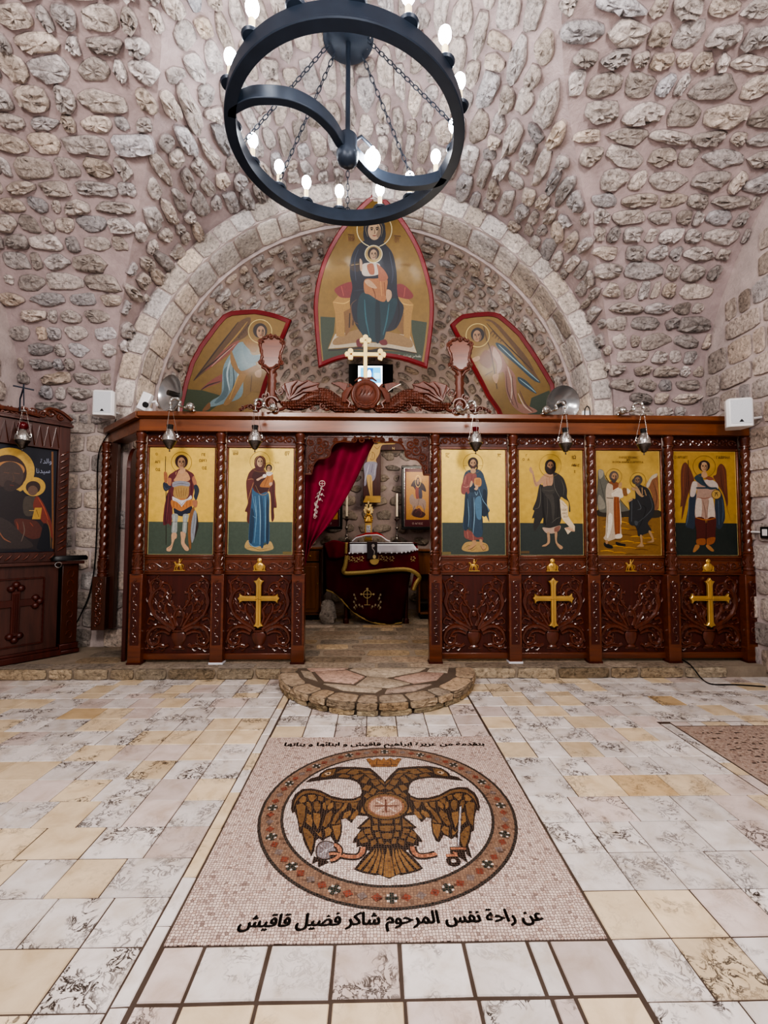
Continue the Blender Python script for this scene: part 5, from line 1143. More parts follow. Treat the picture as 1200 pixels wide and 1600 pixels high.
m = MB(); m.tube([(cx, Y + .05, cz), (cx, Y + .22, cz + .0), (cx, 7.97, cz - .02)], .025, 8); m.build('wall_arm', M['black'], o)

# ------------------------------------------------------------------ wheel chandelier
HC = Vector((-.253, 3.87, 4.9)); RO, RI, BH = 1.02, .935, .13
ch = empty('chandelier', HC); tag(ch, 'dark iron wheel chandelier with lit candle bulbs hanging from the vault', 'chandelier')
m = MB(); m.lathe([(RI, 0), (RO, 0), (RO + .008, .006), (RO + .008, .02), (RO, .03), (RO, BH), (RI, BH), (RI, 0)], HC, 96); m.build('wheel', M['iron'], ch)
arms = [spline([(p.x, p.y, 4.955) for p in (atZ(x, y, 4.9) for x, y in pts)], 8) for pts in ([(352, 182), (378, 166), (404, 159), (450, 162), (487, 178), (515, 203), (530, 226), (540, 240)], [(548, 243), (570, 267), (592, 285), (625, 294), (658, 294), (683, 288), (697, 280)])]
for k, q in enumerate(arms):
    q = [p if (p - Vector((HC.x, HC.y, p.z))).length < RI + .03 else Vector((HC.x, HC.y, p.z)) + (p - Vector((HC.x, HC.y, p.z))).normalized() * (RI + .03) for p in q]
    m = MB(); n = len(q); vs = []
    for i, p in enumerate(q):
        t = (q[min(i + 1, n - 1)] - q[max(i - 1, 0)]).normalized(); s = Vector((-t.y, t.x, 0))
        vs += [p + s * .035 - Vector((0, 0, .055)), p - s * .035 - Vector((0, 0, .055)), p - s * .035 + Vector((0, 0, .055)), p + s * .035 + Vector((0, 0, .055))]
    m.add(vs, [(i * 4 + j, i * 4 + (j + 1) % 4, i * 4 + 4 + (j + 1) % 4, i * 4 + 4 + j) for i in range(n - 1) for j in range(4)] + [(3, 2, 1, 0), (n * 4 - 4, n * 4 - 3, n * 4 - 2, n * 4 - 1)])
    m.build('curved_arm', M['iron'], ch, bevel=.006)
hub = atZ(543, 240, 4.9); 
m = MB(); m.lathe([(0, -.12), (.05, -.11), (.085, -.08), (.1, -.03), (.1, .0), (.085, .01), (.085, .15), (.06, .17), (.03, .18)], hub, 28); m.build('hub', M['iron'], ch)
m = MB(); zt = 6.04; m.tube([hub + Vector((0, 0, .15)), Vector((hub.x, hub.y, zt - .1))], .022, 10); m.build('rod', M['iron'], ch)
m = MB(); m.lathe([(.02, -.10), (.06, -.095), (.20, -.075), (.23, -.06), (.22, -.04), (.06, -.03), (.05, .05)], (hub.x, hub.y, zt), 32); m.build('ceiling_rose', M['iron'], ch)
angs = [-155.4 + i * 24 for i in range(15)]
angs = [-155.4, -178, 159.2, 138.1, 119.5, 98.2, 72.1, 51.4, 30, 8.3, -15.6, -38.4, -61, -83, -106.9, -130]
BULBS = []
for a in angs:
    q = R2(a); p = HC + Vector((math.cos(q) * (RO - .03), math.sin(q) * (RO - .03), BH))
    m = MB(); m.lathe([(.02, 0), (.065, .004), (.075, .022), (.066, .035), (.03, .04), (.026, .05)], p, 18); cup = m.build('candle_cup', M['iron'], ch)
    m = MB(); m.lathe([(.024, .045), (.024, .15), (.020, .155)], p, 12); m.build('candle_sleeve', M['sleeve'], cup)
    m = MB(); m.lathe([(.014, .15), (.024, .175), (.046, .215), (.05, .245), (.044, .275), (.026, .298), (0, .305)], p, 16); m.build('bulb', M['bulb'], cup)
    BULBS.append(p + Vector((0, 0, .25)))
bp = atZ(582, 247, 4.98); m = MB(); m.lathe([(.03, -.10), (.045, -.08), (.07, -.03), (.075, 0), (.06, .04), (.03, .07), (.02, .1)], bp, 18); m.build('centre_bulb', M['bulb'], ch)
m = MB(); m.tube([hub + Vector((.06, 0, .12)), hub + Vector((.12, .04, .20)), bp + Vector((0, 0, .1))], .014, 8); m.build('centre_bulb_holder', M['iron'], ch)
BULBS.append(bp)
def chain(a, b, r=.017, L=.07):
    a, b = Vector(a), Vector(b); n = max(2, int((b - a).length / (L * .8))); t = (b - a).normalized(); s = t.cross(Vector((0, 1, .1))).normalized(); w = t.cross(s); m = MB()
    for i in range(n):
        c = a + (b - a) * ((i + .5) / n); u = s if i % 2 else w
        m.tube([c + t * (L / 2 * math.cos(2 * PI * k / 10)) + u * (r * math.sin(2 * PI * k / 10)) for k in range(10)], .0045, 5, closed=True)
    return m
for a in (171, 139.5, 93, 45, -3, -60, -118):
    q = R2(a); e = HC + Vector((math.cos(q) * (RI + .04), math.sin(q) * (RI + .04), BH + .03)); s = Vector((hub.x + math.cos(q) * .17, hub.y + math.sin(q) * .17, zt - .07))
    c = chain(s, e); c.tube([e + Vector((math.cos(k) * .025, 0, math.sin(k) * .03 - .01)) for k in [2 * PI * i / 12 for i in range(12)]], .006, 6, closed=True); c.build('chain', M['iron'], ch)
# ================================================================== SANCTUARY SEEN THROUGH THE DOORWAY
def sheet(m, top, bot, Y, nu=24, nv=14, amp=.012, waves=5., ph=0., Yb=None, mat=0, fn=None):
    """cloth hanging between an upper and a lower edge (given in picture pixels, taken back to depth Y)"""
    def along(pts, u):
        P = spline(pts, 8); L = [0]
        for a, b in zip(P, P[1:]): L.append(L[-1] + math.dist(a, b))
        d = u * L[-1]
        for i in range(len(P) - 1):
            if L[i + 1] >= d: 
                t = (d - L[i]) / max(1e-9, L[i + 1] - L[i]); return (P[i][0] + (P[i + 1][0] - P[i][0]) * t, P[i][1] + (P[i + 1][1] - P[i][1]) * t)
        return P[-1]
    vs = []; Yb = Y if Yb is None else Yb
    for i in range(nu + 1):
        u = i / nu; a, b = along(top, u), along(bot, u)
        for j in range(nv + 1):
            v = j / nv; yy = Y + (Yb - Y) * v + amp * (.25 + v) * math.sin(u * waves * 2 * PI + ph + v * .8)
            vs.append(atY(a[0] + (b[0] - a[0]) * v, a[1] + (b[1] - a[1]) * v, yy))
    k = nv + 1
    m.add(vs, [(i * k + j, i * k + j + 1, (i + 1) * k + j + 1, (i + 1) * k + j) for i in range(nu) for j in range(nv)], mat); return vs
def solid(o, t=.006):
    s = o.modifiers.new('cloth_thickness', 'SOLIDIFY'); s.thickness = t; s.offset = 0; return o
AYF, AYB = 6.92, 7.6
ac = lambda t: [(490 + float(a.split(',')[0]) / 6.316, 820 + float(a.split(',')[1]) / 6.316) for a in t.split()]
zt_ = 1.335
al = empty('altar_table', (0, 7.25, PZ)); tag(al, 'altar table under red cloths in the sanctuary behind the doorway', 'altar')
m = MB(); m.span((-.70, AYF + .05, zt_ - .05), (.67, AYB, zt_)); m.build('table_top', M['wood_dark'], al, bevel=.005)
for x in (-.42, .5):
    for y in (AYF + .12, AYB - .08):
        m = MB(); m.lathe([(.045, PZ + .002), (.045, PZ + .06), (.03, PZ + .08), (.036, .6), (.03, 1.1), (.05, 1.2), (.05, zt_ - .05)], (x, y, 0), 14); m.build('leg', M['wood_dark'], al)
# dark red lower cloth, hanging unevenly
m = MB(); topL = [(atY(0, 0, 1) and 0, 0)]
sheet(m, ac('110,200 300,205 600,205 900,205 1010,200'), ac('125,640 230,690 330,800 450,900 600,965 740,980 870,965'), AYF + .02, 30, 16, .022, 4.2)
vs = []; a, b = atY(507, 851, AYF + .02), atY(651, 851, AYF + .02)
for i in range(13):
    x = a.x + (b.x - a.x) * i / 12; vs += [Vector((x, AYF + .02, zt_ + .004)), Vector((x, AYB + .01, zt_ + .004))]
m.add(vs, [(2 * i, 2 * i + 2, 2 * i + 3, 2 * i + 1) for i in range(12)])
sheet(m, [(507, 852), (506, 851), (505, 851)], [(512, 920), (506, 930), (505, 925)], AYF + .02, 6, 10, .01, 1.5, Yb=AYF + .3)
low = solid(m.build('altar_cloth', M['velvet_dark'])); tag(low, 'dark red velvet altar cloth hanging unevenly with an embroidered cross', 'altar cloth')
p = Paint(lambda x, y: atY(490 + x / 6.316, 820 + y / 6.316, AYF - .034), (0, -1, 0), .0002)
for t in ('530,640 530,790', '480,685 580,685', '500,790 560,790'): p.line('b09a62', 9, t)
p.ring('b09a62', 530, 685, 38, 7); p.ell('b09a62', 530, 632, 12); p.ell('b09a62', 470, 685, 11); p.ell('b09a62', 592, 685, 11)
for s in (-1, 1):
    for k, (x, y) in enumerate(((130, 690), (118, 725), (132, 760), (112, 795), (80, 790), (50, 805), (128, 815))): p.ell('9a8a68', 530 + s * x, y, 9, 12, 10); p.line('8a7a50', 5, [(530 + s * x, y), (530 + s * (x - 12), y + 14), (530 + s * (x - 2), y + 24)])
mm_ = p.build('embroidery', M['paint'], low)
m = MB(); q = spline(ac('125,642 230,692 330,802 450,902 600,967 740,982 870,967'), 5); m.tube([atY(x, y, AYF + .02) for x, y in q], .012, 6); m.build('gold_fringe', M['gold_trim'], low)
# shorter red cover with gold braid
m = MB(); sheet(m, ac('345,235 600,230 850,225 1025,205'), ac('295,470 500,460 720,440 900,435 1050,515'), AYF - .03, 26, 10, .016, 3.6, 1.)
sheet(m, ac('1000,430 1030,470 1055,520'), ac('960,640 985,650 1010,640'), AYF - .0, 6, 8, .006, 1.); sheet(m, ac('105,195 200,150 345,190'), ac('150,330 250,330 335,300'), AYF - .05, 12, 8, .02, 1.6)
vs = [];  a, b = atY(506, 850, AYF - .05), atY(652, 850, AYF - .05)
for i in range(13):
    x = a.x + (b.x - a.x) * i / 12; vs += [Vector((x, AYF - .04, zt_ + .014)), Vector((x, AYB - .1, zt_ + .014))]
m.add(vs, [(2 * i, 2 * i + 2, 2 * i + 3, 2 * i + 1) for i in range(12)])
cov = solid(m.build('altar_cover', M['velvet'])); tag(cov, 'shorter red altar cover with a gold braid edge lying over the dark red cloth', 'altar cover')
m = MB()
def band(line, w, y):
    q = spline(ac(line), 5); n = len(q); vs = []
    for i, (x, yy) in enumerate(q):
        t = Vector((q[min(i + 1, n - 1)][0] - q[max(i - 1, 0)][0], q[min(i + 1, n - 1)][1] - q[max(i - 1, 0)][1])).normalized(); vs += [atY(x - t.y * w, yy + t.x * w, y), atY(x + t.y * w, yy - t.x * w, y)]
    m.add(vs, [(2 * i, 2 * i + 1, 2 * i + 3, 2 * i + 2) for i in range(n - 1)])
band('330,300 312,400 300,472 420,474 560,464 740,446 900,440 990,465 1045,520 1010,580 985,650', 3.2, AYF - .062); band('324,175 322,230 320,285', 2.2, AYF - .07)
solid(m.build('gold_braid', M['gold_trim'], cov), .004)
p = Paint(lambda x, y: atY(490 + x / 6.316, 820 + y / 6.316, AYF - .068), (0, -1, 0), .0002)
for x, y in ((370, 330), (420, 340), (470, 330), (660, 320), (710, 330), (770, 330), (980, 330)):
    for k in range(5): p.ell(('c8b070', 'a8905a')[k % 2], x + 20 * math.cos(k * 1.3), y + 16 * math.sin(k * 1.3), 9, 6, 8)
    p.line('a8905a', 8, [(x - 20, y + 30), (x, y + 22), (x + 22, y + 30)])

p.build('embroidery', M['paint'], cov)
# white cloth along the front edge
m = MB(); sheet(m, ac('357,190 600,190 860,190 985,190'), ac('357,280 600,276 870,275 1025,245'), AYF - .1, 24, 5, .004, 5.); a, b = atY(546, 850, AYF - .1), atY(646, 850, AYF - .1)
m.add([(a.x, AYF - .1, zt_ + .022), (b.x, AYF - .1, zt_ + .022), (b.x, AYF + .3, zt_ + .022), (a.x, AYF + .3, zt_ + .022)], [(0, 1, 2, 3)])
q = spline(ac('352,280 600,276 870,275 1025,245'), 10)
for x, y in q[::2]: m.ball(atY(x, y, AYF - .101), .012, 5, sc=(1, .3, 1))
tag(solid(m.build('white_altar_linen', M['white_cloth']), .004), 'white linen strip with a scalloped edge along the front of the altar', 'cloth')
sp_ = MB(); a, b = atY(573.5, 848, AYF - .115), atY(589.5, 848, AYF - .115); c0 = atY(574, 873, AYF - .115)
sp_.add([(a.x, AYF - .112, c0.z), (b.x, AYF - .112, c0.z), (b.x, AYF - .112, zt_ + .03), (a.x, AYF - .112, zt_ + .03), (b.x, AYF + .1, zt_ + .03), (a.x, AYF + .1, zt_ + .03)], [(0, 1, 2, 3), (3, 2, 4, 5)])
stole = solid(sp_.build('altar_stole', M['velvet_dark']), .004); tag(stole, 'dark embroidered strip hanging over the middle of the white linen', 'cloth strip')
p = Paint(lambda x, y: atY(490 + x / 6.316, 820 + y / 6.316, AYF - .117), (0, -1, 0), .0002)
p._put([(528, 172), (625, 172), (632, 335), (528, 335)], srgb('24080c')); p.line('b8b0a8', 9, '590,200 580,230 600,260 595,300'); p.ell('b8b0a8', 588, 205, 16); p.poly('c0a050', '560,345 640,340 635,380 600,395 565,380'); p.ell('d8c080', 600, 315, 16, 20)
p.build('embroidery', M['paint'], stole)
# red veil folded on the altar
m = MB(); ys = [7.0, 7.1, 7.25, 7.4]; pr = [(-.33, .03), (-.27, .10), (-.12, .15), (.05, .16), (.12, .13), (.2, .05), (.25, .03)]
vs = [Vector((x, y, zt_ + .02 + h * k)) for y, k in zip(ys, (.75, 1, 1, .8)) for x, h in pr]; n = len(pr)
m.add(vs, [(j * n + i, j * n + i + 1, (j + 1) * n + i + 1, (j + 1) * n + i) for j in range(3) for i in range(n - 1)])
M['red_cloth'] = plain('red_embroidered_cloth', '8f1620', .7, var=.2, nscale=30)
ve = solid(m.build('altar_veil', M['red_cloth']), .008); tag(ve, 'bright red folded veil with a pale trim lying on the altar', 'veil')
m = MB(); m.tube([Vector((x, 6.995, zt_ + .022 + h * .75)) for x, h in pr], .009, 6); m.build('pale_trim', M['white_cloth'], ve)
for x in (-.1, .02, .12): pass
# candlesticks
def candlestick(x, y, lab):
    o = empty('candlestick', (x, y, zt_ + .026)); z = zt_ + .026
    m = MB(); m.lathe([(.075, 0), (.08, .012), (.05, .035), (.03, .05), (.018, .08), (.028, .10), (.014, .13), (.012, .2), (.03, .22), (.014, .25), (.012, .33), (.04, .36), (.045, .37), (.02, .38), (.02, .41)], (x, y, z), 18); m.build('stick', M['silver_dark'], o)
    m = MB(); m.lathe([(.017, .405), (.016, .78), (.004, .785)], (x, y, z), 12); m.build('candle', M['wax'], o)
    m = MB(); m.tube([(x, y, z + .78), (x + .002, y, z + .80)], .002, 5); m.build('wick', M['black'], o)
    return tag(o, lab, 'candlestick', 'candlesticks on the altar')
q = atY(541.5, 840, 7.3); candlestick(q.x, 7.3, 'tall candlestick with a white candle on the curtain side of the altar'); q = atY(620, 840, 7.3); candlestick(q.x, 7.3, 'tall candlestick with a white candle below the framed rider icon')
# gilt tabernacle
q = atY(575.5, 845, 7.47); x, y, z = q.x, 7.5, zt_ + .03; TS = .74
o = empty('tabernacle', (x, y, z)); tag(o, 'small gilt tabernacle with an ornate cross top standing on the altar', 'tabernacle')
m = MB(); m.span((x - .09, y - .06, z), (x + .09, y + .06, z + .05)); m.span((x - .075, y - .05, z + .05), (x + .075, y + .05, z + .42)); m.build('body', M['brass'], o, bevel=.005)
m = MB(); m.span((x - .05, y - .056, z + .1), (x + .05, y - .05, z + .36)); m.lathe([(.02, 0), (.02, .01), (0, .012)], (x, y - .06, z + .22), 10, axis=1); m.build('door', M['silver'], o)
m = MB(); m.lathe([(.09, .42), (.10, .44), (.07, .48), (.05, .53), (.03, .56), (.05, .59), (.02, .62)], (x, y, z), 18)
for s in (-1, 1):
    for k in range(6): m.ball((x + s * (.05 + .03 * math.sin(k)), y, z + .44 + k * .045), .024, 6)
m.build('canopy', M['brass'], o)
m = MB(); m.lathe([(.10, -.01), (.10, .01)], (x, y, z + .70), 20, axis=1); m.ball((x, y - .01, z + .70), .05, 8); m.span((x - .014, y - .01, z + .60), (x + .014, y + .01, z + .9)); m.span((x - .07, y - .01, z + .80), (x + .07, y + .01, z + .83))
for k in range(10): m.ball((x + .1 * math.cos(2 * PI * k / 10), y, z + .70 + .1 * math.sin(2 * PI * k / 10)), .018, 6)
m.build('cross_top', M['gold'], o)
for ch_ in kids(o):
    for v in ch_.data.vertices: v.co *= TS
# crucifix board on the wall
YC = 8.2; K = lambda a, b: atY(560 + a / 8.889, 680 + b / 8.889, YC)
o = empty('crucifix', K(190, 500)); tag(o, 'painted wooden crucifix hanging on the sanctuary wall above the altar', 'crucifix')
v0, v1 = K(70, 0).x, K(310, 0).x; zc0, zc1 = K(0, 930).z, K(0, 200).z; zc2 = K(0, -60).z; xc_ = (v0 + v1) / 2; zt2 = K(0, -230).z
m = MB(); m.prism([(v0, zc0), (v1, zc0), (v1, zc1), (xc_ + .62, zc1), (xc_ + .62, zc2), (v1, zc2), (v1, zt2), (v0, zt2), (v0, zc2), (xc_ - .62, zc2), (xc_ - .62, zc1), (v0, zc1)], (0, YC + .07, 0), (1, 0, 0), (0, 0, 1), (0, -1, 0), .06); m.build('cross_board', M['wood_dark'], o, bevel=.006)
m = MB(); m.prism([(v0 - .0, zc0 - .01), (v1, zc0 - .01), (v1, zc0 + .11), (v0 + .05, zc0 + .11)], (0, YC + .02, 0), (1, 0, 0), (0, 0, 1), (0, -1, 0), .09); m.build('foot_rest', M['brass'], o)
p = Paint(lambda a, b: K(a, b) + Vector((0, -.0, 0)), (0, -1, 0), .0002); FL = 'c8a45e'
p.poly(FL, '215,100 320,110 400,85 500,100 500,125 380,130 320,150 290,260 245,340 250,390 130,390 125,330 160,220'); p.poly(FL, '215,100 150,90 20,60 -120,50 -130,75 0,100 120,130 200,160'); p.line('8a6a2c', 8, '215,150 260,190 300,150'); p.ring('8a6a2c', 190, 290, 36, 7, 55); p.line('e0c07c', 9, '180,230 150,330'); p.line('8a6a2c', 6, '190,240 190,340')
p.poly(FL, '120,560 200,560 195,680 200,860 215,900 180,910 165,860 130,700'); p.line('8a6a2c', 7, '165,580 170,720 190,880'); p.poly('8f8da0', '75,420 130,370 255,380 250,480 235,590 195,640 180,560 120,560 110,680 80,700 85,560'); p.line('c8c8d4', 9, '150,400 130,480 90,640'); p.line('5c5a70', 9, '200,400 180,520'); p.line('c8c8d4', 8, '240,400 220,560')
p.head(240, 30, 52, FL, '3a2416', 1.1, beard='4a2c1a', halo=(90, 'd8b860'), lw=7, look=-1, long=True); p.text('e0c890', 'N', 470, 200, 34); p.build('painted_figure', M['paint'], o)
# framed icons on the sanctuary wall
YF = 8.02; Kf = lambda a, b: atY(560 + a / 8.889, 680 + b / 8.889, YF)
def framed(lab, x0, flip, ry=0.):
    A = Kf(600, 420); w = .57; h = A.z - Kf(600, 1310).z; xl = x0; zb = A.z - h; xr = xl + w; o = empty('framed_icon', ((xl + xr) / 2, YF, zb)); tag(o, lab, 'icon', 'framed icons on the sanctuary wall')
    m = MB(); e = .05
    for a, b in (((xl, zb), (xr, zb + e)), ((xl, A.z - e), (xr, A.z)), ((xl, zb + e), (xl + e, A.z - e)), ((xr - e, zb + e), (xr, A.z - e))): m.span((a[0], YF, a[1]), (b[0], YF + .04, b[1]))
    m.build('frame', M['black'], o, bevel=.008)
    m = MB(); m.tube([(xl + e, YF - .002, zb + e), (xr - e, YF - .002, zb + e), (xr - e, YF - .002, A.z - e), (xl + e, YF - .002, A.z - e)], .008, 6, closed=True); m.build('silver_lip', M['silver'], o)
    m = MB(); m.span((xl + e, YF + .02, zb + e), (xr - e, YF + .04, A.z - e)); m.build('backboard', M['wood_dark'], o)
    p = Paint(lambda a, b: Vector((xl + e + (w - 2 * e) * ((1 - a) if flip else a), YF + .019, A.z - e - (h - 2 * e) * b)), (0, -1, 0), .0002)
    p._put([(0, 0), (1, 0), (1, 1), (0, 1)], srgb('5a1020')); p._put([(.07, .06), (.93, .06), (.93, .88), (.07, .88)], srgb('c08a3c'))
    p.poly('3a2430', '.25,.30 .38,.2 .55,.22 .75,.28 .82,.4 .6,.36 .5,.42 .35,.32'); p.poly('8a3a30', '.45,.3 .55,.34 .56,.5 .46,.52 .42,.42'); p.poly('3c3450', '.55,.36 .66,.36 .68,.5 .58,.55'); p.poly('9c8478', '.2,.5 .32,.44 .42,.52 .7,.52 .82,.58 .78,.72 .62,.64 .45,.66 .36,.78 .3,.64 .22,.6'); p.line('7a6458', .03, '.7,.6 .76,.74 .72,.82'); p.line('7a6458', .03, '.4,.64 .3,.76 .26,.8')
    p.poly('4a1c20', '.3,.8 .4,.7 .6,.72 .8,.78 .7,.84 .5,.84'); p.line('6a3030', .04, '.42,.76 .55,.7 .66,.77 .58,.82'); p.head(.52, .22, .05, 'b88c64', '3a2018', 1., halo=(.1, 'e0c070'), lw=.012); p.line('3a2a20', .012, '.7,.18 .45,.8'); p.text('d8c8c0', 'Ο ΑΓΙΟΣ', .3, .96, .03, .4)
    p.build('picture', M['paint'], o)
framed('black framed icon of a rider on the wall beyond the altar, fully unveiled', Kf(600, 0).x, False)
framed('black framed icon of a rider, half hidden behind the red curtain', atY(535, 800, YF).x - .57, True)
# cabinets
def cabinet(x0, x1, y0, z1, lab, openn):
    o = empty('cabinet', ((x0 + x1) / 2, y0 + .2, PZ)); tag(o, lab, 'cabinet'); y1 = y0 + .38
    m = MB(); t = .03
    m.span((x0, y0, PZ + .08), (x0 + t, y1, z1 - t)); m.span((x1 - t, y0, PZ + .08), (x1, y1, z1 - t)); m.span((x0, y1 - .015, PZ + .08), (x1, y1, z1 - t)); m.span((x0, y0, PZ + .08), (x1, y1, PZ + .11)); m.build('carcass', M['wood_cab'], o, bevel=.003)
    m = MB(); m.span((x0 - .02, y0 - .03, z1 - t), (x1 + .02, y1, z1)); m.build('top', M['wood_cab'], o, bevel=.004)
    m = MB(); m.span((x0 + .03, y0 + .03, PZ), (x1 - .03, y1 - .02, PZ + .08)); m.build('plinth', M['black'], o)
    n = 2; w = (x1 - x0 - 2 * t) / n
    for k in range(n):
        a, b = x0 + t + k * w + .004, x0 + t + (k + 1) * w - .004
        if openn: 
            continue
        m = MB(); m.span((a, y0 - .02, z1 - .22), (b, y0, z1 - .05)); d = m.build('drawer', M['wood_cab'], o, bevel=.004); m = MB(); m.ball(((a + b) / 2, y0 - .032, z1 - .135), .014, 8); m.build('knob', M['brass'], d)
        m = MB(); m.span((a, y0 - .02, PZ + .12), (b, y0, z1 - .24)); d = m.build('door', M['wood_cab'], o, bevel=.004); m = MB(); m.span((a + .05, y0 - .03, PZ + .18), (b - .05, y0 - .02, z1 - .30)); m.build('raised_panel', M['wood_cab'], d, bevel=.008); m = MB(); m.ball((b - .025, y0 - .032, .7), .012, 8); m.build('knob', M['brass'], d)
    if openn:
        m = MB(); m.span((x0 + t, y0 + .01, z1 - .40), (x1 - t, y0 + .03, z1 - .05)); m.build('fascia', M['wood_cab'], o, bevel=.003); m = MB(); m.span((x0 + t, y0 + .03, PZ + .25), (x1 - t, y1 - .02, PZ + .28)); m.build('shelf', M['silver_dark'], o)
q = atY(503, 850, 7.3); cabinet(q.x - .66, q.x, 7.3, 1.27, 'brown cabinet with panelled doors at the curtain side of the altar', False)
q = atY(652, 858, 7.35); cabinet(q.x + .02, q.x + .68, 7.35, 1.24, 'brown open-fronted cabinet at the far side of the altar under the framed rider', True)
w = Wall((.3, .26, .22, 0.)); m = MB(); q = atZ(520, 948, PZ)
fs = MB(); b0 = Vector((-.70, 7.05, PZ)); fs.ball(b0 + Vector((0, 0, .15)), .17, 10, sc=(.8, .7, 1.25)); 
for i, v in enumerate(fs.v):
    v = Vector(v); v += (v - b0 - Vector((0, 0, .15))) * random.uniform(-.18, .08); v.z = max(v.z, PZ + .0); fs.v[i] = tuple(v)
fs.c = [(.4, .36, .31, 1.)] * len(fs.f); tag(fs.build('boulder', M['rubble'], smooth=25), 'rough grey boulder on the floor under the raised corner of the altar cloth', 'stone')
# curtain drawn to one side of the doorway
YCU = 5.10; m = MB(); CL = [(476, 690), (500, 688), (530, 687), (560, 687), (588, 686)]
nu, nv = 44, 30; vs = []
redge = spline([(588, 686), (572, 716), (556, 750), (536, 786), (512, 822), (492, 845), (481, 862)], 8); 
for j in range(nv + 1):
    v = j / nv; x1, y1 = redge[int(v * (len(redge) - 1))]; x0, y0 = 474 + 2 * v, 686 + 200 * v
    for i in range(nu + 1):
        u = i / nu; yy = YCU + (.028 + .012 * math.sin(9 * v)) * math.sin(u * 6.2 * PI * (1 - .15 * v) + 1.6 * v) * (1 - .2 * v)
        vs.append(atY(x0 + (x1 - x0) * u, y0 + (y1 - y0) * u ** (1.3), yy))
k = nu + 1; m.add(vs, [(j * k + i, (j + 1) * k + i, (j + 1) * k + i + 1, j * k + i + 1) for j in range(nv) for i in range(nu)])
M['curtain'] = plain('wine_red_curtain', '7c1230', .75, spec=.3, var=.18, nscale=5)
cu = solid(m.build('door_curtain', M['curtain'])); tag(cu, 'wine red curtain gathered to one side of the arched doorway', 'curtain')
p = Paint(lambda a, b: atY(460 + a / 3.81, 640 + b / 3.81, YCU - .055), (0, -1, 0), .0002)
E1, E2 = 'a89a90', '8a7c78'
p.ring(E1, 165, 440, 17, 4); p.line(E1, 4, '165,424 165,456'); p.line(E1, 4, '149,440 181,440')
for k, (x, y) in enumerate(((160, 470), (150, 492), (162, 505), (140, 516), (152, 534), (134, 548), (126, 566), (138, 580), (124, 596), (132, 612), (120, 626))):
    p.ell((E1, E2)[k % 2], x, y, 6, 9, 10, .4 * (k % 3)); p.line(E2, 4, [(x, y), (x + 12 * (-1) ** k, y + 6), (x + 15 * (-1) ** k, y + 14)])
p.line(E1, 5, '166,458 150,500 138,545 126,590 120,640'); p.ring(E1, 122, 640, 7, 3)
p.build('silver_embroidery', M['paint'], cu)
m = MB(); m.tube([(xa + .0, YCU + .06, 2.54), (xb, YCU + .06, 2.54)], .010, 8); tag(m.build('curtain_rod', M['brass']), 'thin metal rod across the top of the doorway carrying the curtain', 'curtain rod')
# ================================================================== ICON STAND, CABLES, SOCKET
SD = Vector((.603, .797, 0)).normalized(); SN = Vector((SD.y, -SD.x, 0)); SP = Vector((-3.545, 5.222, 0)); SV = Vector((0, 0, 1))
def stp(px, py, off=0.):
    q = onplane(px, py, SP + SN * off, SN) - SP; return q.dot(SD), q.z
def S3(u, d, z): return SP + SD * u + SN * d + SV * z
def sbox(m, u0, u1, d0, d1, z0, z1, mat=0):
    m.add([S3(u, d, z) for z in (z0, z1) for u, d in ((u0, d0), (u1, d0), (u1, d1), (u0, d1))], [(3, 2, 1, 0), (4, 5, 6, 7), (0, 1, 5, 4), (1, 2, 6, 5), (2, 3, 7, 6), (3, 0, 4, 7)], mat)
    k = len(m.f); 
    for i in range(k - 6, k): m.f[i] = m.f[i][::-1]
stand = empty('icon_stand', S3(-.5, -.1, PZ)); tag(stand, 'dark carved wooden icon stand with a large framed icon, by the side wall', 'icon stand')
zl = stp(40, 880)[1]; UL = -1.02
m = MB(); sbox(m, UL, 0, -.34, 0, PZ + .10, zl - .03); m.build('cabinet_body', M['wood_stand'], stand, bevel=.004)
m = MB(); sbox(m, UL - .02, .04, -.36, .03, PZ + .004, PZ + .07); sbox(m, UL - .01, .02, -.35, .015, PZ + .07, PZ + .10); m.build('plinth', M['wood_dark'], stand, bevel=.006)
m = MB(); sbox(m, UL, UL + .12, -.34, -.1, .005, PZ + .004); m.build('corner_foot', M['wood_dark'], stand)
m = MB(); sbox(m, UL - .02, .24, -.36, .05, zl - .03, zl + .005); m.build('ledge', M['wood_stand'], stand, bevel=.006)
# raised panel with its cut cross
a, b = stp(73, 902), stp(68, 1003); u1, z1, z0 = (a[0] + b[0]) / 2 - .02, a[1], b[1]; u0 = 2 * (UL / 2) - u1
m = MB()
for p0, p1 in (((u0, z0), (u1, z0)), ((u1, z0), (u1, z1)), ((u1, z1), (u0, z1)), ((u0, z1), (u0, z0))):
    n = 22; m.tube([S3(p0[0] + (p1[0] - p0[0]) * i / n, .006, p0[1] + (p1[1] - p0[1]) * i / n) for i in range(n + 1)], [.012 if i % 2 else .006 for i in range(n + 1)], 6)
m.build('beaded_moulding', M['wood_dark'], stand)
cc = stp(24, 943); cu_, cz_ = cc; m = MB()
def sprism(pts, d0, d1): m.prism([(u, z) for u, z in pts], S3(0, d0, 0), SD, SV, SN, d1 - d0, 0, .004)
t = .038; L1, L2 = .17, .34
sprism([(cu_ - t, cz_ - L2), (cu_ + t, cz_ - L2), (cu_ + t, cz_ + L1 * .75), (cu_ - t, cz_ + L1 * .75)], 0, .018); sprism([(cu_ - L1, cz_ - t), (cu_ + L1, cz_ - t), (cu_ + L1, cz_ + t), (cu_ - L1, cz_ + t)], 0, .017)
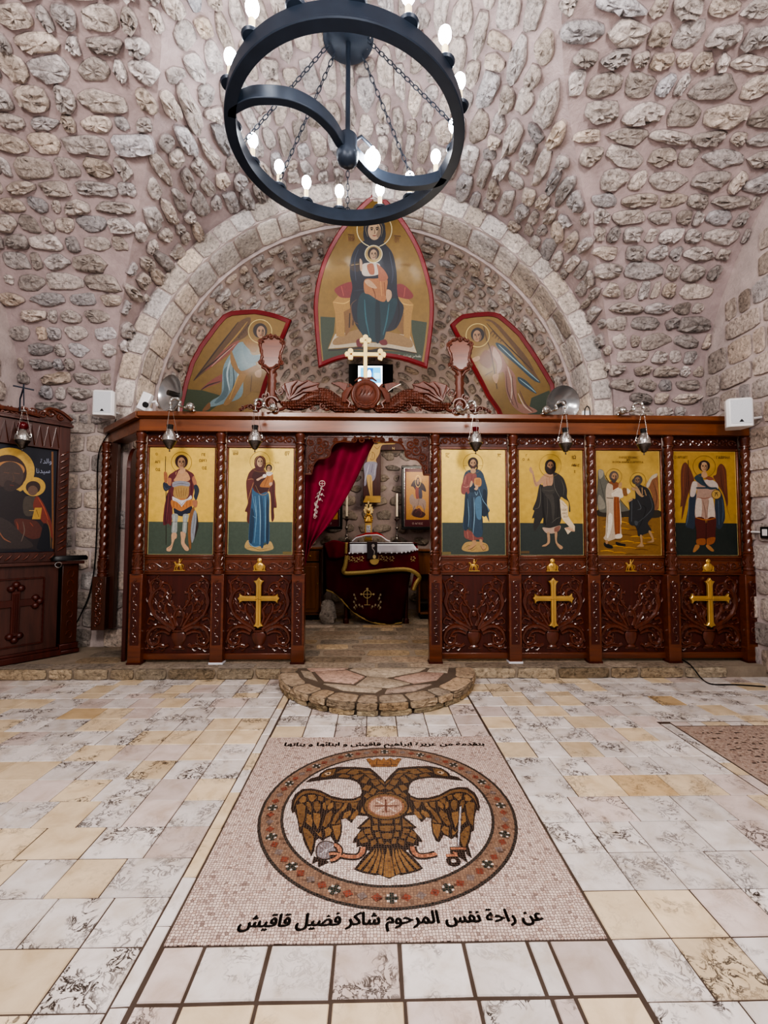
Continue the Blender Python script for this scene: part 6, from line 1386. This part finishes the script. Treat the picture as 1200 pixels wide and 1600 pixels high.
for du, dz_ in ((0, L1 * .9), (-L1, 0), (L1, 0), (0, -L2)):
    for k in range(3):
        q = PI / 2 + (k - 1) * 1.5 + (0 if du == 0 and dz_ > 0 else PI if du == 0 else (PI / 2 if du < 0 else -PI / 2)); m.ball(S3(cu_ + du + .042 * math.cos(q), .004, cz_ + dz_ + .042 * math.sin(q)), .038, 8, sc=(1, 1, 1))
for d in (-.018, 0, .018): m.tube([S3(cu_ + d, .02, cz_ - L2 * .9), S3(cu_ + d, .02, cz_ + L1 * .6)], .006, 6)
m.build('carved_cross', M['wood_dark'], stand)
# corner pilaster
m = MB(); sbox(m, .035, .20, -.16, .0, PZ + .12, zl - .03); m.build('pilaster', M['wood'], stand, bevel=.006)
m = MB()
for i in range(7):
    z = PZ + .22 + i * .115; m.tube([S3(.12 + (.03 if i % 2 else -.03) * math.cos(k * .6), .004, z + .04 * math.sin(k * .6)) for k in range(9)], [.008 - .0005 * k for k in range(9)], 6)
m.build('pilaster_carving', M['wood_relief'], stand)
m = MB(); sbox(m, .02, .225, -.18, .025, PZ + .004, PZ + .05); sbox(m, .025, .215, -.17, .015, PZ + .05, PZ + .12); m.build('pilaster_foot', M['wood_dark'], stand, bevel=.01)
# framed upper part
FD = -.03; fo = stp(106, 800, FD)[0]; fi, zt1 = stp(92, 703, FD); zb1 = stp(88, 862, FD)[1]; fl_ = UL + (0 - fo) + .0; fc = (UL + fo) / 2 - .02; gi = 2 * fc - fi; go = 2 * fc - fo
ztop = stp(106, 668, FD)[1]
m = MB(); sbox(m, go, fo, FD - .1, FD - .06, zl + .005, ztop); m.build('back_board', M['wood_dark'], stand)
for a, b in ((fi, fo), (go, gi)):
    m = MB(); sbox(m, a, b, FD - .06, FD, zl + .005, ztop); r_ = m.build('frame_post', M['wood_stand'], stand, bevel=.004)
    m = MB(); n = 15
    for i in range(n):
        z = zb1 + (zt1 - zb1) * (i + .5) / n; m.tube([S3(a + .015, FD + .004, z - .03), S3((a + b) / 2, FD + .012, z), S3(b - .015, FD + .004, z + .03)], [.007, .014, .007], 6)
    m.build('rope_carving', M['wood_relief'], r_)
m = MB(); sbox(m, gi, fi, FD - .06, FD, zl + .005, zb1); r_ = m.build('lower_frame', M['wood_stand'], stand, bevel=.004)
m = MB(); n = 12
for i in range(n): u = gi + (fi - gi) * (i + .5) / n; m.tube([S3(u - .03, FD + .004, zl + .03), S3(u, FD + .01, (zl + zb1) / 2), S3(u + .03, FD + .004, zb1 - .02)], [.006, .012, .006], 6)
m.build('leaf_carving', M['wood_relief'], r_)
m = MB(); sbox(m, gi, fi, FD - .06, FD, zt1, ztop); r_ = m.build('upper_frame', M['wood_stand'], stand, bevel=.004)
m = MB(); n = 12
for i in range(n): u = gi + (fi - gi) * (i + .5) / n; m.tube([S3(u - .035, FD + .004, zt1 + .02), S3(u, FD + .010, ztop - .03), S3(u + .035, FD + .004, zt1 + .02)], [.006, .011, .006], 6)
m.build('zigzag_carving', M['wood_relief'], r_)
m = MB(); sbox(m, go - .02, fo + .02, FD - .1, FD + .03, ztop, ztop + .03); sbox(m, go - .01, fo + .01, FD - .1, FD + .015, ztop + .03, ztop + .05); m.build('cornice', M['wood_stand'], stand, bevel=.004)
# scrolled pediment
zc_ = ztop + .05; h1 = stp(10, 638, FD)[1] - zc_; hwid = fo - fc; ped = [(fo, zc_), (fo - .01, zc_ + .05), (fo - .12, zc_ + .11), (fo - .22, zc_ + .12), (fo - .27, zc_ + .07), (fo - .33, zc_ + .10), (fc + .22, zc_ + h1 * .55), (fc + .18, zc_ + h1 * .8), (fc + .08, zc_ + h1 * .97), (fc, zc_ + h1)]
pts = spline(ped, 4); pts = pts + [(2 * fc - u, z) for u, z in pts[::-1][1:]]; m = MB(); m.prism(pts, S3(0, FD - .07, 0), SD, SV, SN, .06, 0, .006); pdm = m.build('pediment', M['wood_stand'], stand)
m = MB()
for s in (-1, 1):
    U = lambda u: fc + s * (u - fc)
    for u, z, r, a0, tn in ((fo - .2, zc_ + .075, .05, 0, 1.6), (fo - .1, zc_ + .05, .035, 2, 1.4), (fc + .12, zc_ + h1 * .45, .07, 1, 1.7), (fc + .2, zc_ + .07, .05, 3, 1.5), (fc + .04, zc_ + h1 * .8, .04, 2, 1.3), (fc + .30, zc_ + .05, .04, 1, 1.4)):
        m.tube([S3(U(u + x), FD - .005, z + y) for x, y in sp(0, 0, r, a0, tn, 18)], [.014 * (1 - .03 * k) for k in range(18)], 6)
    m.tube([S3(U(u), FD - .0, z) for u, z in spline([(fc, zc_ + h1 + .0), (fc + .08, zc_ + h1 * .98), (fc + .17, zc_ + h1 * .85), (fc + .27, zc_ + h1 * .62)], 6)], .026, 8); m.tube([S3(U(u), FD, z) for u, z in spline([(fo + .01, zc_ + .04), (fo - .1, zc_ + .115), (fo - .21, zc_ + .13), (fo - .26, zc_ + .085), (fo - .22, zc_ + .06)], 6)], .018, 8)
m.build('scroll_carving', M['wood_relief'], pdm)
# the picture behind glass
m = MB(); sbox(m, gi + .002, fi - .002, FD - .055, FD - .04, zb1 + .002, zt1 - .002)
ic = empty('stand_icon', S3(fc, FD - .05, zb1)); tag(ic, 'large dark old icon of a mother and child with golden haloes in the icon stand', 'icon'); m.build('icon_board', M['wood_dark'], ic)
cx = lambda x, y: (x / 8, 680 + y / 8)
def fs_(x, y):
    u, z = stp(x / 8, 680 + y / 8, FD); return S3(min(max(u, gi + .004), fi - .004), FD - .039, min(max(z, zb1 + .004), zt1 - .004))
p = Paint(fs_, SN, .0001)
def lim(u, z): return S3(u, FD - .039, z)
q = [lim(gi + .004, zt1 - .004), lim(fi - .004, zt1 - .004), lim(fi - .004, zb1 + .004), lim(gi + .004, zb1 + .004)]; p.mb.add(q[::-1] if (q[1] - q[0]).cross(q[2] - q[0]).dot(SN) < 0 else q, [(0, 1, 2, 3)], 0, srgb('141826'))
p.line('7a5230', 24, '672,200 674,800 680,1420', taper=False)
p.poly('2a2326', '-300,700 0,560 150,620 330,740 420,800 480,900 640,1100 640,1420 300,1425 -300,1425'); p.ell('b8943c', 130, 440, 320, 290, 40); p.ell('3a2420', 110, 470, 240, 230, 36); p.ell('a8743c', 120, 430, 205, 110, 30); p.ell('4a3a34', 140, 500, 170, 175, 34); p.poly('2a2224', '-100,700 0,720 30,640 250,690 330,800 250,1000 0,1000 -200,900'); p.poly('3a2c2a', '100,560 230,600 260,640 150,700 60,660'); p.line('6a4a38', 12, '60,460 130,470'); p.line('6a4a38', 12, '190,470 260,480'); p.line('5c4436', 10, '170,470 190,560 160,580'); p.line('6a3028', 12, '140,620 190,628')
p.ell('b8943c', 440, 640, 145, 120, 32); p.ell('3a2622', 430, 650, 92, 80, 28); p.ell('6a5040', 425, 690, 62, 62, 24); p.poly('4a4238', '330,770 420,760 480,790 500,900 430,1000 330,1000 300,880'); p.poly('7a3020', '470,760 540,820 610,960 660,1100 675,1300 600,1150 520,1050 430,900'); p.line('b05a3a', 10, '490,780 560,900 620,1060'); p.poly('b08a30', '450,905 540,905 520,1050 415,1050', False); p.line('5a3a18', 8, '470,930 500,1020'); p.line('c8a860', 8, '380,940 450,942'); p.poly('5a2c22', '200,1050 420,1060 500,1100 560,1240 420,1300 250,1200'); p.line('8a4430', 14, '220,1080 240,1160 210,1260'); p.line('8a4430', 14, '390,1090 430,1140'); p.poly('3c3230', '-200,1000 100,1060 300,1250 420,1400 0,1420 -250,1400'); p.line('6a5a50', 14, '300,1080 320,1200 280,1330'); p.line('8a5a40', 16, '0,1200 60,1290 150,1340'); p.poly('0e1420', '570,1100 640,1180 640,1420 480,1420 520,1260')
p.line('8c7040', 8, '600,1060 640,1200 650,1410')
for body, x, y, w in (('والدة', 520, 350, 140), ('سيدنا', 470, 470, 170)): p.text('9aa0b4', arabic(body), x, y, 60, w)
p.build('picture', M['paint'], ic)
# black case lying on the ledge
a = stp(102, 873, -.06); m = MB()
out = spline([(-.16, -.05), (-.12, .03), (.0, .05), (.14, .03), (.20, -.02), (.15, -.07), (.0, -.09), (-.12, -.08)], 4, True)
m.prism(out, S3(.085, .022, zl + .012), SD, SN * .5, SV, .055, 0, .018); bc = m.build('black_case', M['black']); tag(bc, 'soft black case lying on the corner of the icon stand ledge', 'case')
m = MB(); m.tube([S3(-.03 + .03 * math.cos(k * .6), .075 + .01 * math.sin(k), zl - .03 + .03 * math.sin(k * .6)) for k in range(11)], .006, 6); m.build('strap_ring', M['silver'], bc)
# red lamp before the stand
l = oil_lamp(1, M['red_glass'])
for c in list(kids(l)):
    if c.name.startswith('bracket'): bpy.data.objects.remove(c)
q = onplane(37, 642, SP + SN * .16, SN); l.location = q; tag(l, 'silver oil lamp with a round red glass hanging before the icon stand', 'oil lamp')
WM[l.name] = Matrix.Identity(4)
m = MB(); m.ball((0, 0, -.16), .05, 10, sc=(1, 1, .9)); m.build('red_globe', M['red_glass'], l)
tp = S3(0, 0, 0); pk = onplane(37, 606, SP + SN * .1, SN); bk = S3((pk - SP).dot(SD), FD + .034, zc_ + h1 * .7); m = MB()
R_ = lambda v: tuple(Vector(v) - q)
m.tube([R_(bk), R_((bk.x, bk.y, pk.z - .1)), R_(pk)], .008, 6); m.tube([R_(pk + Vector((0, 0, .02))), R_((q.x, q.y, q.z + .05))], .006, 6); m.tube([R_(pk - SD * .09), R_(pk + SD * .09)], .008, 6); m.tube([R_(pk), R_(pk + Vector((0, 0, .04)))], .008, 6); m.build('cross_bracket', M['iron'], l)
# cables and socket
def cable(pts, name, lab, r=.007, mat='black'):
    m = MB(); m.tube(spline([tuple(p) for p in pts], 8), r, 6); tag(m.build(name, M[mat]), lab, 'cable')
cable([atY(181, 655, 5.60), atY(176, 668, 5.60)] + [atY(x, y, 5.61) for x, y in ((154, 710), (152, 800), (148, 880), (139, 930), (124, 965), (118, 975))], 'wall_cable', 'black cable running down the stone wall behind the icon stand')
cable([atZ(1062, 1029, PZ + .012), atZ(1075, 1036, PZ + .012), atY(1085, 1046, RY - .05), atZ(1096, 1060, .012), atZ(1112, 1069, .010), atZ(1150, 1070, .010), atZ(1196, 1073, .010)], 'floor_cable', 'thin black cable trailing from the platform onto the floor tiles')
o = empty('wall_socket', (XR - .03, 0, 0)); q = atZ(600, 600, 2); d = ray(1197, 832); q = EYE + d * ((XR - .05) / d.x); o.location = q; WM[o.name] = Matrix.Translation(q)
m = MB(); m.box(q, (.03, .12, .12)); m.build('face_plate', M['black'], o, bevel=.008); m = MB(); m.box(q + Vector((-.016, 0, 0)), (.006, .06, .07)); m.build('rocker', M['white_plastic'], o, bevel=.002)
m = MB(); m.tube([q + Vector((.01, .05, 0)), q + Vector((.01, .12, .005)), (XR - .04, 5.05, q.z + .01)], .011, 8); m.build('conduit', M['white_plastic'], o); tag(o, 'black wall switch with a pale conduit on the far wall beside the screen', 'switch')
# ================================================================== FLOOR MOSAICS
def tessmat(name, scale=78.):
    m, nt, b = newmat(name); a = nd(nt, 'ShaderNodeAttribute', attribute_name='Col'); v = coords(nt)
    w = nd(nt, 'ShaderNodeTexNoise', Scale=3., Detail=1.); nt.links.new(v, w.inputs['Vector'])
    mx = nt.nodes.new('ShaderNodeMix'); mx.data_type = 'VECTOR'; mx.inputs[0].default_value = .025; nt.links.new(v, mx.inputs[4]); nt.links.new(w.outputs[1], mx.inputs[5])
    vo = nd(nt, 'ShaderNodeTexVoronoi', voronoi_dimensions='2D', Scale=scale, Randomness=.42); nt.links.new(mx.outputs[1], vo.inputs['Vector'])
    ve = nt.nodes.new('ShaderNodeTexVoronoi'); ve.voronoi_dimensions = '2D'; ve.feature = 'DISTANCE_TO_EDGE'; ve.inputs['Scale'].default_value = scale; ve.inputs['Randomness'].default_value = .42; nt.links.new(mx.outputs[1], ve.inputs['Vector'])
    sx = nt.nodes.new('ShaderNodeSeparateColor'); nt.links.new(vo.outputs['Color'], sx.inputs[0])
    r = ramp(nt, sx.outputs[0], [(0, (.42, .37, .36)), (.10, (.80, .73, .71)), (.55, (1, .97, .95)), (.84, (1.12, 1.08, 1.04)), (1, (.74, .62, .56))])
    c = mul(nt, a.outputs['Color'], r.outputs[0]); g = ramp(nt, ve.outputs['Distance'], [(.04, (0, 0, 0)), (.12, (1, 1, 1))])
    c = mul(nt, (.13, .085, .07), c, g.outputs[0], 'MIX'); nt.links.new(c, b.inputs['Base Color']); b.inputs['Roughness'].default_value = .42; b.inputs['Specular IOR Level'].default_value = .4
    bump(nt, b, g.outputs[0], .35, .002); return m
M['tess'] = tessmat('mosaic_tesserae')
BK, GD, GD2, WT = '1b1613', '7c5c30', '8e6a38', 'd9cfc8'
mo = empty('floor_mosaic', ((MX0 + MX1) / 2, (MY0 + MY1) / 2, .0045)); tag(mo, 'mosaic with a double-headed eagle in a ring and black lettering set into the floor', 'mosaic')
m = MB(); m.add([(MX0, MY0, .0048), (MX1, MY0, .0048), (MX1, MY1, .0048), (MX0, MY1, .0048), (MX0, MY0, .001), (MX1, MY0, .001), (MX1, MY1, .001), (MX0, MY1, .001)], [(0, 1, 2, 3), (0, 4, 5, 1), (1, 5, 6, 2), (2, 6, 7, 3), (3, 7, 4, 0)], 0, srgb('cfc0b8')); m.build('pale_ground', M['tess'], mo, smooth=0)
CXM, CYM, RM = .0802, 2.5588, .686
ZM = .0052
FL_ = lambda x, y: Vector((x, y, ZM))
E_ = Paint(FL_, (0, 0, 1), .00002)
cir = lambda r, n=96: [(CXM + r * math.cos(2 * PI * i / n), CYM + r * math.sin(2 * PI * i / n)) for i in range(n)]
for r, c in ((RM, '2c2e2c'), (RM - .016, '8f745f'), (.571, '2c2e2c'), (.556, 'd6cac4')): E_._put(cir(r), srgb(c))
rm = (RM + .571) / 2 - .004
for i in range(16):
    for k, c in enumerate((None, '8a4430', '7e7470', '8a4430')):
        a = -PI / 2 + 2 * PI * (i + k / 4) / 16; x, y = CXM + rm * math.cos(a), CYM + rm * math.sin(a); ca, sa = math.cos(a), math.sin(a)
        T_ = lambda u, v: (x + u * ca - v * sa, y + u * sa + v * ca)
        if c is None:
            E_._put([T_(u, v) for u, v in ((-.02, -.02), (.02, -.02), (.02, .02), (-.02, .02))], srgb('d8d0c8'))
            for w, h in ((.028, .009), (.009, .028)): E_._put([T_(u, v) for u, v in ((-w, -h), (w, -h), (w, h), (-w, h))], srgb('26352f'))
        else: E_._put([T_(u, v) for u, v in ((-.022, 0), (0, -.024), (.022, 0), (0, .024))], srgb(c))
# eagle: left half traced, right half mirrored
EX = atZ(395 + 1187 / 5.714, 1160 + 560 / 5.714, 0).x
def gl(t): 
    out = []
    for p in Paint.pts(t): q = atZ(395 + p[0] / 5.714, 1160 + p[1] / 5.714, 0); out.append((EX if p[0] >= 1185 else q.x, q.y))
    return out
def both(c, t, smooth=False, only=0):
    q = gl(t); h0 = E_.hold
    for s in ((1, -1) if only == 0 else (only,)): 
        E_.hold = h0 or s > 0; r = [(x if s > 0 else 2 * EX - x, y) for x, y in q]; E_._put(spline(r, 4, True) if smooth else r, srgb(c)); E_.hold = h0
def bline(c, w, t, only=0):
    q = gl(t)
    for s in ((1, -1) if only == 0 else (only,)): E_.line(c, w, [(x if s > 0 else 2 * EX - x, y) for x, y in q], taper=False)
def feather(x, y, l, w, ang, c=GD):
    """one feather: black edge, golden vane; (x, y) is its root in metres, ang the way it points"""
    ca, sa = math.cos(ang), math.sin(ang)
    for k, cc, e in ((1., BK, 0), (.74, c, .1)):
        P = [(0, -.3), (.25, -.5), (.6, -.46), (.86, -.25), (1, 0), (.86, .25), (.6, .46), (.25, .5), (0, .3)]
        E_._put([(x + ((u - .5) * k + .5) * l * ca - v * k * w * sa, y + ((u - .5) * k + .5) * l * sa + v * k * w * ca) for u, v in P], srgb(cc))
both(BK, '470,366 520,330 585,314 605,285 660,248 760,228 900,228 1050,240 1110,290 1150,330 1187,360 1187,560 1040,600 960,560 960,480 975,460 965,420 955,390 925,360 860,340 760,332 640,342 560,355')
both(GD, '612,300 660,260 740,245 720,300 640,322 605,320'); both('c8b090', '640,290 665,275 700,280 680,300 655,303', True); both(BK, '662,288 674,280 686,287 674,295', True)
E_.hold = True
for pts in ('735,285 800,250 880,245 830,285', '840,290 890,250 1000,255 910,300', '760,320 800,290 870,310 850,325', '880,320 920,300 1000,290 930,345', '930,270 1040,262 1080,290 1000,285', '960,370 1000,310 1040,330 1010,380', '1000,290 1060,295 1110,330 1060,340', '975,430 1010,390 1060,400 1030,450', '1050,350 1110,340 1140,380 1090,400', '1030,470 1070,420 1110,430 1080,480', '1100,410 1150,385 1187,420 1140,440', '990,490 1020,460 1050,490 1020,530', '1090,480 1130,450 1187,460 1120,490', '1060,520 1090,490 1120,500 1080,540', '1120,340 1160,350 1187,390 1150,370'): both(GD, pts)
E_.hold = False; E_.k += 1
both(BK, '960,488 900,512 800,512 700,488 600,438 520,422 440,428 380,472 348,530 342,600 350,642 376,632 395,690 408,760 412,812 440,830 455,900 490,970 522,1032 548,980 560,890 590,868 625,892 655,868 692,850 736,914 764,905 792,840 797,760 790,700 830,688 880,732 930,662 1010,668 1060,690 1080,560 1000,500')
both('7a5a30', '955,505 900,530 800,530 700,508 600,458 520,442 450,450 400,490 372,540 362,600 372,570 400,520 450,478 520,464 600,482 700,528 800,548 900,546 960,525', True)
for pts in ('408,530 450,488 478,500 470,545 430,552', '490,480 550,480 575,500 530,545 505,530', '585,490 630,500 620,540 580,525', '650,520 700,530 690,560 650,580', '385,570 440,555 470,580 465,680 440,760 420,770 400,660', '480,540 505,545 525,590 520,640 495,610 478,570', '545,545 580,535 605,570 600,610 570,640 545,600', '625,560 640,545 655,590 650,620 625,600', '680,560 720,545 720,590 680,620 665,600', '740,550 800,555 780,600 745,610', '820,555 850,555 835,600 800,630 790,610', '870,550 940,545 920,610 890,600',
            '485,650 520,660 535,720 525,770 475,730', '540,640 600,650 605,700 580,790 545,720', '620,760 640,700 650,660 700,620 715,650 690,720 650,770', '700,740 735,660 790,600 800,620 760,690 725,750', '800,690 820,640 870,620 880,650 840,690', '870,700 890,650 930,610 945,650 900,700', '960,640 975,590 1000,560 1040,640 1000,650', '445,770 490,790 540,850 545,900 520,1000 490,930 460,850', '545,790 585,830 610,800 615,860 590,850', '640,790 680,770 710,800 690,840 650,860', '710,760 785,745 780,830 750,890 725,830', '760,720 780,700 785,735 735,745'): both(GD2 if len(pts) % 3 == 0 else GD, pts)
# body, thighs and tail
both(BK, '1187,620 1050,670 1000,710 930,778 965,790 930,840 905,870 890,908 925,905 925,950 960,935 1000,962 1050,985 1110,930 1187,960', False)
E_.hold = True
for pts in ('1070,690 1110,680 1120,740 1085,740', '1010,730 1050,690 1055,770 960,770', '1130,690 1187,690 1187,740 1150,740', '1065,760 1115,750 1120,800 1075,800', '990,795 1050,780 1060,830 1000,830', '1130,760 1187,755 1187,810 1140,800', '940,830 980,800 1000,850 935,880', '1020,850 1060,830 1080,870 1040,880', '1090,820 1130,810 1140,860 1100,860', '950,890 1010,860 1030,900 970,920', '1150,830 1187,820 1187,880 1160,870', '1050,900 1090,880 1110,910 1060,950', '1120,880 1150,870 1170,920 1130,920', '1187,900 1187,940 1170,930'): both(GD, pts)
E_.hold = False; E_.k += 1
both(BK, '1100,930 1040,990 970,1060 905,1148 960,1172 1040,1190 1090,1200 1135,1196 1187,1232 1187,930')
E_.hold = True
for pts in ('1095,960 1050,1010 990,1080 930,1145 960,1155 1010,1100 1075,1020', '1110,955 1085,1020 1035,1100 985,1165 1030,1175 1070,1110 1110,1020', '1130,955 1115,1030 1085,1110 1055,1180 1100,1185 1125,1110 1145,1020', '1155,950 1150,1040 1130,1130 1115,1185 1150,1200 1165,1130 1172,1030', '1187,950 1180,1040 1170,1140 1165,1210 1187,1222'): both(GD2, pts)
E_.hold = False; E_.k += 1
q = gl('1187,580')[0]; cyb = q[1]
for rx, c in ((.128, BK), (.118, GD), (.1, '9a6848'), (.09, 'b89884')): E_._put([(EX + rx * math.cos(2 * PI * i / 40), cyb + rx * .98 * math.sin(2 * PI * i / 40)) for i in range(40)], srgb(c))
for i in range(4): E_.line('d8c8b8', .012, [(EX + .02 * math.cos(PI / 4 + i * PI / 2), cyb + .02 * math.sin(PI / 4 + i * PI / 2)), (EX + .075 * math.cos(PI / 4 + i * PI / 2), cyb + .075 * math.sin(PI / 4 + i * PI / 2))], smooth=False)
for i in range(4): E_.line('6a3a2c', .012, [(EX, cyb), (EX + .06 * math.cos(i * PI / 2), cyb + .06 * math.sin(i * PI / 2))], smooth=False)
for d, c in ((.0, '4a2a14'), (.006, '9a6a2c')):
    both(c, '1010,160 1040,152 1075,170 1110,150 1150,168 1187,148 1187,228 1060,228 1040,200'.replace('1010', str(1010 + d * 900)), False)
bline('4a2a14', .008, '1060,212 1187,212'); bline('4a2a14', .006, '1110,165 1105,210'); 
# legs, orb and sword
bline(BK, .040, '985,950 975,1000 930,1035 850,1035 780,1020'); bline('b87f62', .022, '985,950 975,1000 930,1035 850,1035 770,1020')
E_._put([(x, y) for x, y in spline(gl('570,940 610,900 680,895 740,930 745,1000 720,1040 650,1065 580,1050 560,1000'), 4, True)], srgb('3a3638')); E_._put(spline(gl('580,945 615,910 680,905 730,935 735,1000 710,1030 650,1055 590,1040 572,1000'), 4, True), srgb('8c8a90'))
for t in ('655,980 640,1050', '655,980 600,930', '655,980 720,940', '655,980 600,1010'): E_.line('d4d2d8', .007, gl(t), smooth=False)
for t in ('548,1030 530,1100 580,1075 585,1130 680,1085 640,1060 560,1040',): E_._put(gl(t), srgb(BK))
for t in ('770,1020 775,970 745,935 725,930', '770,1020 720,1010 680,1015', '770,1030 730,1060 690,1070'): E_.line(BK, .034, gl(t), taper=False); E_.line('b87f62', .018, gl(t), taper=False)
gr = lambda t: [(lambda q: (q.x, q.y))(atZ(600 + p[0] / 5.581, 1160 + p[1] / 5.581, 0)) for p in Paint.pts(t)]
E_._put(gr('655,565 680,560 672,760 655,935 632,935 645,740'), srgb(BK)); E_._put(gr('660,575 675,570 667,760 652,930 638,930 650,740'), srgb('c4c4cc')); E_.line(BK, .03, gr('575,945 720,945'), smooth=False, taper=False); E_.line('b87f62', .014, gr('580,942 715,942'), smooth=False, taper=False)
E_._put(gr('575,960 640,955 700,965 730,1068 690,1035 640,1010 580,1000'), srgb(BK)); E_._put(gr('730,900 765,1025 715,985'), srgb(BK)); E_.line('b87f62', .016, gr('600,975 640,985'), smooth=False); E_.ell(BK, *gr('605,1050')[0], .033); E_.ell('c8bcb4', *gr('605,1050')[0], .012); E_.line('b87f62', .018, gr('540,1003 640,1000'), smooth=False, taper=False)
E_.build('eagle_medallion', M['tess'], mo)
def letters(body, xa_, ya_, xb_, yb_, hgt, name):
    vs, fs = text_mesh(body); x0 = min(v[0] for v in vs); x1 = max(v[0] for v in vs); A = Vector((xa_, ya_, 0)); B = Vector((xb_, yb_, 0)); U = (B - A) / (x1 - x0); V = Vector((-U.y, U.x, 0)).normalized() * hgt
    m = MB()
    for dx, dy in ((0, 0), (.0035, .001), (-.0035, -.001), (0, .0035)): m.add([A + U * (a - x0) + V * b + Vector((dx, dy, .0055 + .0001 * (dx > 0))) for a, b in vs], fs, 0, srgb('14110f'))
    m.build(name, M['paint'], mo, smooth=0)
a, b = atZ(372, 1452, 0), atZ(850, 1441, 0); letters(arabic('عن راحة نفس المرحوم شاكر فضيل قاقيش'), a.x, a.y, b.x, b.y, .082, 'lower_lettering')
a, b = atZ(444, 1167, 0), atZ(757, 1166, 0); letters(arabic('بتقدمة من عزيزة ابراهيم قاقيش و ابنائها و بناتها'), a.x, a.y, b.x, b.y, .075, 'upper_lettering')
# second mosaic near the far wall
X0, X1, Y0_, Y1_ = 2.36, 3.7, 2.25, 3.56
m2 = empty('floor_mosaic', (3.0, 2.9, .0045)); tag(m2, 'plain pale mosaic panel edged with small tiles by the far wall', 'mosaic')
m = MB(); m.add([(X0 - .1, Y0_ - .1, .0046), (X1 + .1, Y0_ - .1, .0046), (X1 + .1, Y1_ + .09, .0046), (X0 - .1, Y1_ + .09, .0046)], [(0, 1, 2, 3)], 0, GROUT[:3] + (0.,)); m.build('grout_bed', M['floor'], m2, smooth=0)
m = MB(); m.add([(X0, Y0_, .0052), (X1, Y0_, .0052), (X1, Y1_, .0052), (X0, Y1_, .0052)], [(0, 1, 2, 3)], 0, srgb('b4a498')); m.build('pale_ground', M['tess'], m2, smooth=0)
m = MB(); y = Y0_ - .09
while y < Y1_ - .05:
    l = random.uniform(.12, .24); c, pt = tcol(); tile(m, X0 - .095, y, X0 - .01, min(y + l, Y1_ + .07), c, pt, z=.0075, zb=.004); y += l
x = X0
while x < X1:
    l = random.uniform(.1, .2); c, pt = tcol(); tile(m, x, Y1_ + .01, min(x + l, X1), Y1_ + .08, c, pt, z=.0075, zb=.004); x += l
m.build('edging_tiles', M['floor'], m2, smooth=0)
p = Paint(lambda x, y: Vector((x, y, .0056)), (0, 0, 1), .00002)
p.hold = True
for k in range(13):                          # worn rows of dark tesserae
    x = X0 + .12
    while x < X1 - .1:
        w_ = random.uniform(.012, .05); y = Y1_ - .12 - k * .09 + random.uniform(-.02, .02)
        if random.random() < .62: p._put([(x, y), (x + w_, y + random.uniform(-.008, .008)), (x + w_ * .9, y + .016), (x + .004, y + .014)], srgb(random.choice(('3a302c', '54463e', '463a34'))))
        x += w_ + random.uniform(.006, .03)
p.build('worn_pattern', M['tess'], m2)
# ================================================================== CAMERA, LIGHT
cam = bpy.data.cameras.new('camera'); cam.sensor_fit = 'VERTICAL'; cam.sensor_height = 36.; cam.lens = FPX / 1600 * 36.; cam.clip_start = .02
co = bpy.data.objects.new('camera', cam); COL.objects.link(co)
mw = Matrix((CR, CU, -_F)).transposed().to_4x4(); mw.translation = EYE; co.matrix_world = mw
SC.camera = co
wd = bpy.data.worlds.new('room_air'); wd.use_nodes = True; SC.world = wd
wd.node_tree.nodes['Background'].inputs[0].default_value = (.95, .92, 1., 1); wd.node_tree.nodes['Background'].inputs[1].default_value = .24
def lamp(name, loc, power, color=(1, 1, 1), r=.1):
    l = bpy.data.lights.new(name, 'POINT'); l.energy = power; l.color = color; l.shadow_soft_size = r
    o = bpy.data.objects.new(name, l); COL.objects.link(o); o.location = loc; return o
for x in (-1.9, 1.9): lamp('nave_light', (x, .5, 4.3), 250, (1, .95, .92), .35)
lamp('nave_light', (0, 1.0, 3.4), 110, (1, .96, .94), .5)
lamp('sanctuary_light', (.9, 6.6, 2.75), 34, (1, .87, .7), .2)
lamp('sanctuary_light', (-1.6, 7.2, 3.2), 16, (1, .9, .78), .2)
SC.view_settings.view_transform = 'AgX'
SC.view_settings.look = 'AgX - High Contrast'
SC.view_settings.exposure = .48
